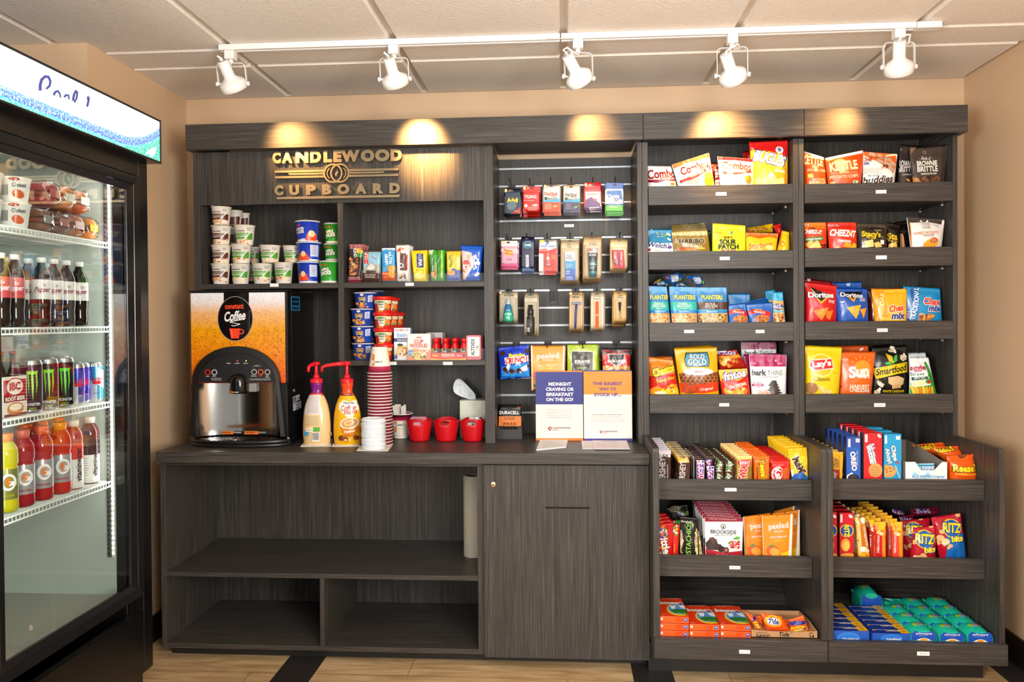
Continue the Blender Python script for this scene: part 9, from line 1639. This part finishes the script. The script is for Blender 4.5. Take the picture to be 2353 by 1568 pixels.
for i in range(3): can(330-85*i,XSH-.115,z3,rm,.157,'#2c1a1c',claw('#7ad01c'),'tall dark energy can in the second row, %s from the right'%ORD[i],'tall energy cans in the second row')
rs=.0235
def rbull(a,b): return [G([(-.022,.0),(0,.0),(.0,.06),(-.022,.075)],'#c8ccd8'),G([(.0,.06),(.022,.045),(.022,.105),(0,.120)],a),E(-.004,.066,.011,.006,'#d8202a'),E(.007,.066,.008,.006,'#d8202a'),T('Red Bull',0,.078,.030,.010,'#d8202a',0,b=2),T('ENERGY DRINK',0,.030,.024,.004,b)]
for i,(cx,c,a,b) in enumerate(((540,'#4aa0c8','#c8d4e0','#2a4a9a'),(470,'#3a2a9a','#4a3ab0','#d8d8f0'),(412,'#2a3aa8','#3a4ac0','#d8d8f0'))): can(cx-6,XSH-.034,z3,rs,.134,c,rbull(a,b),['slim light blue energy can, rightmost on the third fridge shelf','slim violet energy can between blue and light blue ones','slim blue and silver energy can beside the tall dark cans'][i])
for i in range(3): can(520-62*i,XSH-.095,z3,rs,.134,'#2a3aa0',rbull('#3a4ac0','#d8d8f0'),'slim blue energy can in the second row, %s from the right'%ORD[i],'slim cans in the second row')
# root beer carrier
Yc=fpos(78,XSH-.02); 
t=empty('bottle_carrier',(XSH-.075,Yc,z3),'white and red cardboard carrier of root beer bottles on the third fridge shelf','bottle carrier')
m=MB(); w=.075; x0,x1=XSH-.15,XSH-.02; y0,y1=Yc-.05,Yc+.05; z0=z3+.001; hh=.115; wm=mat('#e9e2da',.5)
m.box(x1-.001,x1,y0,y1,z0,z0+hh,wm); m.box(x0,x0+.001,y0,y1,z0,z0+hh,wm); m.box(x0+.001,x1-.001,y0,y0+.001,z0,z0+hh,wm); m.box(x0+.001,x1-.001,y1-.001,y1,z0,z0+hh,wm); m.box(x0,x1,y0,y1,z0,z0+.001,wm)
def cfa(u,v): return (Yc+u,z0+v)
apply_art(m,[G([(-.046,.105),(.046,.105),(.046,.06),(.0,.045),(-.046,.06)],'#b81c24'),E(0,.085,.036,.026,'#b81c24'),E(0,.085,.033,.023,'#f2e8dc'),T('IBC',0,.086,.046,.024,'#b81c24',0,b=3.5),R(-.046,.042,.046,.060,'#8c141c'),T('ROOT BEER',0,.051,.080,.012,'#f6efe4',0,b=3),E(0,.022,.034,.018,'#d8863a'),E(0,.026,.026,.010,'#f4e8d0'),R(-.046,.0,.046,.008,'#7a3c1c')],cfa,lambda a,b,l:(x1+l,a,b),Lm=9,off=.0004,smooth=False,vup=True); 
apply_art(m,[T('IBC',0,.08,.06,.03,'#b81c24',0,b=3.5),T('ROOT BEER',0,.045,.08,.014,'#8c141c',0,b=3)],lambda u,v:((x0+x1)/2+u,z0+v),lambda a,b,l:(a,y0-l,b),Lm=9,off=.0004,smooth=False,vup=True)
m.build('carton',t)
for i in range(2):
    for j in range(3):
        bx,by=x1-.024-j*.042,Yc-.025+.05*i; r=.0185
        tt=empty('root_beer_bottle',(bx,by,z0+.0015),'brown glass root beer bottle in the white carrier, %s row back, %s side'%(ORD[j],['near','far'][i]),'glass bottle','root beer bottles in the carrier'); m=MB(); zz=z0+.0015; m.lathe((bx,by,0),[(r*.9,zz),(r,zz+.004),(r,zz+.095),(r*.9,zz+.11),(r*.42,zz+.145),(r*.40,zz+.178)],mat('#2a1208',.08),20); m.build('glass_body',tt); m=MB(); m.lathe((bx,by,0),[(r*.52,zz+.176),(r*.50,zz+.184),(r*.3,zz+.1855)],mat('#8c1a1c',.25,.5),20); m.build('crown_cap',tt)
# sports drinks, fourth shelf
def sport(cx,X,z,liq,cap,lbl,grp,labc='#a8a4a8',r=.033):
    lm=mat(liq,.1,name='coloured_drink'); b=[(r*.8,0),(r*.97,.005),(r,.02),(r*.97,.032),(r,.038),(r*.98,.125),(r*.90,.132),(r,.140),(r*1.0,.165),(r*.93,.182),(r*.66,.198),(r*.56,.204)]
    ms=[lm]*4+[mat(labc,.25,.3)]+[lm]*6
    g=[E(.004,.088,.020,.024,'#f4f2f4',n=26),E(.005,.088,.013,.017,labc,n=26),R(.004,.078,.024,.090,'#f4f2f4'),G([(.0,.100),(.010,.100),(.004,.088),(.012,.088),(-.002,.070),(.003,.084),(-.004,.084)],'#e8741c'),L(-.034,.045,-.030,.12,.004,'#d8d8dc'),T('PERFORM',0,.050,.034,.005,liq)]
    return vessel('sports_bottle','sports drink bottle',lbl,X,fpos(cx,X),z,b,ms,[('screw_cap',[(r*.60,.202),(r*.62,.224),(r*.56,.2255)],mat(cap,.35))],g,grp)
X4=XSH-.046
sport(312,X4,z4,'#c01c0c','#f08a1c','red sports drink bottle with bright orange cap, fourth fridge shelf',None)
sport(213,X4,z4,'#a80f18','#e8501c','red sports drink bottle with deep orange cap, fourth fridge shelf',None)
sport(112,X4,z4,'#9a1020','#d86a5a','dark red sports drink bottle with faded cap, fourth fridge shelf',None)
sport(22,X4,z4,'#c8c01c','#e88a1c','yellow-green sports drink bottle nearest the left door frame',None,labc='#8a8a4a')
for i,cx in enumerate((150,235,320)): sport(cx-20,X4-.085,z4,['#a8141c','#c0281c','#c8601c'][i],'#e8641c','sports drink bottle in the second row, %s from the left'%ORD[i],'sports bottles in the second row')
def vita(cx,X,z,liq,band,lbl,grp=None):
    r=.0298; lm=mat(liq,.1); b=[(r*.85,0),(r*.98,.004),(r,.02),(r*.99,.150),(r,.155),(r,.17),(r*.85,.188),(r*.55,.2),(r*.5,.205)]
    wl_=mat('#ece8e6',.35); ms=[lm,wl_,wl_]+[lm]*5
    return vessel('flavoured_water_bottle','flavoured water bottle',lbl,X,fpos(cx,X),z,b,ms,[('screw_cap',[(r*.56,.203),(r*.58,.222),(r*.5,.223)],mat('#e4d8c8',.35))],[R(-.030,.098,.030,.150,band),T('vitaminwater',.012,.080,.110,.017,'#1c1a1a',90,b=2),LN(-.030,.03,-.008,8,.008,'#8a8684',.0016)],grp)
vita(382,X4,z4,'#b01818','#d83020','bottle with red band and vertical black lettering, fourth fridge shelf'); vita(470,X4,z4,'#5a0f18','#3a1018','bottle with dark band and vertical black lettering, far right of the fourth shelf')
for i,cx in enumerate((400,470)): vita(cx,X4-.085,z4,'#8a1018','#5a1018','flavoured water bottle in the second row, %s from the left'%ORD[i],'flavoured waters in the second row')
# noodle/yogurt cups and wrapped sandwiches, top shelf
fr('F1')
def fcup(cx,X,z,lbl):
    q=PXp(*C(cx,1080),X); r0,r1=.034,.043; h=.072
    t=vessel('yogurt_cup','yogurt cup',lbl,X,q.y,z,[(r0*.9,0),(r0,.002),(r1,h-.004),(r1+.003,h-.003),(r1+.003,h)],[mat('#f0ece6',.35)]*4,[('foil_lid',[(r1+.004,h+.0002),(r1+.003,h+.0012)],mat('#e4dcd2',.35))],[T('Chobani',.008,.050,.036,.012,'#3a3430',0,b=1.5),E(.006,.024,.016,.012,'#c8542a',20),E(-.004,.066,.014,.005,'#a83a2a'),R(-.036,.018,-.018,.05,'#c8c4c0'),[L(-.035+.003*i,.020,-.035+.003*i,.048,.0012,'#2a2a2a') for i in range(6)]],'white yogurt cups on the top shelf')
fcup(88,XSH-.05,z1,'white yogurt cup with almond print, lower of the stacked pair'); fcup(92,XSH-.05,z1+.0745,'white yogurt cup with almond print, upper of the stacked pair')
fcup(-60,XSH-.05,z1,'white yogurt cup at the door frame, lower one'); fcup(-56,XSH-.05,z1+.0745,'white yogurt cup at the door frame, upper one')
film=glass('cling_film',(.97,.97,.97),refl=.06,rough=.08)
def sand(cx,cy,X,w,h,col,lbl,seed,lab='#e8b01c',lz=0):
    q=PXp(*C(cx,cy),X); q.y=YI-.045-.078*(3-(seed-400) if seed<404 else 2.6-(seed-404)); rn=random.Random(seed); z=z1+.001+lz
    t=empty('wrapped_sandwich',(X,q.y,z),lbl,'wrapped sandwich'); 
    def blob(sx,sy,sz,c,nm,amp,m_,zc):
        m=MB(); V=[];nu,nv=22,12
        for j in range(nv+1):
            for i in range(nu):
                a=2*PI*i/nu; b=PI*j/nv; ca,sa=math.cos(a),math.sin(a); e=lambda v,p:math.copysign(abs(v)**p,v)
                k=1+amp*math.sin(5*a+seed)*math.sin(4*b+seed*2)+amp*.7*math.sin(11*a-3*b+seed)
                V.append((X+e(ca,.7)*e(math.sin(b),.6)*sx*k,q.y+e(sa,.7)*e(math.sin(b),.6)*sy*k,zc+e(math.cos(b),.6)*sz*(k if j<nv*.6 else 1)))
        m.add(V,[(j*nu+i,(j+1)*nu+i,(j+1)*nu+(i+1)%nu,j*nu+(i+1)%nu) for j in range(nv) for i in range(nu)],m_,True); return m.build(nm,t)
    blob(w*.42,h,.016,col,'bread_slice',.03,mat(col,.6,bump=(90,.4,.002)),z+.019); blob(w*.40,h*.96,.008,'', 'filling',.10,mat('#8c3a24',.5,bump=(60,.6,.004)),z+.040); blob(w*.42,h,.014,col,'bread_slice',.03,mat(col,.6,bump=(90,.4,.002)),z+.060)
    blob(w*.5,h*1.18,.040,'','cling_wrap',.07,film,z+.041)
    m=MB(); m.box(X+w*.42,X+w*.43,q.y-.022,q.y+.022,z+.03,z+.055,mat(lab,.4)); m.build('price_sticker',t)
for i,(cx,c,lb,lz) in enumerate(((255,'#7a4a34','#8a8480',0),(395,'#6a3a2c','#9a3a3a',0),(520,'#a8643a','#c8a09a',0),(640,'#d87a2c','#f0a81c',0),(300,'#9a2a24','#b8484a',.084),(430,'#c8743a','#d8d0c0',.084),(610,'#c85a2c','#e8e0d0',.084))):
    sand(cx,1220,XSH-.080,.13,.028,c,'cling-wrapped sandwich on the top fridge shelf, %s row, %s from the left'%(['lower','upper'][int(lz>0)],ORD[i if i<4 else i-4]),400+i,lb,lz)
